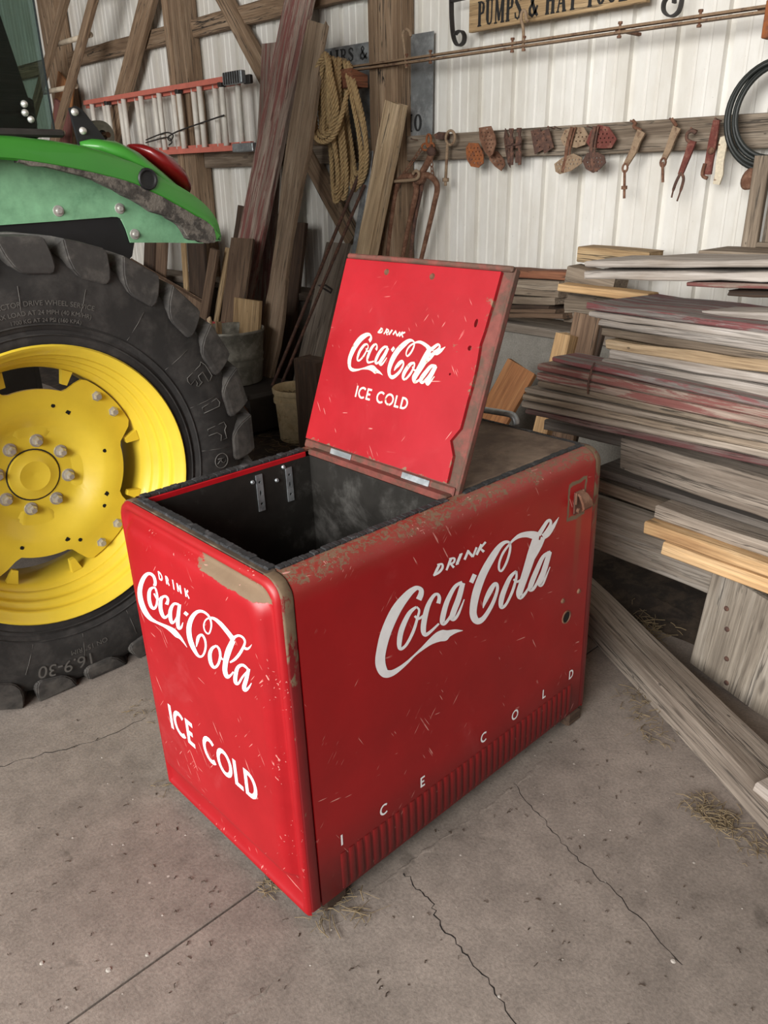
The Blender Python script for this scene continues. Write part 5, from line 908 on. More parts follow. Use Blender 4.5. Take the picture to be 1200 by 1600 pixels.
# top rim: flat metal ledge, black rubber gasket, liner box
def rail_box(name, lo, hi, mat, ch=0.002): return cbuild(MB().box(lo, hi, ch=ch), name, mat)
rail_box('top_ledge', (0.003, 0.05, 0.850), (0.03, CY1 - 0.05, CH - 0.001), 'trim_metal')
rail_box('top_ledge', (CX1 - 0.03, 0.05, 0.850), (CX1 - 0.003, CY1 - 0.05, CH - 0.001), 'trim_metal')


def gasket(p0, p1, w, segs, seed):
    R = random.Random(seed); p0, p1 = V(p0), V(p1); t = (p1 - p0).normalized(); nn = V((-t.y, t.x, 0)); mb = MB()
    L = (p1 - p0).length
    for i in range(segs):
        a = p0 + t * (L * i / segs + 0.0008); b = p0 + t * (L * (i + 1) / segs + 0.001 * R.random())
        h = 0.0025 + 0.0022 * R.random(); ww = w * (0.85 + 0.2 * R.random()); off = nn * (R.random() - 0.5) * 0.0015
        M = Matrix(((t.x, nn.x, 0, a.x + off.x), (t.y, nn.y, 0, a.y + off.y), (0, 0, 1, CH - 0.004), (0, 0, 0, 1)))
        mb.box((0, -ww / 2, 0), ((b - a).length, ww / 2, h + 0.004), M, 0.0015)
    cbuild(mb, 'gasket', 'gasket')['label'] = 'cracked black rubber gasket strip'


gasket((0.024, 0.058, 0), (0.024, 0.565, 0), 0.020, 34, 1)
gasket((0.03, 0.052, 0), (0.505, 0.052, 0), 0.018, 34, 2)
gasket((0.03, 0.572, 0), (0.505, 0.572, 0), 0.022, 24, 3)
gasket((0.56, 0.052, 0), (1.05, 0.052, 0), 0.018, 26, 4)
gasket((1.048, 0.058, 0), (1.048, 0.565, 0), 0.016, 26, 5)
rail_box('inner_lip', (0.036, 0.556, 0.838), (0.505, 0.562, CH - 0.002), 'red_plain')
rail_box('inner_lip', (0.036, 0.063, 0.838), (0.505, 0.066, CH - 0.003), 'liner')
mb = MB(); lx0, lx1, ly0, ly1, lz = 0.038, 0.515, 0.066, 0.555, 0.30
c8 = [(lx0, ly0, lz), (lx1, ly0, lz), (lx1, ly1, lz), (lx0, ly1, lz), (lx0, ly0, 0.855), (lx1, ly0, 0.855), (lx1, ly1, 0.855), (lx0, ly1, 0.855)]
mb.add(c8, [(0, 1, 2, 3), (0, 4, 5, 1), (1, 5, 6, 2), (2, 6, 7, 3), (3, 7, 4, 0)])
cbuild(mb, 'liner', 'liner')
for (px_, ht) in ((0.345, 0.10), (0.44, 0.095)):
    mb = MB().plate([[(-0.010, 0), (0.010, 0), (0.010, ht), (-0.010, ht)], arc(0, 0.02, 0.004, 0.004, 0, 330, 7), arc(0, ht - 0.02, 0.004, 0.004, 0, 330, 7), arc(0, ht * 0.5, 0.003, 0.008, 0, 330, 7)], 0, 0.003, lambda a, b, d: (px_ + a, ly1 - 0.004 + d, 0.745 + b))
    o = cbuild(mb, 'bracket', 'galv'); o['label'] = 'galvanized slotted bracket'
mb = MB()
for q in ((0.325, 0.83), (0.425, 0.845), (0.40, 0.815)): mb.tube([(q[0], ly1 - 0.001, q[1]), (q[0], ly1 - 0.006, q[1])], [0.006, 0.004], 8)
cbuild(mb, 'rivet', 'galv')
# fixed rear cover and its hinge bar
cbuild(MB().box((0.535, 0.062, CH - 0.004), (1.040, 0.556, CH + 0.004), ch=0.003), 'fixed_cover', 'lid_top_rust')['label'] = 'flat brown worn cover plate'
cbuild(MB().box((0.512, 0.06, CH - 0.014), (0.54, 0.558, CH + 0.003), ch=0.003), 'hinge_bar', 'lid_rim_rust')
# feet
for (fx, fy) in ((0.062, 0.018), (0.055, CY1 - 0.09), (1.005, 0.004), (1.005, CY1 - 0.09)):
    cbuild(MB().box((fx - 0.02, fy - 0.01, 0.0), (fx + 0.045, fy + 0.05, 0.042), ch=0.005), 'foot', 'wood_dark')
mb = MB().box((0.03, 0.012, 0.034), (CX1 - 0.03, CY1 - 0.012, 0.04)); cbuild(mb, 'bottom_pan', 'lid_rim_rust')
# fluted skirt
me = None
mb = MB(); hh = [0.048, 0.062, 0.135, 0.152]
for z in hh:
    k = 0.35 if z in (hh[0], hh[-1]) else 1.0
    for i in range(7):
        a = pi * i / 6; mb.v.append((0.0098 * cos(a) * -1, -0.0042 * sin(a) * k + 0.0005, z))
for r_ in range(3):
    for i in range(6): mb.f.append((r_ * 7 + i, r_ * 7 + i + 1, r_ * 7 + 8 + i, r_ * 7 + 7 + i))
mb.v = [(v[0] + SHX * v[2], v[1] + SHY * v[2], v[2]) for v in mb.v]
fo = mb.build('flute', 'red_side', cool, True); fo.location = (0.098, 0, 0)
for k in range(1, 37):
    c_ = fo.copy(); C.objects.link(c_); c_.parent = cool; c_.location = (0.098 + 0.0247 * k, 0, 0)
# opener
mb = MB().box((0.945, -0.004, 0.712), (0.985, 0.001, 0.775), ch=0.003)
cbuild(mb, 'opener_plate', 'lid_rim_rust')
mb = MB()
sec = [(-0.012, 0.775, 0.0), (-0.016, 0.768, -0.018), (-0.020, 0.752, -0.030), (-0.020, 0.738, -0.034), (-0.018, 0.731, -0.030)]
for (hw, z, d) in sec: mb.v += [(0.967 + hw, d, z), (0.967 - hw, d, z), (0.967 - hw, d + 0.006, z - 0.003), (0.967 + hw, d + 0.006, z - 0.003)]
for i in range(len(sec) - 1):
    for k in range(4): mb.f.append((i * 4 + k, i * 4 + (k + 1) % 4, i * 4 + 4 + (k + 1) % 4, i * 4 + 4 + k))
mb.f += [(0, 1, 2, 3), (16, 17, 18, 19)]
mb.tube([(0.962, -0.003, 0.722), (0.962, -0.012, 0.722)], 0.007, 10)
mb.box((0.948, -0.008, 0.742), (0.953, 0.0, 0.775)).box((0.981, -0.008, 0.742), (0.986, 0.0, 0.775))
o = cbuild(mb, 'bottle_opener', 'rust'); o['label'] = 'rusty iron bottle opener'
# drain hole, hasp scar
mb = MB().tube([(0.944, 0.001, 0.402), (0.944, -0.0012, 0.402)], [0.0165, 0.0165], 20); cbuild(mb, 'drain_hole', 'black_hole')
mb = MB().lathe([(0.0165, -0.0005), (0.0165, -0.003), (0.0195, -0.003), (0.0205, 0.0005)], (0.944, 0.0, 0.402), 'y', 24); cbuild(mb, 'drain_ring', 'rust')
for (sx_, sz_) in ((0.922, 0.462), (1.000, 0.462)):
    cbuild(MB().tube([(sx_, 0.001, sz_), (sx_, -0.004, sz_)], [0.009, 0.005], 9), 'rivet', 'rust')

# lettering on the long side
eps = lambda l: -0.0012 - 0.00004 * l
side = lambda x, z, l: (x, SHY * z + eps(l), z)
traced(SCRIPT, side).build('script_lettering', 'letter_white', cool)['label'] = 'white flowing script lettering on the long side'
DL = ((0, 2), (2, 5), (5, 8), (8, 11), (11, 14))
for a, b in DL: traced(DRINK[a:b], side).build('letter', 'letter_white', cool)
mb = MB()
for ch, x in (('I', 0.092), ('C', 0.220), ('E', 0.352), ('C', 0.583), ('O', 0.716), ('L', 0.851), ('D', 0.985)):
    word('letter_white', cool, ch, SANS, side, x - SANS[ch][0] * 0.013, 0.175, 0.030, None, 0.0052)
# end panel lettering (coordinates: minus y, z)
endf = lambda u, z, l: (SHX * z - 0.0289 - 0.00004 * l, -u, z)
traced(SCRIPT_END, endf).build('script_lettering', 'letter_white', cool)['label'] = 'white flowing script lettering on the end'
word('letter_white', cool, 'ICE COLD', SANS, endf, -0.494, 0.292, 0.073, 0.366, 0.0125, gap=0.16)
u = -0.434
for ch in 'DRINK':
    g = SLAB if ch in 'RI' else SANS
    st = {'D': SANS['D'][1], 'R': [[(0.1, 0), (0.1, 1)], [(0.1, 0.94), (0.4, 0.9), (0.48, 0.72), (0.4, 0.52), (0.1, 0.48)], [(0.3, 0.5), (0.55, 0.03)]], 'I': [[(0.1, 0), (0.1, 1)], [(0, 0.03), (0.2, 0.03)], [(0, 0.97), (0.2, 0.97)]], 'N': [[(0.08, 0), (0.08, 1)], [(0.08, 0.95), (0.6, 0.05)], [(0.6, 0), (0.6, 1)]], 'K': [[(0.08, 0), (0.08, 1)], [(0.6, 0.97), (0.1, 0.4)], [(0.25, 0.55), (0.62, 0.03)]]}[ch]
    mb = MB(); ribbons(mb, [[(u + p[0] * 0.024, 0.7325 + p[1] * 0.0205) for p in s] for s in st], endf, 0.0048)
    mb.build('letter', 'letter_white', cool)
    u += {'D': 0.031, 'R': 0.030, 'I': 0.018, 'N': 0.032, 'K': 0.03}[ch]

# the open lid (local u to the right seen from the camera = -y, v up the lid, w towards the camera)
Lo, Lv, Lw = V((0.52, 0, 0.875)), V((0.35, 0, 0.937)).normalized(), V((-0.937, 0, 0.35)).normalized()
Lu = V((0, -1, 0))
lidM = Matrix(((Lu.x, Lv.x, Lw.x, Lo.x), (Lu.y, Lv.y, Lw.y, Lo.y), (Lu.z, Lv.z, Lw.z, Lo.z), (0, 0, 0, 1)))
lid = MB().box((-0.612, -0.006, -0.034), (-0.066, 0.516, -0.010), ch=0.003).build('lid', 'lid_rim_rust', cool, False, lidM)
lid['label'] = 'square red lid tipped back open'
R = random.Random(5)
outl = [(-0.609, 0.016), (-0.35, 0.017), (-0.094, 0.018)]
for i in range(14):
    v_ = 0.018 + (0.502 - 0.018) * (i + 1) / 15
    dn = 0.0
    for c0, a in ((0.11, 0.022), (0.33, 0.010), (0.39, 0.008)):
        dn += a * math.exp(-((v_ - c0) / 0.016) ** 2)
    outl.append((-0.094 - dn - R.random() * 0.002, v_))
outl += [(-0.094, 0.503), (-0.35, 0.503), (-0.609, 0.503)]
holes = [arc(-0.127, 0.385, 0.005, 0.010, 0, 340, 9), arc(-0.127, 0.328, 0.006, 0.006, 0, 340, 8), arc(-0.165, 0.262, 0.003, 0.003, 0, 340, 7)]
MB().plate([outl] + holes, -0.0105, 0.0, lambda a, b, d: (a, b, d)).build('lid_skin', 'red_lid', lid)
MB().box((-0.612, -0.008, -0.010), (-0.07, 0.014, -0.002), ch=0.003).build('lid_edge_strip', 'lid_rim_rust', lid)
MB().box((-0.612, 0.505, -0.012), (-0.066, 0.518, -0.001), ch=0.003).build('lid_edge_strip', 'lid_rim_rust', lid)
MB().box((-0.074, -0.006, -0.028), (-0.064, 0.516, -0.012), ch=0.002).build('lid_flange', 'lid_rim_rust', lid)
for (ua, ub) in ((-0.50, -0.42), (-0.235, -0.145)):
    MB().box((ua, -0.006, -0.002), (ub, 0.012, 0.0015), ch=0.001).build('hinge_leaf', 'galv', lid)['label'] = 'bare galvanized hinge leaf'
for (ua, va) in ((-0.449, 0.478), (-0.293, 0.478)):
    MB().tube([(ua, va, -0.001), (ua, va, 0.004)], [0.009, 0.005], 10).build('lid_screw', 'rust', lid)
A0, A1, A2 = 0.48654867727015766, -0.021105733118926717, -0.6050437513718867
B0, B1, B2 = 0.003591588129680692, 0.535193672171508, -0.07076097677681125
lf = lambda x, z, l: (A0 * x + A1 * z + A2, B0 * x + B1 * z + B2, 0.0008 + 0.00003 * l)
traced(SCRIPT, lf).build('script_lettering', 'letter_worn', lid)['label'] = 'worn white flowing script lettering'
word('letter_worn', lid, 'ICE COLD', SANS, lambda a, b, l: (a, b, 0.0008 + 0.00003 * l), -0.457, 0.157, 0.029, 0.187, 0.0052, gap=0.15)
for a, b in DL: traced(DRINK[a:b], lambda x, z, l: ((x - 0.379) * 0.52 - 0.436, (z - 0.7374) * 0.56 + 0.3285, 0.0008 + 0.00003 * l)).build('letter', 'letter_worn', lid)
# bent galvanized prop lying behind the lid
prop = MB().tube(crom([(0.99, 0.57, 0.905), (1.03, 0.44, 0.902), (1.05, 0.345, 0.902), (1.056, 0.315, 0.9), (1.058, 0.302, 0.888), (1.058, 0.30, 0.876)], 5), [0.012] * 26, 10, flat=(0.7, 1.3)).build('bent_strap', 'galv', None, True)
tag(prop, 'bent galvanized strap lying across the rear edge of the cooler top', 'strap')

# ================================================================== TRACTOR
trac = empty('tractor', (0.08, 1.47, 0))
tag(trac, 'green tractor with a yellow rear wheel, backed in beside the cooler', 'tractor')
TL = Matrix.Translation((-0.08, -1.47, 0))
TC = (0.08, 0.0, 0.685)


def tb(mb, name, mat, parent=None, smooth=False, angle=None):
    """build in world coordinates under the tractor (or one of its parts, which all sit at the tractor's origin)"""
    if parent is None:
        return mb.build(name, mat, trac, smooth, TL, angle)
    return mb.build(name, mat, parent, smooth, None, angle)


def pol(r, th, y): return (TC[0] + r * sin(th), y, TC[2] + r * cos(th))


half = [(0.405, 1.30), (0.424, 1.272), (0.45, 1.266), (0.475, 1.270), (0.48, 1.2655), (0.52, 1.258), (0.57, 1.255), (0.61, 1.262), (0.645, 1.272), (0.67, 1.286), (0.685, 1.31), (0.692, 1.36), (0.696, 1.47)]
tp = half + [(r, 2.94 - y) for r, y in half[-2::-1]]
mb = MB().lathe(tp, TC, 'y', 88)
mb.v = [(x, y, max(z, 0.003)) for x, y, z in mb.v]
tire = tb(mb, 'tyre', 'rubber', None, True, 50)
# raised bead rings on the sidewall
mb = MB()
for rr, yy in ((0.463, 1.2655), (0.492, 1.2615)):
    mb.lathe([(rr - 0.003, yy + 0.002), (rr - 0.0015, yy - 0.002), (rr + 0.0015, yy - 0.002), (rr + 0.003, yy + 0.002)], TC, 'y', 88)
tb(mb, 'sidewall_ring', 'rubber', tire, True)
NL = 25


def lug_mesh(side):
    st = [(0.628, 1.2605, 0.628, 1.29, 0.070, -0.024), (0.633, 1.2580, 0.635, 1.29, 0.100, -0.022), (0.648, 1.2575, 0.65, 1.29, 0.124, -0.015), (0.676, 1.262, 0.66, 1.30, 0.134, -0.004), (0.708, 1.268, 0.67, 1.31, 0.132, 0.006), (0.728, 1.275, 0.675, 1.32, 0.126, 0.012),
          (0.731, 1.320, 0.68, 1.33, 0.088, 0.05), (0.732, 1.39, 0.685, 1.39, 0.068, 0.13), (0.733, 1.47, 0.685, 1.47, 0.060, 0.22), (0.733, 1.51, 0.685, 1.51, 0.056, 0.265)]
    vs = []; fs = []
    for (rt_, yt, rb, yb, w, off) in st:
        for sgn in (-1, 1):
            t = -off / 0.72 + sgn * w * 0.5 / 0.72
            t2 = -off / 0.72 + sgn * (w * 0.5 + 0.012) / 0.72
            for (r, y, tt) in ((rt_, yt, t), (rb, yb, t2)):
                vs.append((r * sin(tt), (y if side == 0 else 2.94 - y), r * cos(tt)))
    n = len(st)
    for i in range(n - 1):
        a = i * 4; b = a + 4
        fs += [(a, a + 2, b + 2, b), (a, b, b + 1, a + 1), (a + 2, a + 3, b + 3, b + 2)]
    fs += [(0, 1, 3, 2), ((n - 1) * 4, (n - 1) * 4 + 2, (n - 1) * 4 + 3, (n - 1) * 4 + 1)]
    me = bpy.data.meshes.new('tread_lug'); me.from_pydata(vs, [], fs); me.materials.append(MATS['rubber_lug'])
    bm = bmesh.new(); bm.from_mesh(me); bmesh.ops.recalc_face_normals(bm, faces=bm.faces)
    bmesh.ops.bevel(bm, geom=[e for e in bm.edges if len(e.link_faces) == 2 and e.calc_face_angle(0) > radians(35)], offset=0.0035, segments=2, affect='EDGES')
    bm.to_mesh(me); bm.free()
    return me


for sd in (0, 1):
    me = lug_mesh(sd)
    for k in range(NL):
        th = 2 * pi * (k + (0.22 if sd == 0 else 0.72)) / NL
        M = Matrix.Translation((TC[0], 0, TC[2])) @ Matrix.Rotation(th, 4, 'Y')
        if TC[2] + 0.73 * cos(th) < 0.03:   # lugs at the contact patch are pressed flat
            m2 = me.copy(); Mi = M.inverted()
            for v in m2.vertices:
                w = M @ v.co
                if w.z < 0.001: w.z = 0.001
                v.co = Mi @ w
            link('tread_lug', m2, tire, M)
        else: link('tread_lug', me, tire, M)


def ring_text(txt, r0, th_c, size, y, name='sidewall_lettering'):
    cu = bpy.data.curves.new('t', 'FONT'); cu.body = txt; cu.size = size; cu.align_x = 'CENTER'
    o = bpy.data.objects.new('t', cu); C.objects.link(o)
    bpy.context.view_layer.update()
    me = bpy.data.meshes.new_from_object(o.evaluated_get(bpy.context.evaluated_depsgraph_get()))
    bpy.data.objects.remove(o); bpy.data.curves.remove(cu)
    vs = [pol(r0 + v.co.y, th_c + v.co.x / r0, y - 0.0006) for v in me.vertices]
    fs = [tuple(p.vertices) for p in me.polygons]
    bpy.data.meshes.remove(me)
    obj(name, vs, fs, 'rubber_text', tire)


ring_text('TRACTOR DRIVE WHEEL SERVICE', 0.545, radians(5), 0.020, 1.2545)
ring_text('MAX LOAD AT 24 MPH (40 KM/HR)', 0.520, radians(5), 0.018, 1.2555)
ring_text('1700 KG AT 24 PSI (160 KPA)', 0.499, radians(6), 0.016, 1.258)
ring_text('16.9-30', 0.575, radians(188), 0.060, 1.2525)
ring_text('ON 15\u00b0 RIM', 0.545, radians(180), 0.024, 1.2545)
# outlined raised letters F i r and the round mark, as ridges
def ridge(pts, r0, th0, s, closed=True):
    P = [V(pol(r0 + y * s, th0 + x * s / r0, 1.2535 if r0 + y * s < 0.6 else 1.259)) for x, y in pts]
    tb(MB().tube(P, 0.0016, 5, closed), 'raised_letter', 'rubber_text', tire, True)


ridge([(0, 0.05), (0.12, 0.0), (0.3, 0.02), (0.24, 0.3), (0.42, 0.3), (0.48, 0.22), (0.55, 0.28), (0.5, 0.5), (0.4, 0.45), (0.22, 0.48), (0.2, 0.72), (0.62, 0.74), (0.66, 0.85), (0.55, 1.02), (0.1, 1.0), (-0.1, 0.9), (-0.02, 0.8)], 0.535, radians(61), 0.085)
ridge([(0, 0.02), (0.22, 0.0), (0.26, 0.7), (0.16, 0.82), (-0.02, 0.74)], 0.535, radians(73.5), 0.09)
ridge([(0, 0.02), (0.22, 0.0), (0.22, 0.35), (0.34, 0.5), (0.52, 0.45), (0.52, 0.72), (0.22, 0.66), (0.14, 0.78), (-0.02, 0.72)], 0.53, radians(82), 0.10)
ridge(arc(0.3, 0.3, 0.34, 0.34, 0, 340, 18), 0.548, radians(92.5), 0.075)
ridge([(0.2, 0.1), (0.2, 0.5), (0.34, 0.54), (0.42, 0.42), (0.34, 0.3), (0.22, 0.3), (0.44, 0.08)], 0.548, radians(92.5), 0.075, False)
for k in range(-2, 14):   # mould seams across the sidewall
    mb = MB()
    th = radians(-20 + k * 18.3)
    mb.tube([pol(0.50, th, 1.2615), pol(0.56, th + 0.01, 1.2545), pol(0.60, th + 0.015, 1.2575)], 0.0009, 4)
    tb(mb, 'mould_seam', 'rubber_text', tire, True)

# rim: stepped drop-centre rim
rp = [(0.404, 1.302), (0.424, 1.275), (0.432, 1.268), (0.436, 1.262), (0.431, 1.256), (0.421, 1.262), (0.416, 1.277), (0.405, 1.281), (0.400, 1.296), (0.404, 1.303), (0.398, 1.318), (0.388, 1.322), (0.384, 1.336), (0.388, 1.343), (0.382, 1.358), (0.371, 1.362), (0.367, 1.376), (0.370, 1.383), (0.352, 1.398), (0.346, 1.44), (0.346, 1.54), (0.37, 1.58), (0.40, 1.63), (0.43, 1.68)]
rim = tb(MB().lathe(rp, TC, 'y', 96), 'rim', 'tractor_yellow', None, True, 60)
# wheel disc with four lobes, dished
NA, NR = 120, 14


def disc_R(th):
    q = (math.degrees(th) - 52) % 90; q = min(q, 90 - q)       # distance to the nearest lobe, in degrees
    s = max(0.0, min(1.0, (q - 17) / 11)); s = s * s * (3 - 2 * s)
    return 0.343 * (1 - s) + (0.272 + 0.012 * sin(th + 1.0)) * s


def disc_y(r):
    pts = [(0.0, 1.455), (0.128, 1.455), (0.15, 1.452), (0.185, 1.425), (0.215, 1.405), (0.25, 1.398), (0.285, 1.400), (0.36, 1.405)]
    for (a, ya), (b, yb) in zip(pts, pts[1:]):
        if r <= b: return ya + (yb - ya) * (r - a) / (b - a)
    return pts[-1][1]


mb = MB()
for i in range(NA):
    th = 2 * pi * i / NA; Rm = disc_R(th)
    for k in range(NR + 1):
        r = 0.082 + (Rm - 0.082) * k / NR; mb.v.append(pol(r, th, disc_y(r)))
    mb.v.append(pol(Rm, th, disc_y(Rm) + 0.012)); mb.v.append(pol(0.082, th, 1.467))
w_ = NR + 3
for i in range(NA):
    j = (i + 1) % NA
    for k in range(NR + 1): mb.f.append((i * w_ + k, i * w_ + k + 1, j * w_ + k + 1, j * w_ + k))
    mb.f.append((i * w_ + NR + 1, i * w_ + NR + 2, j * w_ + NR + 2, j * w_ + NR + 1))
disc = tb(mb, 'wheel_disc', 'tractor_yellow', None, True, 50)
mb = MB().lathe([(0.0, 1.452), (0.004, 1.452), (0.048, 1.440), (0.060, 1.446), (0.078, 1.448), (0.081, 1.452), (0.081, 1.47)], TC, 'y', 40)
tb(mb, 'hub_cap', 'tractor_yellow', disc, True, 40)
mb = MB().lathe([(0.081, 1.4545), (0.0835, 1.4535), (0.086, 1.4545)], TC, 'y', 40); tb(mb, 'hub_groove', 'black_iron', disc)
me = None
mb = MB().lathe([(0.0, -0.030), (0.009, -0.030), (0.010, -0.024), (0.0145, -0.020), (0.0165, -0.008), (0.0165, -0.004)], (0, 0, 0), 'y', 6)
mb.lathe([(0.0, -0.005), (0.021, -0.004), (0.022, 0.0)], (0, 0, 0), 'y', 16)
nut = None
for k in range(8):
    p = V(pol(0.112, radians(45 * k + 15), 1.455))
    if nut is None:
        nut = mb.build('lug_nut', 'steel', disc, False, Matrix.Translation(p), 30)
    else:
        c_ = nut.copy(); C.objects.link(c_); c_.parent = disc; c_.matrix_local = Matrix.Translation(p)
mb = MB().lathe([(0.0, -0.018), (0.010, -0.018), (0.0125, -0.012), (0.0125, -0.004), (0.017, -0.003), (0.017, 0.0)], (0, 0, 0), 'y', 6)
rb_ = None
for th in (45, 59, 135, 150, 225, 239, 315, 330):
    p = V(pol(0.316, radians(th), 1.402))
    if rb_ is None: rb_ = mb.build('rim_bolt', 'steel', disc, False, Matrix.Translation(p), 30)
    else:
        c_ = rb_.copy(); C.objects.link(c_); c_.parent = disc; c_.matrix_local = Matrix.Translation(p)
for th, r, sq in ((20, 0.235, 0), (33, 0.228, 1), (80, 0.225, 0), (118, 0.232, 1), (128, 0.240, 0), (168, 0.232, 1), (160, 0.255, 0), (205, 0.23, 0), (250, 0.23, 1), (300, 0.23, 0)):
    n_ = 4 if sq else 12; rr = 0.0095 if sq else 0.0065
    p = pol(r, radians(th), disc_y(r))
    MB().lathe([(0.0, -0.001), (rr, -0.001), (rr, 0.002)], p, 'y', n_).build('bolt_hole', 'black_hole', disc)
for th in (24, 79, 114, 170, 205, 259, 295, 349):   # bracket ears welded to the rim between the lobes
    c0 = radians(th); mb = MB()
    q = [(0.350, -0.05), (0.350, 0.05), (0.305, 0.035), (0.305, -0.02)]
    mb.v = [pol(r, c0 + dt, 1.40) for r, dt in q] + [pol(r, c0 + dt, 1.42) for r, dt in q]
    mb.f = [(0, 1, 2, 3), (7, 6, 5, 4), (0, 4, 5, 1), (1, 5, 6, 2), (2, 6, 7, 3), (3, 7, 4, 0)]
    tb(mb, 'rim_ear', 'tractor_yellow', rim)
# axle housing and the dark final drive behind the disc
mb = MB().lathe([(0.0, 1.50), (0.11, 1.50), (0.12, 1.56), (0.12, 2.95)], TC, 'y', 28); tb(mb, 'axle_housing', 'black_iron', None, True)
mb = MB().box((-0.9, 1.95, 0.42), (0.35, 2.9, 0.98), ch=0.03); tb(mb, 'gearbox', 'black_iron')

# mudguard: lip band in front, web behind it, top shell going back to the cab
lip = [(-0.75, 1.60), (-0.40, 1.648), (-0.1, 1.662), (0.151, 1.659), (0.237, 1.654), (0.327, 1.645), (0.429, 1.628), (0.546, 1.592), (0.626, 1.556), (0.719, 1.508), (0.781, 1.463), (0.817, 1.415), (0.828, 1.363)]
low = [(-0.75, 1.545), (-0.40, 1.592), (-0.1, 1.606), (0.14, 1.603), (0.244, 1.592), (0.330, 1.578), (0.420, 1.560), (0.520, 1.535), (0.590, 1.507), (0.665, 1.470), (0.735, 1.432), (0.785, 1.402), (0.818, 1.362)]
lip = [(p.x, p.y) for p in crom([(a, b, 0) for a, b in lip], 4)]; low = [(p.x, p.y) for p in crom([(a, b, 0) for a, b in low], 4)]
n = len(lip); mb = MB()
rows = [[(x, 1.402, z) for x, z in low], [(x, 1.396, z + 0.006) for x, z in low],
        [(x * 0.97 + 0.0, 1.396, z - 0.008) for x, z in lip], [(x, 1.404, z) for x, z in lip], [(x, 1.43, z + 0.006) for x, z in lip], [(x, 1.55, z + 0.010) for x, z in lip], [(x, 1.95, z + 0.012) for x, z in lip],
        [(x, 1.95, z - 0.004) for x, z in lip], [(x, 1.50, z - 0.006) for x, z in lip], [(x, 1.41, z - 0.012) for x, z in lip], [(x, 1.407, z + 0.002) for x, z in low]]
for r in rows: mb.v += r
m_ = len(rows)
for i in range(m_):
    j = (i + 1) % m_
    for k in range(n - 1): mb.f.append((i * n + k, i * n + k + 1, j * n + k + 1, j * n + k))
mb.f += [tuple(i * n for i in range(m_)), tuple(i * n + n - 1 for i in reversed(range(m_)))]
fender = tb(mb, 'mudguard', 'tractor_green', None, True, 45)
fender['label'] = 'bright green mudguard arch'
web_top = [(x, z - 0.012) for x, z in lip if -0.75 < x < 0.80]
web = web_top + [(0.872, 1.41), (0.890, 1.362), (0.886, 1.343), (0.812, 1.339), (0.671, 1.350), (0.541, 1.358), (0.532, 1.40), (0.520, 1.432), (0.508, 1.438), (0.49, 1.439), (0.30, 1.434), (0.1, 1.430), (-0.2, 1.432), (-0.70, 1.40)]
tb(MB().plate([web], 1.500, 1.505, lambda a, b, d: (a, d, b)), 'inner_skirt', 'green_dusty')['label'] = 'dusty pale green inner skirt'
tb(MB().plate([[(-0.6, 1.52), (0.50, 1.47), (0.545, 1.385), (0.56, 1.36), (0.545, 1.315), (0.49, 1.275), (0.40, 1.36), (0.1, 1.40), (-0.6, 1.38)]], 1.508, 1.514, lambda a, b, d: (a, d, b)), 'splash_flap', 'black_plastic')['label'] = 'black muddy flap'
mb = MB(); R = random.Random(11)
for k in range(10):
    pass
mudp = [(0.20, 1.601), (0.316, 1.586), (0.411, 1.567), (0.5, 1.546), (0.545, 1.531), (0.661, 1.472), (0.761, 1.420), (0.806, 1.392), (0.803, 1.361), (0.792, 1.347), (0.753, 1.350), (0.701, 1.368), (0.676, 1.406), (0.640, 1.430), (0.582, 1.453), (0.494, 1.504), (0.408, 1.547), (0.30, 1.576), (0.20, 1.593)]
mudp = [(p.x + (R.random() - .5) * 0.006, p.y + (R.random() - .5) * 0.006) for p in crom([(a, b, 0) for a, b in mudp], 3, True)]
tb(MB().plate([mudp], 1.398, 1.43, lambda a, b, d: (a, d, b)), 'mud_cake', 'mud', None)['label'] = 'caked grey mud'
me = None
for (x, z) in ((0.32, 1.463), (0.52, 1.463), (0.56, 1.383)):
    mb = MB().lathe([(0.0, -0.012), (0.007, -0.012), (0.009, -0.003), (0.016, -0.002), (0.017, 0.0)], (x, 1.5, z), 'y', 16)
    tb(mb, 'skirt_bolt', 'steel', None, False)
# tail light on its green housing behind the lip
def blob(cy, secs, name, mat, parent=None):
    mb = MB(); nn = 16
    for (x, z, ry, rz) in secs:
        for k in range(nn):
            a = 2 * pi * k / nn; mb.v.append((x, cy + ry * cos(a), z + rz * sin(a)))
    for i in range(len(secs) - 1):
        for k in range(nn): mb.f.append((i * nn + k, i * nn + (k + 1) % nn, (i + 1) * nn + (k + 1) % nn, (i + 1) * nn + k))
    mb.f += [tuple(range(nn)), tuple((len(secs) - 1) * nn + k for k in range(nn))]
    return tb(mb, name, mat, parent, True)
blob(1.50, [(0.42, 1.645, 0.02, 0.010), (0.46, 1.640, 0.06, 0.024), (0.52, 1.622, 0.085, 0.038), (0.575, 1.592, 0.095, 0.045), (0.64, 1.545, 0.10, 0.042), (0.70, 1.50, 0.10, 0.036), (0.75, 1.46, 0.08, 0.02)], 'light_housing', 'tractor_green')
blob(1.535, [(0.600, 1.646, 0.02, 0.006), (0.625, 1.628, 0.085, 0.026), (0.665, 1.603, 0.105, 0.042), (0.705, 1.580, 0.108, 0.046), (0.738, 1.553, 0.10, 0.044), (0.760, 1.527, 0.085, 0.036), (0.772, 1.505, 0.05, 0.018)], 'tail_light', 'lens_red')['label'] = 'red tail light lens'
mb = MB().lathe([(0.033, 0.012), (0.031, 0.004), (0.026, 0.003), (0.024, 0.007), (0.018, 0.008), (0.0, 0.008)], (0.574, 1.386, 1.548), 'y', 24)
tb(mb, 'reflector_socket', 'black_plastic', None, True)
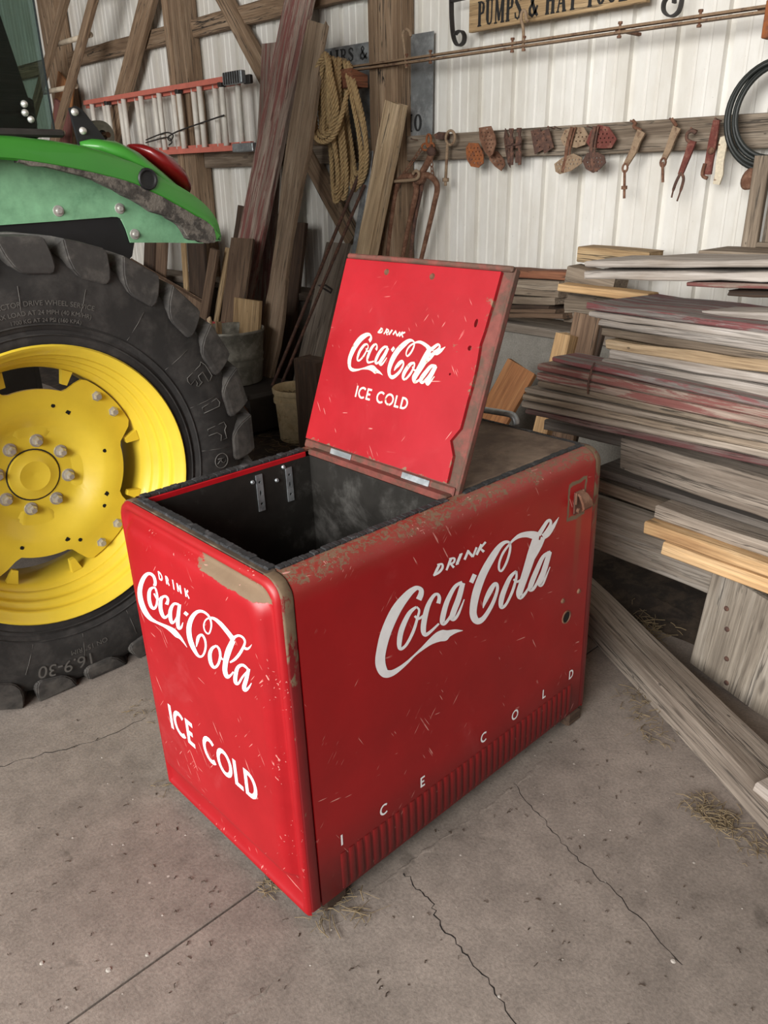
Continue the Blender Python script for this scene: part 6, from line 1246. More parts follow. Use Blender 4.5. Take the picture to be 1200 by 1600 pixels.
# black bracket standing on the mudguard, with two bolts
mb = MB().plate([[(0.405, 1.745), (0.425, 1.752), (0.445, 1.742), (0.53, 1.63), (0.42, 1.63)]], 1.50, 1.512, lambda a, b, d: (a, d, b))
br = tb(mb, 'bracket', 'black_plastic')
for (x, z) in ((0.418, 1.735), (0.435, 1.685)):
    tb(MB().lathe([(0.0, -0.01), (0.009, -0.009), (0.011, 0.0)], (x, 1.5, z), 'y', 14), 'bracket_bolt', 'steel', br, True)
# roller on a pin behind the mudguard
mb = MB().lathe([(0.018, -0.045), (0.030, -0.045), (0.050, -0.038), (0.052, 0.0), (0.050, 0.03)], (0.745, 2.05, 1.700), 'y', 28)
rl = tb(mb, 'roller', 'tub_zinc', None, True, 40)
tb(MB().lathe([(0.0, -0.05), (0.010, -0.05), (0.010, -0.09), (0.0, -0.09)], (0.745, 2.05, 1.700), 'y', 10), 'roller_pin', 'rust', rl)
tb(MB().lathe([(0.0, -0.035), (0.030, -0.035)], (0.745, 2.05, 1.700), 'y', 20), 'roller_core', 'black_iron', rl)
tb(MB().box((0.728, 2.04, 1.52), (0.762, 2.06, 1.70)), 'roller_arm', 'black_iron', None)
# cab: glass corner, dark post with bolts, lower panel, seal
cy = 1.56
def pane(name, q, d0=0.0, d1=0.005, mat='cab_glass'):
    """q: four 3D corners; given thickness along their normal"""
    q = [V(p) for p in q]; nn = (q[1] - q[0]).cross(q[3] - q[0]).normalized()
    return tb(MB().add([p + nn * d0 for p in q] + [p + nn * d1 for p in q], [(0, 3, 2, 1), (4, 5, 6, 7), (0, 1, 5, 4), (1, 2, 6, 5), (2, 3, 7, 6), (3, 0, 4, 7)]), name, mat)
pane('side_window', [(-0.9, cy, 1.70), (0.375, cy, 1.69), (0.375, cy, 2.65), (-0.9, cy, 2.65)])
pane('rear_window', [(0.375, cy + 0.012, 1.69), (0.375, 2.75, 1.69), (0.375, 2.75, 2.65), (0.375, cy + 0.012, 2.65)])
tb(MB().plate([[(0.06, 2.62), (0.16, 2.62), (0.335, 1.70), (0.20, 1.70)]], 1.585, 1.635, lambda a, b, d: (a, d, b)), 'cab_post', 'black_plastic')
tb(MB().box((0.30, 1.64, 1.70), (0.36, 2.70, 1.78), ch=0.006), 'cab_post', 'black_plastic')
tb(MB().box((0.30, 2.66, 1.70), (0.36, 2.72, 2.62), ch=0.006), 'cab_post', 'black_plastic')
tb(MB().box((-0.9, 1.57, 1.66), (0.33, 1.62, 1.735), ch=0.008), 'cab_sill', 'black_plastic')
tb(MB().box((-0.9, 1.545, 1.668), (0.40, 1.575, 1.690), ch=0.006), 'window_seal', 'black_iron')
tb(MB().box((-0.95, 1.55, 2.65), (0.45, 2.78, 2.78), ch=0.04), 'cab_roof', 'tractor_green')
for (x, z) in ((0.295, 1.755), (0.293, 1.732), (0.307, 1.715)):
    tb(MB().lathe([(0.0, -0.016), (0.007, -0.014), (0.010, -0.006), (0.0105, 0.0)], (x, 1.56, z), 'y', 14), 'window_bolt', 'steel', None, True)
tb(MB().box((-0.3, 1.98, 1.25), (0.30, 2.6, 1.70), ch=0.05), 'cab_floor', 'black_iron')
# steering wheel rim and seat inside, dark shapes behind the glass
tb(MB().box((-0.25, 1.95, 1.70), (0.18, 2.35, 1.82), ch=0.04).box((0.10, 1.95, 1.80), (0.20, 2.35, 2.35), ch=0.03), 'seat', 'black_plastic')

# ================================================================== THINGS ON THE WALL
GX = 2.955      # face of the girts


def wp(y, z, x=GX): return (x, y, z)


def nail(y, z, L=0.045):
    o = MB().tube([(GX + 0.005, y, z - 0.004), (GX - L, y + 0.004, z + 0.004)], 0.0022, 6).tube([(GX - L, y + 0.004, z + 0.004), (GX - L - 0.002, y + 0.004, z + 0.004)], 0.005, 8).build('nail', 'rust_dark')
    return o


NAILS = [(1.40, 1.745, 'nail holding the right-hand perforated plate pair'), (1.33, 1.748, 'bare nail between the perforated plates'), (1.56, 1.758, 'nail just right of the second rectangular plate'), (1.52, 1.755, 'nail third from the rectangular plates toward the right'), (1.55, 1.665, 'low nail under the rectangular plates'), (1.10, 1.760, 'nail holding the long hanger bar'), (0.905, 1.758, 'nail holding the short hanger bar'), (0.695, 1.748, 'nail holding the red and cream latch'), (2.52, 1.742, 'bent nail left of the tong chain'), (0.80, 1.715, 'nail holding the two-tined fork')]
for (y, z, l) in NAILS: tag(nail(y, z), l, 'nail')

# overhead rail of two angle irons, with bolts and an end stop
rail = tag(empty('hay_rail', (2.84, 1.9, 2.13)), 'long double iron rail running along the wall above the hanging tools', 'rail')
rM = Matrix.Translation((-2.84, -1.9, -2.13))
ry0, ry1, rz0, rz1 = 3.33, 0.50, 2.147, 2.126
for (dz, dx, nm) in ((0.006, 0.0, 'upper_bar'), (-0.012, 0.0, 'lower_bar')):
    mb = MB()
    for (y, z) in ((ry0, rz0), (2.5, 2.138), (1.5, 2.132), (ry1, rz1)):
        z += dz
        mb.v += [(2.825, y, z - 0.005), (2.86, y, z - 0.005), (2.86, y, z + 0.005), (2.825, y, z + 0.005)]
    for i in range(3):
        for k in range(4): mb.f.append((i * 4 + k, i * 4 + (k + 1) % 4, i * 4 + 4 + (k + 1) % 4, i * 4 + 4 + k))
    mb.f += [(0, 1, 2, 3), (12, 13, 14, 15)]
    mb.build(nm, 'rail_iron', rail, False, rM)
for y in (3.189, 2.493, 2.313, 1.759, 1.689, 1.163, 0.791):
    z = rz0 + (rz1 - rz0) * (ry0 - y) / (ry0 - ry1)
    mb = MB().tube([(2.842, y, z - 0.034), (2.842, y, z - 0.024)], 0.010, 6).tube([(2.842, y, z - 0.024), (2.842, y, z + 0.022)], 0.006, 8).tube([(2.842, y, z + 0.020), (2.842, y, z + 0.03)], 0.010, 6)
    mb.build('rail_bolt', 'rust', rail, False, rM)
mb = MB().box((2.81, 0.485, 2.02), (2.87, 0.512, 2.15), ch=0.003); mb.build('end_stop', 'rust_orange', rail, False, rM)
for y in (3.25, 1.18, 0.55):
    MB().box((2.85, y - 0.012, 2.125), (3.05, y + 0.012, 2.137), ch=0.002).build('wall_bracket', 'rust', rail, False, rM)
h1 = MB().tube(crom([(2.84, 2.493, 2.10), (2.84, 2.515, 2.235), (2.84, 2.520, 2.268), (2.84, 2.497, 2.288), (2.84, 2.470, 2.275), (2.84, 2.458, 2.250)], 6), 0.0075, 8).build('iron_hook', 'rust_tan', None, True)
tag(h1, 'iron hook standing up from the rail in front of the sheet metal sign', 'hook')
h2 = MB().tube(crom([(2.84, 1.690, 2.10), (2.84, 1.694, 2.19), (2.84, 1.712, 2.245), (2.84, 1.702, 2.272), (2.84, 1.684, 2.262), (2.84, 1.680, 2.236), (2.84, 1.668, 2.222)], 6), 0.0075, 8).build('iron_hook', 'rust_tan', None, True)
tag(h2, 'iron hook standing up from the rail in front of the wooden sign', 'hook')

# wooden sign
sg = empty('wooden_sign', (2.94, 1.6, 2.3)); tag(sg, 'long wooden sign lettered PUMPS & HAY TOOLS hung above the rail', 'sign')
sM = Matrix.Translation((-2.94, -1.6, -2.3))
vs, fs = board_mesh(1.02, 0.165, 0.03, 0.002, 77)
obj('sign_board', vs, fs, 'wood_tan', sg, False, sM @ Matrix(((0, 0, 1, 2.925), (-1, 0, 0, 2.115), (0, 1, 0, 2.318), (0, 0, 0, 1))))
word('letter_black', sg, 'PUMPS & HAY TOOLS', SLAB, lambda a, b, l: (2.9235 - 0.00002 * l, -a, b), -2.058, 2.254, 0.112, 0.925, None, gap=0.05, M=sM)
# iron scroll bracket that carries the sign
sb = tag(empty('scroll_bracket', (2.94, 1.6, 2.4)), 'black iron bracket with scrolled ends above the rail, holding the wooden sign', 'bracket')
bM = Matrix.Translation((-2.94, -1.6, -2.4))
def strap(pts, nm):
    P = crom([(2.93, y, z) for y, z in pts], 6); mb = MB()
    for i, p in enumerate(P):
        t = (P[min(i + 1, len(P) - 1)] - P[max(i - 1, 0)]).normalized(); nn = V((0, -t.z, t.y)) * 0.004
        for dx in (-0.018, 0.012): mb.v += [p + nn + V((dx, 0, 0)), p - nn + V((dx, 0, 0))]
    for i in range(len(P) - 1):
        a = i * 4; b = a + 4
        mb.f += [(a, b, b + 1, a + 1), (a + 2, a + 3, b + 3, b + 2), (a, a + 2, b + 2, b), (a + 1, b + 1, b + 3, a + 3)]
    mb.f += [(0, 1, 3, 2), (len(P) * 4 - 4, len(P) * 4 - 2, len(P) * 4 - 1, len(P) * 4 - 3)]
    mb.build(nm, 'black_iron', sb, False, bM)
strap([(2.242, 2.50), (2.242, 2.393), (2.236, 2.30), (2.222, 2.225), (2.192, 2.186), (2.155, 2.192), (2.146, 2.222), (2.165, 2.248), (2.195, 2.249), (2.212, 2.238)], 'scroll')
strap([(0.925, 2.50), (0.925, 2.30), (0.928, 2.20), (0.945, 2.170), (0.975, 2.166), (1.004, 2.188), (1.008, 2.22), (0.990, 2.240), (0.965, 2.230), (0.960, 2.212)], 'scroll')
MB().box((2.915, 0.915, 2.388), (2.94, 2.25, 2.398), ch=0.002).build('cross_bar', 'black_iron', sb, False, bM)

# sheet metal sign behind the post
sm = tag(empty('metal_sign', (3.0, 2.95, 2.0)), 'grey sheet metal sign with black letters, half hidden by post and rope', 'sign')
mM = Matrix.Translation((-3.0, -2.95, -2.0))
MB().plate([[(-3.46, 1.75), (-2.442, 1.768), (-2.436, 2.288), (-3.46, 2.298)]], 3.000, 3.004, lambda a, b, d: (d, -a, b)).build('sheet', 'sign_sheet', sm, False, mM)
mb = MB(); f_ = lambda a, b, l: (2.9985 - 0.00002 * l, -a, b)
word('letter_faded', sm, 'AIRS &', SLAB, f_, -3.355, 2.205, 0.075, 0.375, None, gap=0.05, M=mM)
word('letter_faded', sm, 'OHIO', SLAB, f_, -2.80, 1.788, 0.092, 0.28, None, gap=0.05, M=mM)
word('letter_faded', sm, 'IP', SLAB, f_, -3.45, 1.885, 0.12, 0.12, None, gap=0.04, M=mM)
ribbons(mb, [[(-2.715, 2.19, .02), (-2.69, 2.205, .03), (-2.665, 2.18, .035), (-2.665, 2.13, .035), (-2.69, 2.10, .02)]], f_)
mb.build('letter', 'letter_faded', sm, False, mM)
MB().tube([(2.999, 2.655, 2.045), (2.9975, 2.655, 2.045)], 0.010, 14).build('nail_hole', 'black_hole', sm, False, mM)

# rope coil on its wooden peg
peg = MB().plate([[(2.78, 2.035), (2.885, 2.035), (2.885, 2.10), (2.755, 2.13)]], 2.975, 2.86, lambda a, b, d: (a, d, b)).build('wooden_peg', 'wood_redbrown')
tag(peg, 'reddish wooden block nailed to the post inside the rope coil', 'peg')


def rope(mb, path, r=0.0115, pitch=0.045, closed=True):
    L = 0; N = len(path)
    for s in range(3):
        pts = []; L = 0; u = None
        for i, p in enumerate(path):
            if i: L += (p - path[i - 1]).length
            t = (path[(i + 1) % N] - path[i - 1]).normalized() if closed else (path[min(i + 1, N - 1)] - path[max(i - 1, 0)]).normalized()
            if u is None: u = V((1, 0, 0))
            u = (u - t * u.dot(t)).normalized(); w = t.cross(u)
            a = 2 * pi * (L / pitch) + s * 2 * pi / 3
            pts.append(p + (u * cos(a) + w * sin(a)) * r * 0.60)
        mb.tube(pts, r * 0.52, 6, closed)


def resample(P, d, closed=True):
    out = []; Q = P + ([P[0]] if closed else [])
    acc = 0
    for a, b in zip(Q, Q[1:]):
        l = (b - a).length
        while acc < l:
            out.append(a + (b - a) * (acc / l)); acc += d
        acc -= l
    return out


ropeo = tag(empty('rope_coil', (2.80, 3.0, 2.1)), 'coil of tan twisted rope hanging from the peg beside the post', 'rope')
oM = Matrix.Translation((-2.80, -3.0, -2.1))
R = random.Random(2)
loops = [(3.03, 0.100, 2.215, 1.765, 2.70, 0.02), (3.02, 0.115, 2.20, 1.775, 2.68, 0.05), (3.05, 0.080, 2.21, 1.80, 2.72, 0.0), (3.00, 0.09, 2.19, 1.79, 2.69, 0.03),
         (3.06, 0.060, 2.205, 1.40, 2.74, -0.02), (3.03, 0.070, 2.195, 1.43, 2.755, 0.0), (3.00, 0.055, 2.19, 1.42, 2.77, 0.0), (3.09, 0.045, 2.18, 1.48, 2.76, -0.03), (3.04, 0.05, 2.20, 1.46, 2.725, -0.01),
         (2.965, 0.085, 2.17, 1.47, 2.79, -0.06), (2.945, 0.10, 2.165, 1.50, 2.80, -0.06), (2.93, 0.09, 2.15, 1.56, 2.805, -0.04)]
for (yc, a, zt, zb, x, sk) in loops:
    P = []
    for i in range(40):
        t = 2 * pi * i / 40; cz = cos(t); f = (1 - cz) / 2
        P.append(V((x + 0.025 * sin(t) + 0.012 * sin(3 * t + yc * 9) + 0.02 * f, yc + (sk * f) + a * sin(t) * (0.75 + 0.4 * sin(t / 2)) + 0.008 * sin(2 * t + a * 90), (zt + zb) / 2 + (zt - zb) / 2 * cz)))
    mb = MB(); rope(mb, resample(crom(P, 3, True), 0.0095), 0.0145, 0.075); mb.build('rope_loop', 'rope', ropeo, True, oM)
mb = MB(); P = [V(p) for p in ((2.725, 3.10, 1.86), (2.715, 3.05, 1.80), (2.72, 2.98, 1.78), (2.735, 2.93, 1.80))]
P = [V((2.70, 3.13, 2.02)), V((2.67, 3.14, 1.84)), V((2.66, 3.09, 1.765)), V((2.66, 3.01, 1.745)), V((2.67, 2.93, 1.78)), V((2.70, 2.885, 1.90)), V((2.74, 2.88, 2.02))]
rope(mb, resample(crom(P, 8), 0.0095, False), 0.0145, 0.075, False); mb.build('rope_loop', 'rope', ropeo, True, oM)

# cleats left of the rope
for (y, z, w, h, l) in ((3.28, 1.765, 0.16, 0.055, 'pale wooden cleat on the girt left of the rope coil bottom'), (3.20, 2.2, 0.07, 0.05, 'small pale wooden cleat on the metal sign left of the rope coil')):
    tag(MB().box((2.86, y - w / 2, z - h / 2), (2.998, y + w / 2, z + h / 2), ch=0.003).build('wooden_cleat', 'wood_pale'), l, 'cleat')

# hay tongs on chains
tg = tag(empty('hay_tongs', (2.90, 2.45, 1.55)), 'rusty hay tongs with curved tines hanging from two chains on the girt', 'tongs')
tM = Matrix.Translation((-2.90, -2.45, -1.55))
def taper(pts, r, nm, mat='rust', flat=(1, 1)):
    P = crom([(2.885, y, z) if len(q) == 2 else q for q in pts for (y, z) in [q[-2:]]], 6)
    rr = [r[0] + (r[1] - r[0]) * i / (len(P) - 1) for i in range(len(P))]
    return MB().tube(P, rr, 8, flat=flat).build(nm, mat, tg, True, tM)
taper([(2.50, 1.543), (2.575, 1.54), (2.615, 1.50), (2.645, 1.41), (2.68, 1.25), (2.715, 1.06)], (0.020, 0.013), 'tine')
taper([(2.515, 1.545), (2.468, 1.515), (2.462, 1.455), (2.495, 1.35), (2.535, 1.23), (2.58, 1.07)], (0.020, 0.013), 'tine')
taper([(2.92, 2.44, 1.53), (2.92, 2.46, 1.455), (2.92, 2.51, 1.28), (2.92, 2.545, 1.07)], (0.016, 0.011), 'tine', 'rust_dark')
taper([(2.43, 1.53), (2.375, 1.548), (2.318, 1.525), (2.292, 1.48), (2.312, 1.40), (2.362, 1.247), (2.425, 1.06)], (0.020, 0.013), 'tine')
taper([(2.335, 1.672), (2.36, 1.625), (2.41, 1.565), (2.435, 1.53), (2.47, 1.49)], (0.019, 0.02), 'lever')
MB().tube([(2.865, 2.335, 1.672), (2.90, 2.335, 1.672)], 0.024, 12).build('lever_end', 'rust_dark', tg, True, tM)
MB().tube([(2.862, 2.43, 1.535), (2.905, 2.43, 1.535)], 0.036, 16).build('pivot_plate', 'rust', tg, True, tM)
MB().tube(crom([(2.85, 2.72, 1.512), (2.85, 2.60, 1.517), (2.85, 2.47, 1.523), (2.85, 2.415, 1.533), (2.85, 2.405, 1.56), (2.85, 2.43, 1.572), (2.85, 2.452, 1.555)], 6), 0.0095, 8).build('trip_rod', 'rust_tan', tg, True, tM)


def chain(a, b, nm, parent, M, ln=0.030, mat='rust'):
    a, b = V(a), V(b); n = max(2, int((b - a).length / (ln * 0.76))); mb = MB(); t = (b - a).normalized(); s = V((1, 0, 0)); s2 = t.cross(s).normalized(); s = s2.cross(t)
    for i in range(n):
        c = a + (b - a) * ((i + 0.5) / n); w = s2 if i % 2 == 0 else (s * 0.8 + s2 * 0.6)
        P = [c + t * (ln * 0.5 * cos(q)) + w * (ln * 0.27 * sin(q)) for q in (2 * pi * k / 10 for k in range(10))]
        mb.tube(P, 0.0035, 5, True)
    return mb.build(nm, mat, parent, True, M)


chain((2.89, 2.425, 1.69), (2.885, 2.585, 1.535), 'chain', tg, tM)
chain((2.89, 2.355, 1.69), (2.885, 2.33, 1.545), 'chain', tg, tM)
for (y, z, ry_, rz_) in ((2.375, 1.728, 0.018, 0.035), (2.40, 1.698, 0.030, 0.018), (2.355, 1.70, 0.022, 0.016)):
    MB().tube([(2.90, y + ry_ * cos(2 * pi * k / 14), z + rz_ * sin(2 * pi * k / 14)) for k in range(14)], 0.0065, 6, True).build('shackle', 'rust_orange', tg, True, tM)

# eye bolt and a hinge scrap
o = MB().tube([(2.905, 2.215 + 0.034 * cos(2 * pi * k / 20), 1.738 + 0.036 * sin(2 * pi * k / 20)) for k in range(20)], 0.0075, 8, True).tube([(2.90, 2.232, 1.708), (2.90, 2.242, 1.52)], 0.0085, 8).tube([(2.90, 2.241, 1.532), (2.90, 2.242, 1.512)], 0.019, 6).tube([(2.90, 2.242, 1.515), (2.90, 2.242, 1.49)], 0.008, 8).build('eye_bolt', 'rust_tan', None, True)
tag(o, 'long eye bolt with a ring and nut hanging right of the hay tongs', 'eye bolt')
o = MB().plate([[(-2.32, 1.735), (-2.27, 1.732), (-2.268, 1.765), (-2.30, 1.772), (-2.335, 1.76)]], 2.90, 2.957, lambda a, b, d: (d, -a, b)).build('iron_lug', 'rust_dark'); tag(o, 'small square iron lug on the girt between tongs and eye bolt', 'lug')

# perforated cast plates
def pplate(name, label, pts, x, mat, holes=True, tilt=0.0, th=0.006, sp=0.021, hr=0.0042):
    P = [(-y, z) for y, z in pts]
    cx = sum(p[0] for p in P) / len(P); cz = sum(p[1] for p in P) / len(P)
    hs = []
    if holes:
        def inside(q, m):
            s = 0; n = len(P)
            for i in range(n):
                a, b = P[i], P[(i + 1) % n]
                if (a[1] > q[1]) != (b[1] > q[1]) and q[0] < (b[0] - a[0]) * (q[1] - a[1]) / (b[1] - a[1]) + a[0]: s ^= 1
                dx, dy = b[0] - a[0], b[1] - a[1]; l = sqrt(dx * dx + dy * dy) + 1e-9
                t = max(0, min(1, ((q[0] - a[0]) * dx + (q[1] - a[1]) * dy) / l / l))
                if sqrt((q[0] - a[0] - t * dx) ** 2 + (q[1] - a[1] - t * dy) ** 2) < m: return False
            return bool(s)
        k = 0
        for iz in range(-8, 9):
            for ia in range(-8, 9):
                q = (cx + (ia + 0.5 * (iz % 2)) * sp, cz + iz * sp * 0.87)
                if inside(q, hr + 0.006): hs.append([(q[0] + hr * cos(a), q[1] + hr * sin(a)) for a in (2 * pi * j / 6 for j in range(6))])
    o = MB().plate([P] + hs, 0, th, lambda a, b, d: (x + d + tilt * (a - cx), -a, b)).build(name, mat)
    if label: tag(o, label, 'plate', 'perforated iron plates on the girt')
    return o, (cx, cz)


PL = [
 ('orange rusty perforated plate, lowest left of the hanging cluster', [(2.072, 1.679), (2.055, 1.707), (1.996, 1.702), (1.962, 1.65), (1.96, 1.603), (1.991, 1.581), (2.037, 1.588), (2.066, 1.628)], 2.88, 'rust_orange', 0.15),
 ('brown perforated plate, topmost of the hanging cluster', [(1.977, 1.776), (1.933, 1.78), (1.903, 1.781), (1.875, 1.734), (1.868, 1.694), (1.883, 1.648), (1.904, 1.63), (1.941, 1.665), (1.97, 1.72)], 2.87, 'rust', 0.12),
 ('brown pointed perforated plate hanging below the topmost plate', [(1.962, 1.65), (1.914, 1.662), (1.873, 1.617), (1.867, 1.591), (1.888, 1.563), (1.924, 1.586), (1.957, 1.619)], 2.948, 'rust', 0.25),
 ('narrow perforated plate hanging edge-on right of the cluster', [(1.868, 1.771), (1.832, 1.733), (1.803, 1.661), (1.785, 1.577), (1.82, 1.6), (1.864, 1.685), (1.879, 1.728)], 2.93, 'rust_dark', -0.6),
 ('left one of the two rectangular iron plates', [(1.685, 1.75), (1.629, 1.759), (1.598, 1.661), (1.653, 1.639)], 2.93, 'rust_dark', 0.05),
 ('right one of the two rectangular iron plates', [(1.616, 1.741), (1.567, 1.756), (1.532, 1.667), (1.585, 1.64)], 2.918, 'rust_dark', 0.05),
]
for (l, pts, x, mt, ti) in PL:
    pplate('perforated_plate', l, pts, x, mt, True, ti, sp=(0.021 if 'rect' not in l else 0.034))
# two drop-shaped pairs joined by a ribbed stem
PR = [('pair of tan perforated plates joined by a ribbed stem, left of the red pair', [(1.474, 1.703), (1.455, 1.742), (1.405, 1.754), (1.353, 1.749), (1.321, 1.708), (1.339, 1.672), (1.385, 1.66), (1.453, 1.671)], [(1.499, 1.59), (1.448, 1.618), (1.382, 1.634), (1.33, 1.615), (1.327, 1.589), (1.39, 1.556), (1.461, 1.542), (1.488, 1.554)], [(1.405, 1.752), (1.425, 1.678), (1.43, 1.621), (1.443, 1.55)], 'rust_tan', 'rust'),
      ('pair of reddish perforated plates joined by a ribbed stem, right of the tan pair', [(1.325, 1.683), (1.305, 1.733), (1.269, 1.756), (1.216, 1.745), (1.169, 1.691), (1.192, 1.653), (1.234, 1.652), (1.305, 1.66)], [(1.335, 1.598), (1.31, 1.635), (1.246, 1.635), (1.209, 1.62), (1.196, 1.589), (1.231, 1.559), (1.265, 1.545), (1.31, 1.563)], [(1.279, 1.75), (1.289, 1.673), (1.286, 1.617), (1.266, 1.55)], 'rust_red', 'rust_dark')]
for (l, up_pts, lo_pts, stem, m1, m2) in PR:
    e = tag(empty('plate_pair', (2.89, stem[1][0], 1.65)), l, 'plates'); M = Matrix.Translation((-2.89, -stem[1][0], -1.65))
    for (pts, x, mt, ti) in ((up_pts, 2.90, m1, 0.1), (lo_pts, 2.88, m1 if m1 == 'rust_tan' else m2, -0.1)):
        o, _ = pplate('perforated_plate', None, pts, x, mt, True, ti); o.parent = e; o.matrix_local = M
    MB().tube(crom([(2.885, y, z) for y, z in stem], 5), 0.009, 8, flat=(0.8, 1.2)).tube(crom([(2.885, y - 0.02, z) for y, z in stem], 5), 0.005, 6).build('ribbed_stem', m2, e, True, M)
for (y, l) in ((1.786, 'rusty hinge rod hanging left of the two rectangular plates, nearer the cluster'), (1.735, 'rusty latch rod hanging directly left of the two rectangular plates')):
    mb = MB().tube([(2.90, y, 1.752), (2.90, y - 0.012, 1.59)], 0.0085, 8).tube([(2.90, y + 0.002, 1.745), (2.90, y + 0.002, 1.765)], 0.013, 8)
    mb.box((2.895, y - 0.02, 1.60), (2.905, y + 0.016, 1.655), ch=0.002).box((2.895, y - 0.016, 1.67), (2.905, y + 0.02, 1.725), ch=0.002).tube([(2.885, y - 0.02, 1.69), (2.89, y + 0.03, 1.685)], 0.005, 6)
    tag(mb.build('hinge_rod', 'rust_dark', None, False), l, 'hinge rod')


def flatbar(name, mat, rows, x, th=0.010, parent=None, M=None):
    """bar with varying width: rows of (y, z, width)"""
    L_ = []; R_ = []
    for i, (y, z, w) in enumerate(rows):
        a = rows[max(i - 1, 0)]; b = rows[min(i + 1, len(rows) - 1)]
        t = V((b[0] - a[0], b[1] - a[1])).normalized(); nn = V((-t.y, t.x)) * w / 2
        L_.append((-(y + nn.x), z + nn.y)); R_.append((-(y - nn.x), z - nn.y))
    return MB().plate([L_ + R_[::-1]], x, x + th, lambda a, b, d: (d, -a, b)).build(name, mat, parent, False, M)


for (l, y0, hook, bar, rod, zn) in (('long rusty hanger bar with a rod below it on the girt', 1.10, [(1.098, 1.766), (1.083, 1.752), (1.088, 1.739), (1.050, 1.722)], [(1.040, 1.718, 0.045), (1.058, 1.68, 0.036), (1.072, 1.635, 0.034), (1.105, 1.578, 0.026)], [(1.106, 1.545), (1.094, 1.43)], 1.478),
                                ('shorter rusty hanger bar with a short rod, right of the long one', 0.90, [(0.905, 1.762), (0.886, 1.742), (0.878, 1.730)], [(0.868, 1.726, 0.04), (0.882, 1.69, 0.034), (0.895, 1.645, 0.03), (0.914, 1.598, 0.024)], [(0.917, 1.575), (0.904, 1.50)], None)):
    e = tag(empty('hanger_bar', (2.90, y0, 1.65)), l, 'hanger'); M = Matrix.Translation((-2.90, -y0, -1.65))
    MB().tube(crom([(2.915, y, z) for y, z in hook], 5), 0.008, 8).build('hook_end', 'rust', e, True, M)
    flatbar('bar', 'rust_tan', bar, 2.90, 0.012, e, M)
    yb, zb = bar[-1][:2]
    MB().tube([(2.90, yb + 0.013 * cos(2 * pi * k / 12), zb - 0.014 + 0.018 * sin(2 * pi * k / 12)) for k in range(12)], 0.005, 6, True).build('ring', 'rust', e, True, M)
    mb = MB().tube([(2.90, rod[0][0], rod[0][1] + 0.01), (2.90, rod[1][0], rod[1][1])], 0.0065, 8)
    if zn: mb.tube([(2.90, 1.0995, zn + 0.008), (2.90, 1.099, zn - 0.008)], 0.014, 6)
    mb.build('rod', 'rust', e, False, M)
e = tag(empty('hay_fork', (2.90, 0.8, 1.6)), 'dark red two-tined fork hanging on the girt', 'fork'); M = Matrix.Translation((-2.90, -0.8, -1.6))
MB().tube(crom([(2.90, 0.775, 1.698), (2.90, 0.795, 1.709), (2.90, 0.815, 1.696), (2.90, 0.812, 1.674), (2.90, 0.795, 1.665)], 5), 0.008, 8).build('hook_end', 'rust_dark', e, True, M)
flatbar('handle', 'rust_red', [(0.785, 1.668, 0.035), (0.80, 1.61, 0.03), (0.824, 1.53, 0.022)], 2.895, 0.012, e, M)
MB().tube(crom([(2.90, 0.822, 1.54), (2.90, 0.838, 1.505), (2.90, 0.848, 1.47), (2.90, 0.853, 1.435)], 4), [0.007] * 9 + [0.004] * 4, 8).build('tine', 'rust_dark', e, True, M)
MB().tube(crom([(2.90, 0.822, 1.54), (2.90, 0.806, 1.515), (2.90, 0.812, 1.47), (2.90, 0.824, 1.42)], 4), [0.007] * 9 + [0.004] * 4, 8).build('tine', 'rust_dark', e, True, M)
e = tag(empty('door_latch', (2.90, 0.68, 1.6)), 'door latch of a red bar and a cream painted bar hanging on the girt', 'latch'); M = Matrix.Translation((-2.90, -0.68, -1.6))
flatbar('red_bar', 'rust_red', [(0.688, 1.745, 0.028), (0.693, 1.66, 0.036), (0.697, 1.58, 0.036), (0.695, 1.53, 0.03)], 2.895, 0.012, e, M)
MB().tube(crom([(2.888, 0.71, 1.575), (2.888, 0.715, 1.53), (2.888, 0.69, 1.515)], 4), 0.008, 8).tube([(2.885, 0.69, 1.625), (2.897, 0.69, 1.625)], 0.014, 10).build('catch', 'rust', e, True, M)
flatbar('cream_bar', 'cream_paint', [(0.655, 1.68, 0.02), (0.650, 1.655, 0.036), (0.652, 1.58, 0.034), (0.648, 1.53, 0.036), (0.655, 1.49, 0.03)], 2.905, 0.010, e, M)

# coil of black cable, pulley block and the cupboard door at the right edge
mb = MB(); R = random.Random(9)
for k in range(4):
    r = 0.165 + 0.012 * k; cx_, cz_ = 0.425 + 0.004 * k, 1.762 - 0.004 * k
    mb.tube([(2.865 + 0.014 * (k % 2) + 0.004 * sin(3 * a + k), cx_ + r * cos(a), cz_ + (r + 0.004) * sin(a)) for a in (2 * pi * j / 48 for j in range(48))], 0.0095, 8, True)
tag(mb.build('cable_coil', 'cable_black', None, True), 'coil of black cable hanging at the right edge of the wall', 'cable')
e = tag(empty('pulley_block', (2.88, 0.5, 1.5)), 'rusty round pulley block hanging under the cable coil', 'pulley'); M = Matrix.Translation((-2.88, -0.5, -1.5))
mb = MB().tube([(2.862, 0.497, 1.512), (2.868, 0.497, 1.512), (2.892, 0.497, 1.512), (2.898, 0.497, 1.512)], [0.026, 0.036, 0.036, 0.026], 18)
mb.v = [(x, y, 1.512 + (z - 1.512) * 1.2 + (y - 0.497) * -0.3) for x, y, z in mb.v]
mb.build('wheel_cheek', 'rust', e, True, M)
MB().tube([(2.88, 0.486, 1.55), (2.88, 0.480, 1.60)], 0.011, 8).build('strap', 'rust_dark', e, True, M)
MB().tube(crom([(2.90, 0.462, 1.52), (2.90, 0.455, 1.57), (2.90, 0.445, 1.59), (2.90, 0.44, 1.55)], 4), 0.010, 8).build('strap', 'rust_dark', e, True, M)
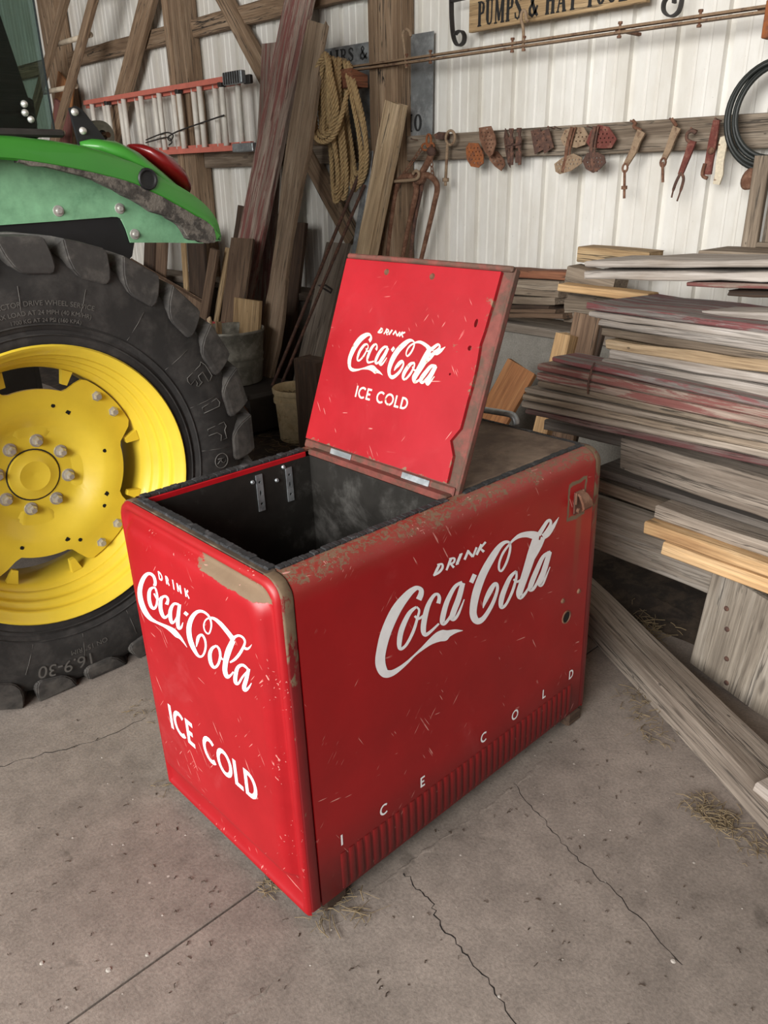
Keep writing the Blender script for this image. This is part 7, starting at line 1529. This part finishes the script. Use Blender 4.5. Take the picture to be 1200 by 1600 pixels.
e = tag(empty('panelled_door', (2.93, 0.2, 1.24)), 'grey brown panelled door standing at the right edge on the lumber', 'door'); M = Matrix.Translation((-2.93, -0.2, -1.24))
for (y0, y1, z0, z1, x0, nm) in ((0.446, 0.446, 1.242, 1.60, 2.84, 'stile'), (0.225, 0.225, 1.264, 1.60, 2.856, 'door_panel'), (0.412, 0.05, 1.252, 1.252, 2.842, 'bottom_rail'), (0.015, 0.015, 1.242, 1.60, 2.84, 'stile')):
    vert = y0 == y1; wd_ = {'stile': 0.064, 'door_panel': 0.35, 'bottom_rail': 0.02}[nm]
    o = board(nm, None, None, None, 'wood_greybrown', (x0, y0, z0), (x0, y1, z1), (0, 1, 0) if vert else (0, 0, 1), wd_, 0.035, 0, 0.001, None, 7)
    o.parent = e; o.matrix_parent_inverse = M
board('wooden_shelf_plank', 'plank under the panelled door at the right edge', 'plank', None, 'wood_greybrown', (2.60, 0.55, 1.215), (2.60, -0.3, 1.215), (0, 0, 1), 0.05, 0.28, 0, 0.002)

# fibreglass extension ladder hung level on the wall
ld = tag(empty('extension_ladder', (2.86, 5.2, 1.97)), 'orange extension ladder with white rungs hung sideways on the wall', 'ladder')
lM = Matrix.Translation((-2.86, -5.2, -1.97))
def lrail(z0, z1, y0, y1, x, nm='ladder_rail'):
    mb = MB().box((x - 0.016, y1, z0), (x - 0.010, y0, z1), ch=0.001).box((x - 0.010, y1, z0), (x + 0.014, y0, z0 + 0.006)).box((x - 0.010, y1, z1 - 0.006), (x + 0.014, y0, z1))
    mb.build(nm, 'fibreglass', ld, False, lM)
lrail(2.172, 2.207, 6.48, 4.20, 2.815); lrail(1.733, 1.768, 6.48, 4.18, 2.815)
lrail(2.152, 2.182, 6.56, 4.16, 2.870); lrail(1.766, 1.790, 6.56, 4.06, 2.870)
mb = MB().tube([(0, 0, 1.752), (0, 0, 2.185)], 0.0205, 10); rg = mb.build('rung', 'aluminium', ld, True, lM @ Matrix.Translation((2.82, 6.36, 0)))
for k in range(8):
    for (x, dy) in ((2.82, 0.0), (2.872, -0.125)):
        y = 6.36 - k * 0.293 + dy
        if k == 0 and dy == 0: continue
        c_ = rg.copy(); C.objects.link(c_); c_.parent = ld; c_.matrix_local = lM @ Matrix.Translation((x, y, 0))
        if k in (1, 5, 7) and dy == 0: MB().box((x - 0.022, y - 0.022, 2.145), (x + 0.022, y + 0.022, 2.178), ch=0.003).build('rung_collar', 'black_iron', ld, False, lM)
mb = MB().box((2.79, 4.02, 2.15), (2.83, 4.25, 2.228), ch=0.004)
mb.build('rail_end_shoe', 'galv', ld, False, lM)
mb = MB()
for k in range(7): mb.box((2.786, 4.05 + k * 0.028, 2.152), (2.79, 4.062 + k * 0.028, 2.226))
mb.box((2.83, 3.98, 2.145), (2.86, 4.06, 2.20), ch=0.004); mb.build('shoe_tread', 'black_iron', ld, False, lM)
MB().box((2.79, 3.95, 1.722), (2.86, 4.20, 1.778), ch=0.004).build('rail_end_shoe', 'galv', ld, False, lM)
MB().tube(crom([(2.79, 5.422, 1.850), (2.79, 5.20, 1.880), (2.79, 5.068, 1.889), (2.79, 4.99, 1.865), (2.79, 5.04, 1.83), (2.80, 5.09, 1.855), (2.79, 4.95, 1.885), (2.79, 4.704, 1.916), (2.79, 4.265, 1.964)], 5), 0.0055, 6).tube(crom([(2.79, 5.43, 1.83), (2.79, 5.25, 1.845), (2.79, 5.078, 1.855), (2.79, 5.02, 1.82), (2.79, 5.07, 1.80)], 5), 0.0055, 6).build('tie_rope', 'black_iron', ld, True, lM)

# wooden ladder leaning at the far left
wl = tag(empty('wooden_ladder', (2.6, 6.6, 1.8)), 'old wooden ladder with round pale rungs leaning behind the tractor cab', 'ladder')
wM = Matrix.Translation((-2.6, -6.6, -1.8))
def wrail(A, B):
    A, B = V(A), V(B); ax = (B - A).normalized(); L = (B - A).length
    wd = V((0, 1, 0)); wd = (wd - ax * wd.dot(ax)).normalized(); nz = ax.cross(wd)
    vs, fs = board_mesh(L, 0.085, 0.045, 0.002, 5)
    obj('ladder_rail', vs, fs, 'wood_post', wl, False, wM @ Matrix(((ax.x, wd.x, nz.x, A.x), (ax.y, wd.y, nz.y, A.y), (ax.z, wd.z, nz.z, A.z), (0, 0, 0, 1))))
# rails pass through the measured points at x = 2.7
def ext(p, q, z):
    t = (z - p[2]) / (q[2] - p[2]); return tuple(a + (b - a) * t for a, b in zip(p, q))
r1a, r1b = (2.70, 6.275, 2.929), (2.64, 6.99, 2.264); r2a, r2b = (2.70, 5.775, 2.86), (2.61, 6.728, 1.876)
wrail(ext(r1a, r1b, 0.9), ext(r1a, r1b, 3.6)); wrail(ext(r2a, r2b, 0.9), ext(r2a, r2b, 3.6))
for k in range(-3, 3):
    z = 2.30 + 0.345 * k; a = V(ext(r1a, r1b, z)); b = V(ext(r2a, r2b, z)); d = (b - a).normalized()
    MB().tube([a - d * 0.03 + V((0.02, 0, 0)), b + d * 0.03 + V((0.02, 0, 0))], 0.021, 12).build('rung', 'pole_white', wl, True, wM)

# double dark rod leaning in front of the hasp board
o = MB().tube([(2.13, 3.22, 0.02), (2.80, 2.862, 1.56)], 0.011, 8).build('iron_rod', 'rust_dark', None, True); tag(o, 'dark iron rod leaning on the wall left of the lid, the left of two', 'rod')
o = MB().tube([(2.15, 3.16, 0.02), (2.80, 2.818, 1.50)], 0.010, 8).build('iron_rod', 'rust_dark', None, True); tag(o, 'dark iron rod leaning on the wall left of the lid, the right of two', 'rod')
# ================================================================== FLOOR THINGS AT THE BACK
tubc = (2.14, 3.44); tb_ = empty('galvanized_tub', (tubc[0], tubc[1], 0.30)); tag(tb_, 'round galvanized tub holding wood scraps behind the tractor tyre', 'tub')
bM_ = Matrix.Translation((-tubc[0], -tubc[1], -0.30))
tp_ = [(0.0, 0.0), (0.205, 0.0), (0.212, 0.02), (0.224, 0.12), (0.230, 0.135), (0.226, 0.15), (0.230, 0.165), (0.236, 0.18), (0.231, 0.195), (0.245, 0.325), (0.252, 0.33), (0.255, 0.34), (0.250, 0.349), (0.243, 0.345), (0.238, 0.325), (0.205, 0.02), (0.0, 0.015)]
MB().lathe([(r * 0.9, h) for r, h in tp_], (tubc[0], tubc[1], 0.30), 'z', 48).build('tub_wall', 'tub_zinc', tb_, True, bM_, 50)
for k, (a, b, l) in enumerate((((2.00, 3.43, 0.50), (2.03, 3.56, 0.70), 'pale split kindling stick standing in the tub, nearer the tyre'), ((2.02, 3.40, 0.48), (2.00, 3.50, 0.69), 'pale split kindling stick standing in the tub, beside the first'), ((2.06, 3.44, 0.48), (2.10, 3.59, 0.66), 'third pale kindling stick in the tub'))):
    board('wood_scrap', l, 'scrap', 'wood scraps in the tub', 'wood_pale', a, b, (0, 1, -0.3), 0.035, 0.02, 20 * k, 0.006)
board('wood_scrap', 'chunky wood block lying in the tub by its rim', 'scrap', 'wood scraps in the tub', 'wood_tan', (1.96, 3.36, 0.56), (2.04, 3.48, 0.58), (0, 0, 1), 0.06, 0.05, 0, 0.006)
# old engine block under the tub
e = tag(empty('engine_block', (2.15, 3.3, 0.0)), 'dark greasy engine block that the galvanized tub stands on', 'engine'); M = Matrix.Translation((-2.15, -3.3, 0))
MB().box((1.95, 3.02, 0.04), (2.42, 3.60, 0.295), ch=0.02).build('block_casting', 'black_iron', e, False, M)
MB().tube([(1.955, 3.10, 0.17), (1.92, 3.10, 0.17)], [0.085, 0.075], 24).tube([(1.925, 3.10, 0.17), (1.90, 3.10, 0.17)], 0.03, 16).build('flywheel', 'rust_dark', e, True, M)
MB().tube(crom([(1.94, 3.0, 0.29), (1.93, 3.06, 0.305), (1.93, 3.15, 0.30), (1.94, 3.25, 0.29)], 4), 0.012, 8).build('pipe', 'black_iron', e, True, M)
# bucket
bk = (2.20, 2.82); e = tag(empty('plastic_bucket', (bk[0], bk[1], 0.01)), 'dirty cream plastic bucket with straw in it, behind the cooler', 'bucket'); M = Matrix.Translation((-bk[0], -bk[1], -0.01))
MB().lathe([(0.0, 0.0), (0.125, 0.0), (0.130, 0.01), (0.146, 0.25), (0.156, 0.252), (0.157, 0.275), (0.150, 0.28), (0.152, 0.305), (0.160, 0.31), (0.162, 0.335), (0.158, 0.342), (0.150, 0.335), (0.146, 0.30), (0.128, 0.015), (0.0, 0.01)], (bk[0], bk[1], 0.01), 'z', 40).build('bucket_wall', 'bucket_plastic', e, True, M, 50)


def straw(name, label, pts, n, L, seed, zmax=0.02, mat='straw', parent=None, M=None, rr=0.0011):
    R = random.Random(seed); mb = MB()
    for k in range(n):
        x0, y0, z0, sp = pts[k % len(pts)]
        x = x0 + R.gauss(0, sp); y = y0 + R.gauss(0, sp); a = R.random() * 2 * pi; l = L * (0.3 + R.random()); z = z0 + R.random() * zmax
        d = V((cos(a), sin(a), 0)) * l / 2; c_ = V((x, y, z)); bend = V((-d.y, d.x, 0)) * (R.random() - .5) * 0.6 + V((0, 0, R.random() * 0.006))
        mb.tube([c_ - d, c_ + bend, c_ + d], rr * (0.7 + R.random()), 4)
    o = mb.build(name, mat, parent, False, M)
    if parent is None: tag(o, label, 'straw', kind='stuff')
    else: o['kind'] = 'stuff'
    return o


straw('straw_filling', None, [(bk[0], bk[1], 0.285, 0.05)], 90, 0.12, 4, 0.02, 'straw', e, M, 0.002)
# square post stub
o = board('wooden_post_stub', 'dark square post stub standing right of the plastic bucket', 'post', None, 'wood_dark', (1.98, 2.46, 0.0), (1.98, 2.46, 0.60), (0, 1, 0), 0.20, 0.13, 0, 0.004)
o = board('wooden_crate_board', 'dark low board behind the post stub', 'board', None, 'wood_dark', (2.40, 2.30, 0.20), (2.40, 3.0, 0.20), (0, 0, 1), 0.20, 0.03, 0, 0.004)
o = MB().box((2.80, 2.98, 0.80), (2.86, 3.06, 0.85), ch=0.006).build('paint_can_lid', 'chip_white'); tag(o, 'small white plastic scrap lying on the sill left of the rods', 'scrap'); o.name = 'plastic_scrap'
# nail heads of the wide nailed board, hasp of the broad grey board (parts of the boards)
def on_board(label, name, mat, pts, build):
    o = next(o for o in bpy.context.scene.objects if o.get('label') == label)
    inv = o.matrix_basis.inverted()
    return build([inv @ V(p) for p in pts]).build(name, mat, o, True)
for p in [[1.544, -0.2314, 0.2908], [1.5292, -0.2408, 0.2221], [1.5075, -0.2503, 0.1201], [1.4896, -0.2591, 0.036]]:
    on_board('wide grey nailed board standing behind the floor timber at the right edge', 'nail_head', 'rust_dark', [p], lambda q: MB().tube([(q[0].x, q[0].y, 0.004), (q[0].x, q[0].y, -0.004)], [0.010, 0.008], 10))
on_board('broad grey board with an iron hasp leaning behind the dark rods', 'hasp', 'black_iron', [[2.6912, 3.1718, 0.8856], [2.6838, 3.0982, 0.8676], [2.6765, 3.0259, 0.8498], [2.6846, 3.0213, 0.8696], [2.6935, 3.0951, 0.8914]], lambda q: MB().tube([(p.x, p.y, -0.006) for p in q], 0.006, 6, True))
# wire round the red bundle
o = MB().tube([(1.555, 0.36, 0.965), (1.54, 0.36, 0.95), (1.525, 0.36, 0.90), (1.53, 0.36, 0.865)], 0.003, 6).build('binding_wire', 'rust_dark', None, True); tag(o, 'thin binding wire around the red bundle of battens', 'wire')

# ================================================================== LITTER
straw('straw_litter', 'dry straw and chaff along the foot of the floor timber', [(1.244, -0.076, 0.002, 0.03), (1.192, -0.138, 0.002, 0.03), (1.137, -0.211, 0.002, 0.03)], 90, 0.035, 21, rr=0.0008)
straw('straw_litter', 'small heap of straw on the floor near the right edge', [(0.954, -0.447, 0.002, 0.03), (0.935, -0.507, 0.003, 0.025)], 170, 0.036, 22, 0.016, rr=0.0008)
straw('straw_litter', 'straw bits at the bottom right corner by the timber end', [(0.93, -0.60, 0.002, 0.03)], 60, 0.03, 23, 0.012, rr=0.0008)
straw('straw_litter', 'straw tuft at the near foot of the cooler', [(0.045, 0.01, 0.003, 0.025), (0.09, -0.02, 0.002, 0.025), (0.0, 0.16, 0.002, 0.012)], 70, 0.05, 24, 0.012, rr=0.0008)
straw('straw_litter', 'few straws under the far end corner of the cooler', [(-0.005, 0.62, 0.002, 0.02), (0.1, 1.0, 0.002, 0.03)], 22, 0.03, 25, 0.008, rr=0.0008)
straw('straw_litter', 'scattered straw on the earth behind the cooler', [(2.25, 2.4, 0.03, 0.22), (2.1, 2.7, 0.03, 0.15), (1.62, 0.1, 0.015, 0.06)], 240, 0.08, 26, 0.02)
straw('chaff_litter', 'thin dark chaff specks strewn over the concrete floor', [(0.3, -0.3, 0.001, 0.35), (-0.3, 0.5, 0.001, 0.3), (0.7, -0.35, 0.001, 0.25), (-0.2, 0.15, 0.001, 0.25)], 200, 0.010, 27, 0.001, 'litter_dark', rr=0.0008)
R = random.Random(31); mb = MB()
for k in range(110):
    x, y = (R.uniform(-0.6, 1.0), R.uniform(-0.7, 0.9))
    if -0.03 < x < 1.1 and -0.03 < y < 0.64: continue
    s = 0.0008 + 0.0018 * R.random()
    mb.add([(x - s, y - s * .7, 0), (x + s, y - s, 0), (x + s * .8, y + s, 0), (x - s, y + s * .8, 0), (x, y, s * 0.9)], [(0, 1, 4), (1, 2, 4), (2, 3, 4), (3, 0, 4), (3, 2, 1, 0)])
o = mb.build('pebble_litter', 'chip_white'); tag(o, 'tiny pale grit and chips on the concrete floor', 'grit', kind='stuff')
for (x, y, s, l) in ((-0.473, 0.344, 0.005, 'white droplet-shaped paint chip left on the floor, farther left'), (-0.301, 0.202, 0.005, 'white paint chip on the floor beside the slab joint'), (0.491, -0.601, 0.006, 'white chip on the floor at the lower right'), (-0.377, 0.228, 0.007, 'grey white blotchy chip near the slab joint at the lower left'), (0.166, -0.391, 0.004, 'pale pebble near the bottom crack')):
    o = MB().lathe([(0.0, 0.003), (s * 0.6, 0.0028), (s, 0.0)], (x, y, 0.0), 'z', 9).build('paint_chip', 'chip_white'); tag(o, l, 'chip')
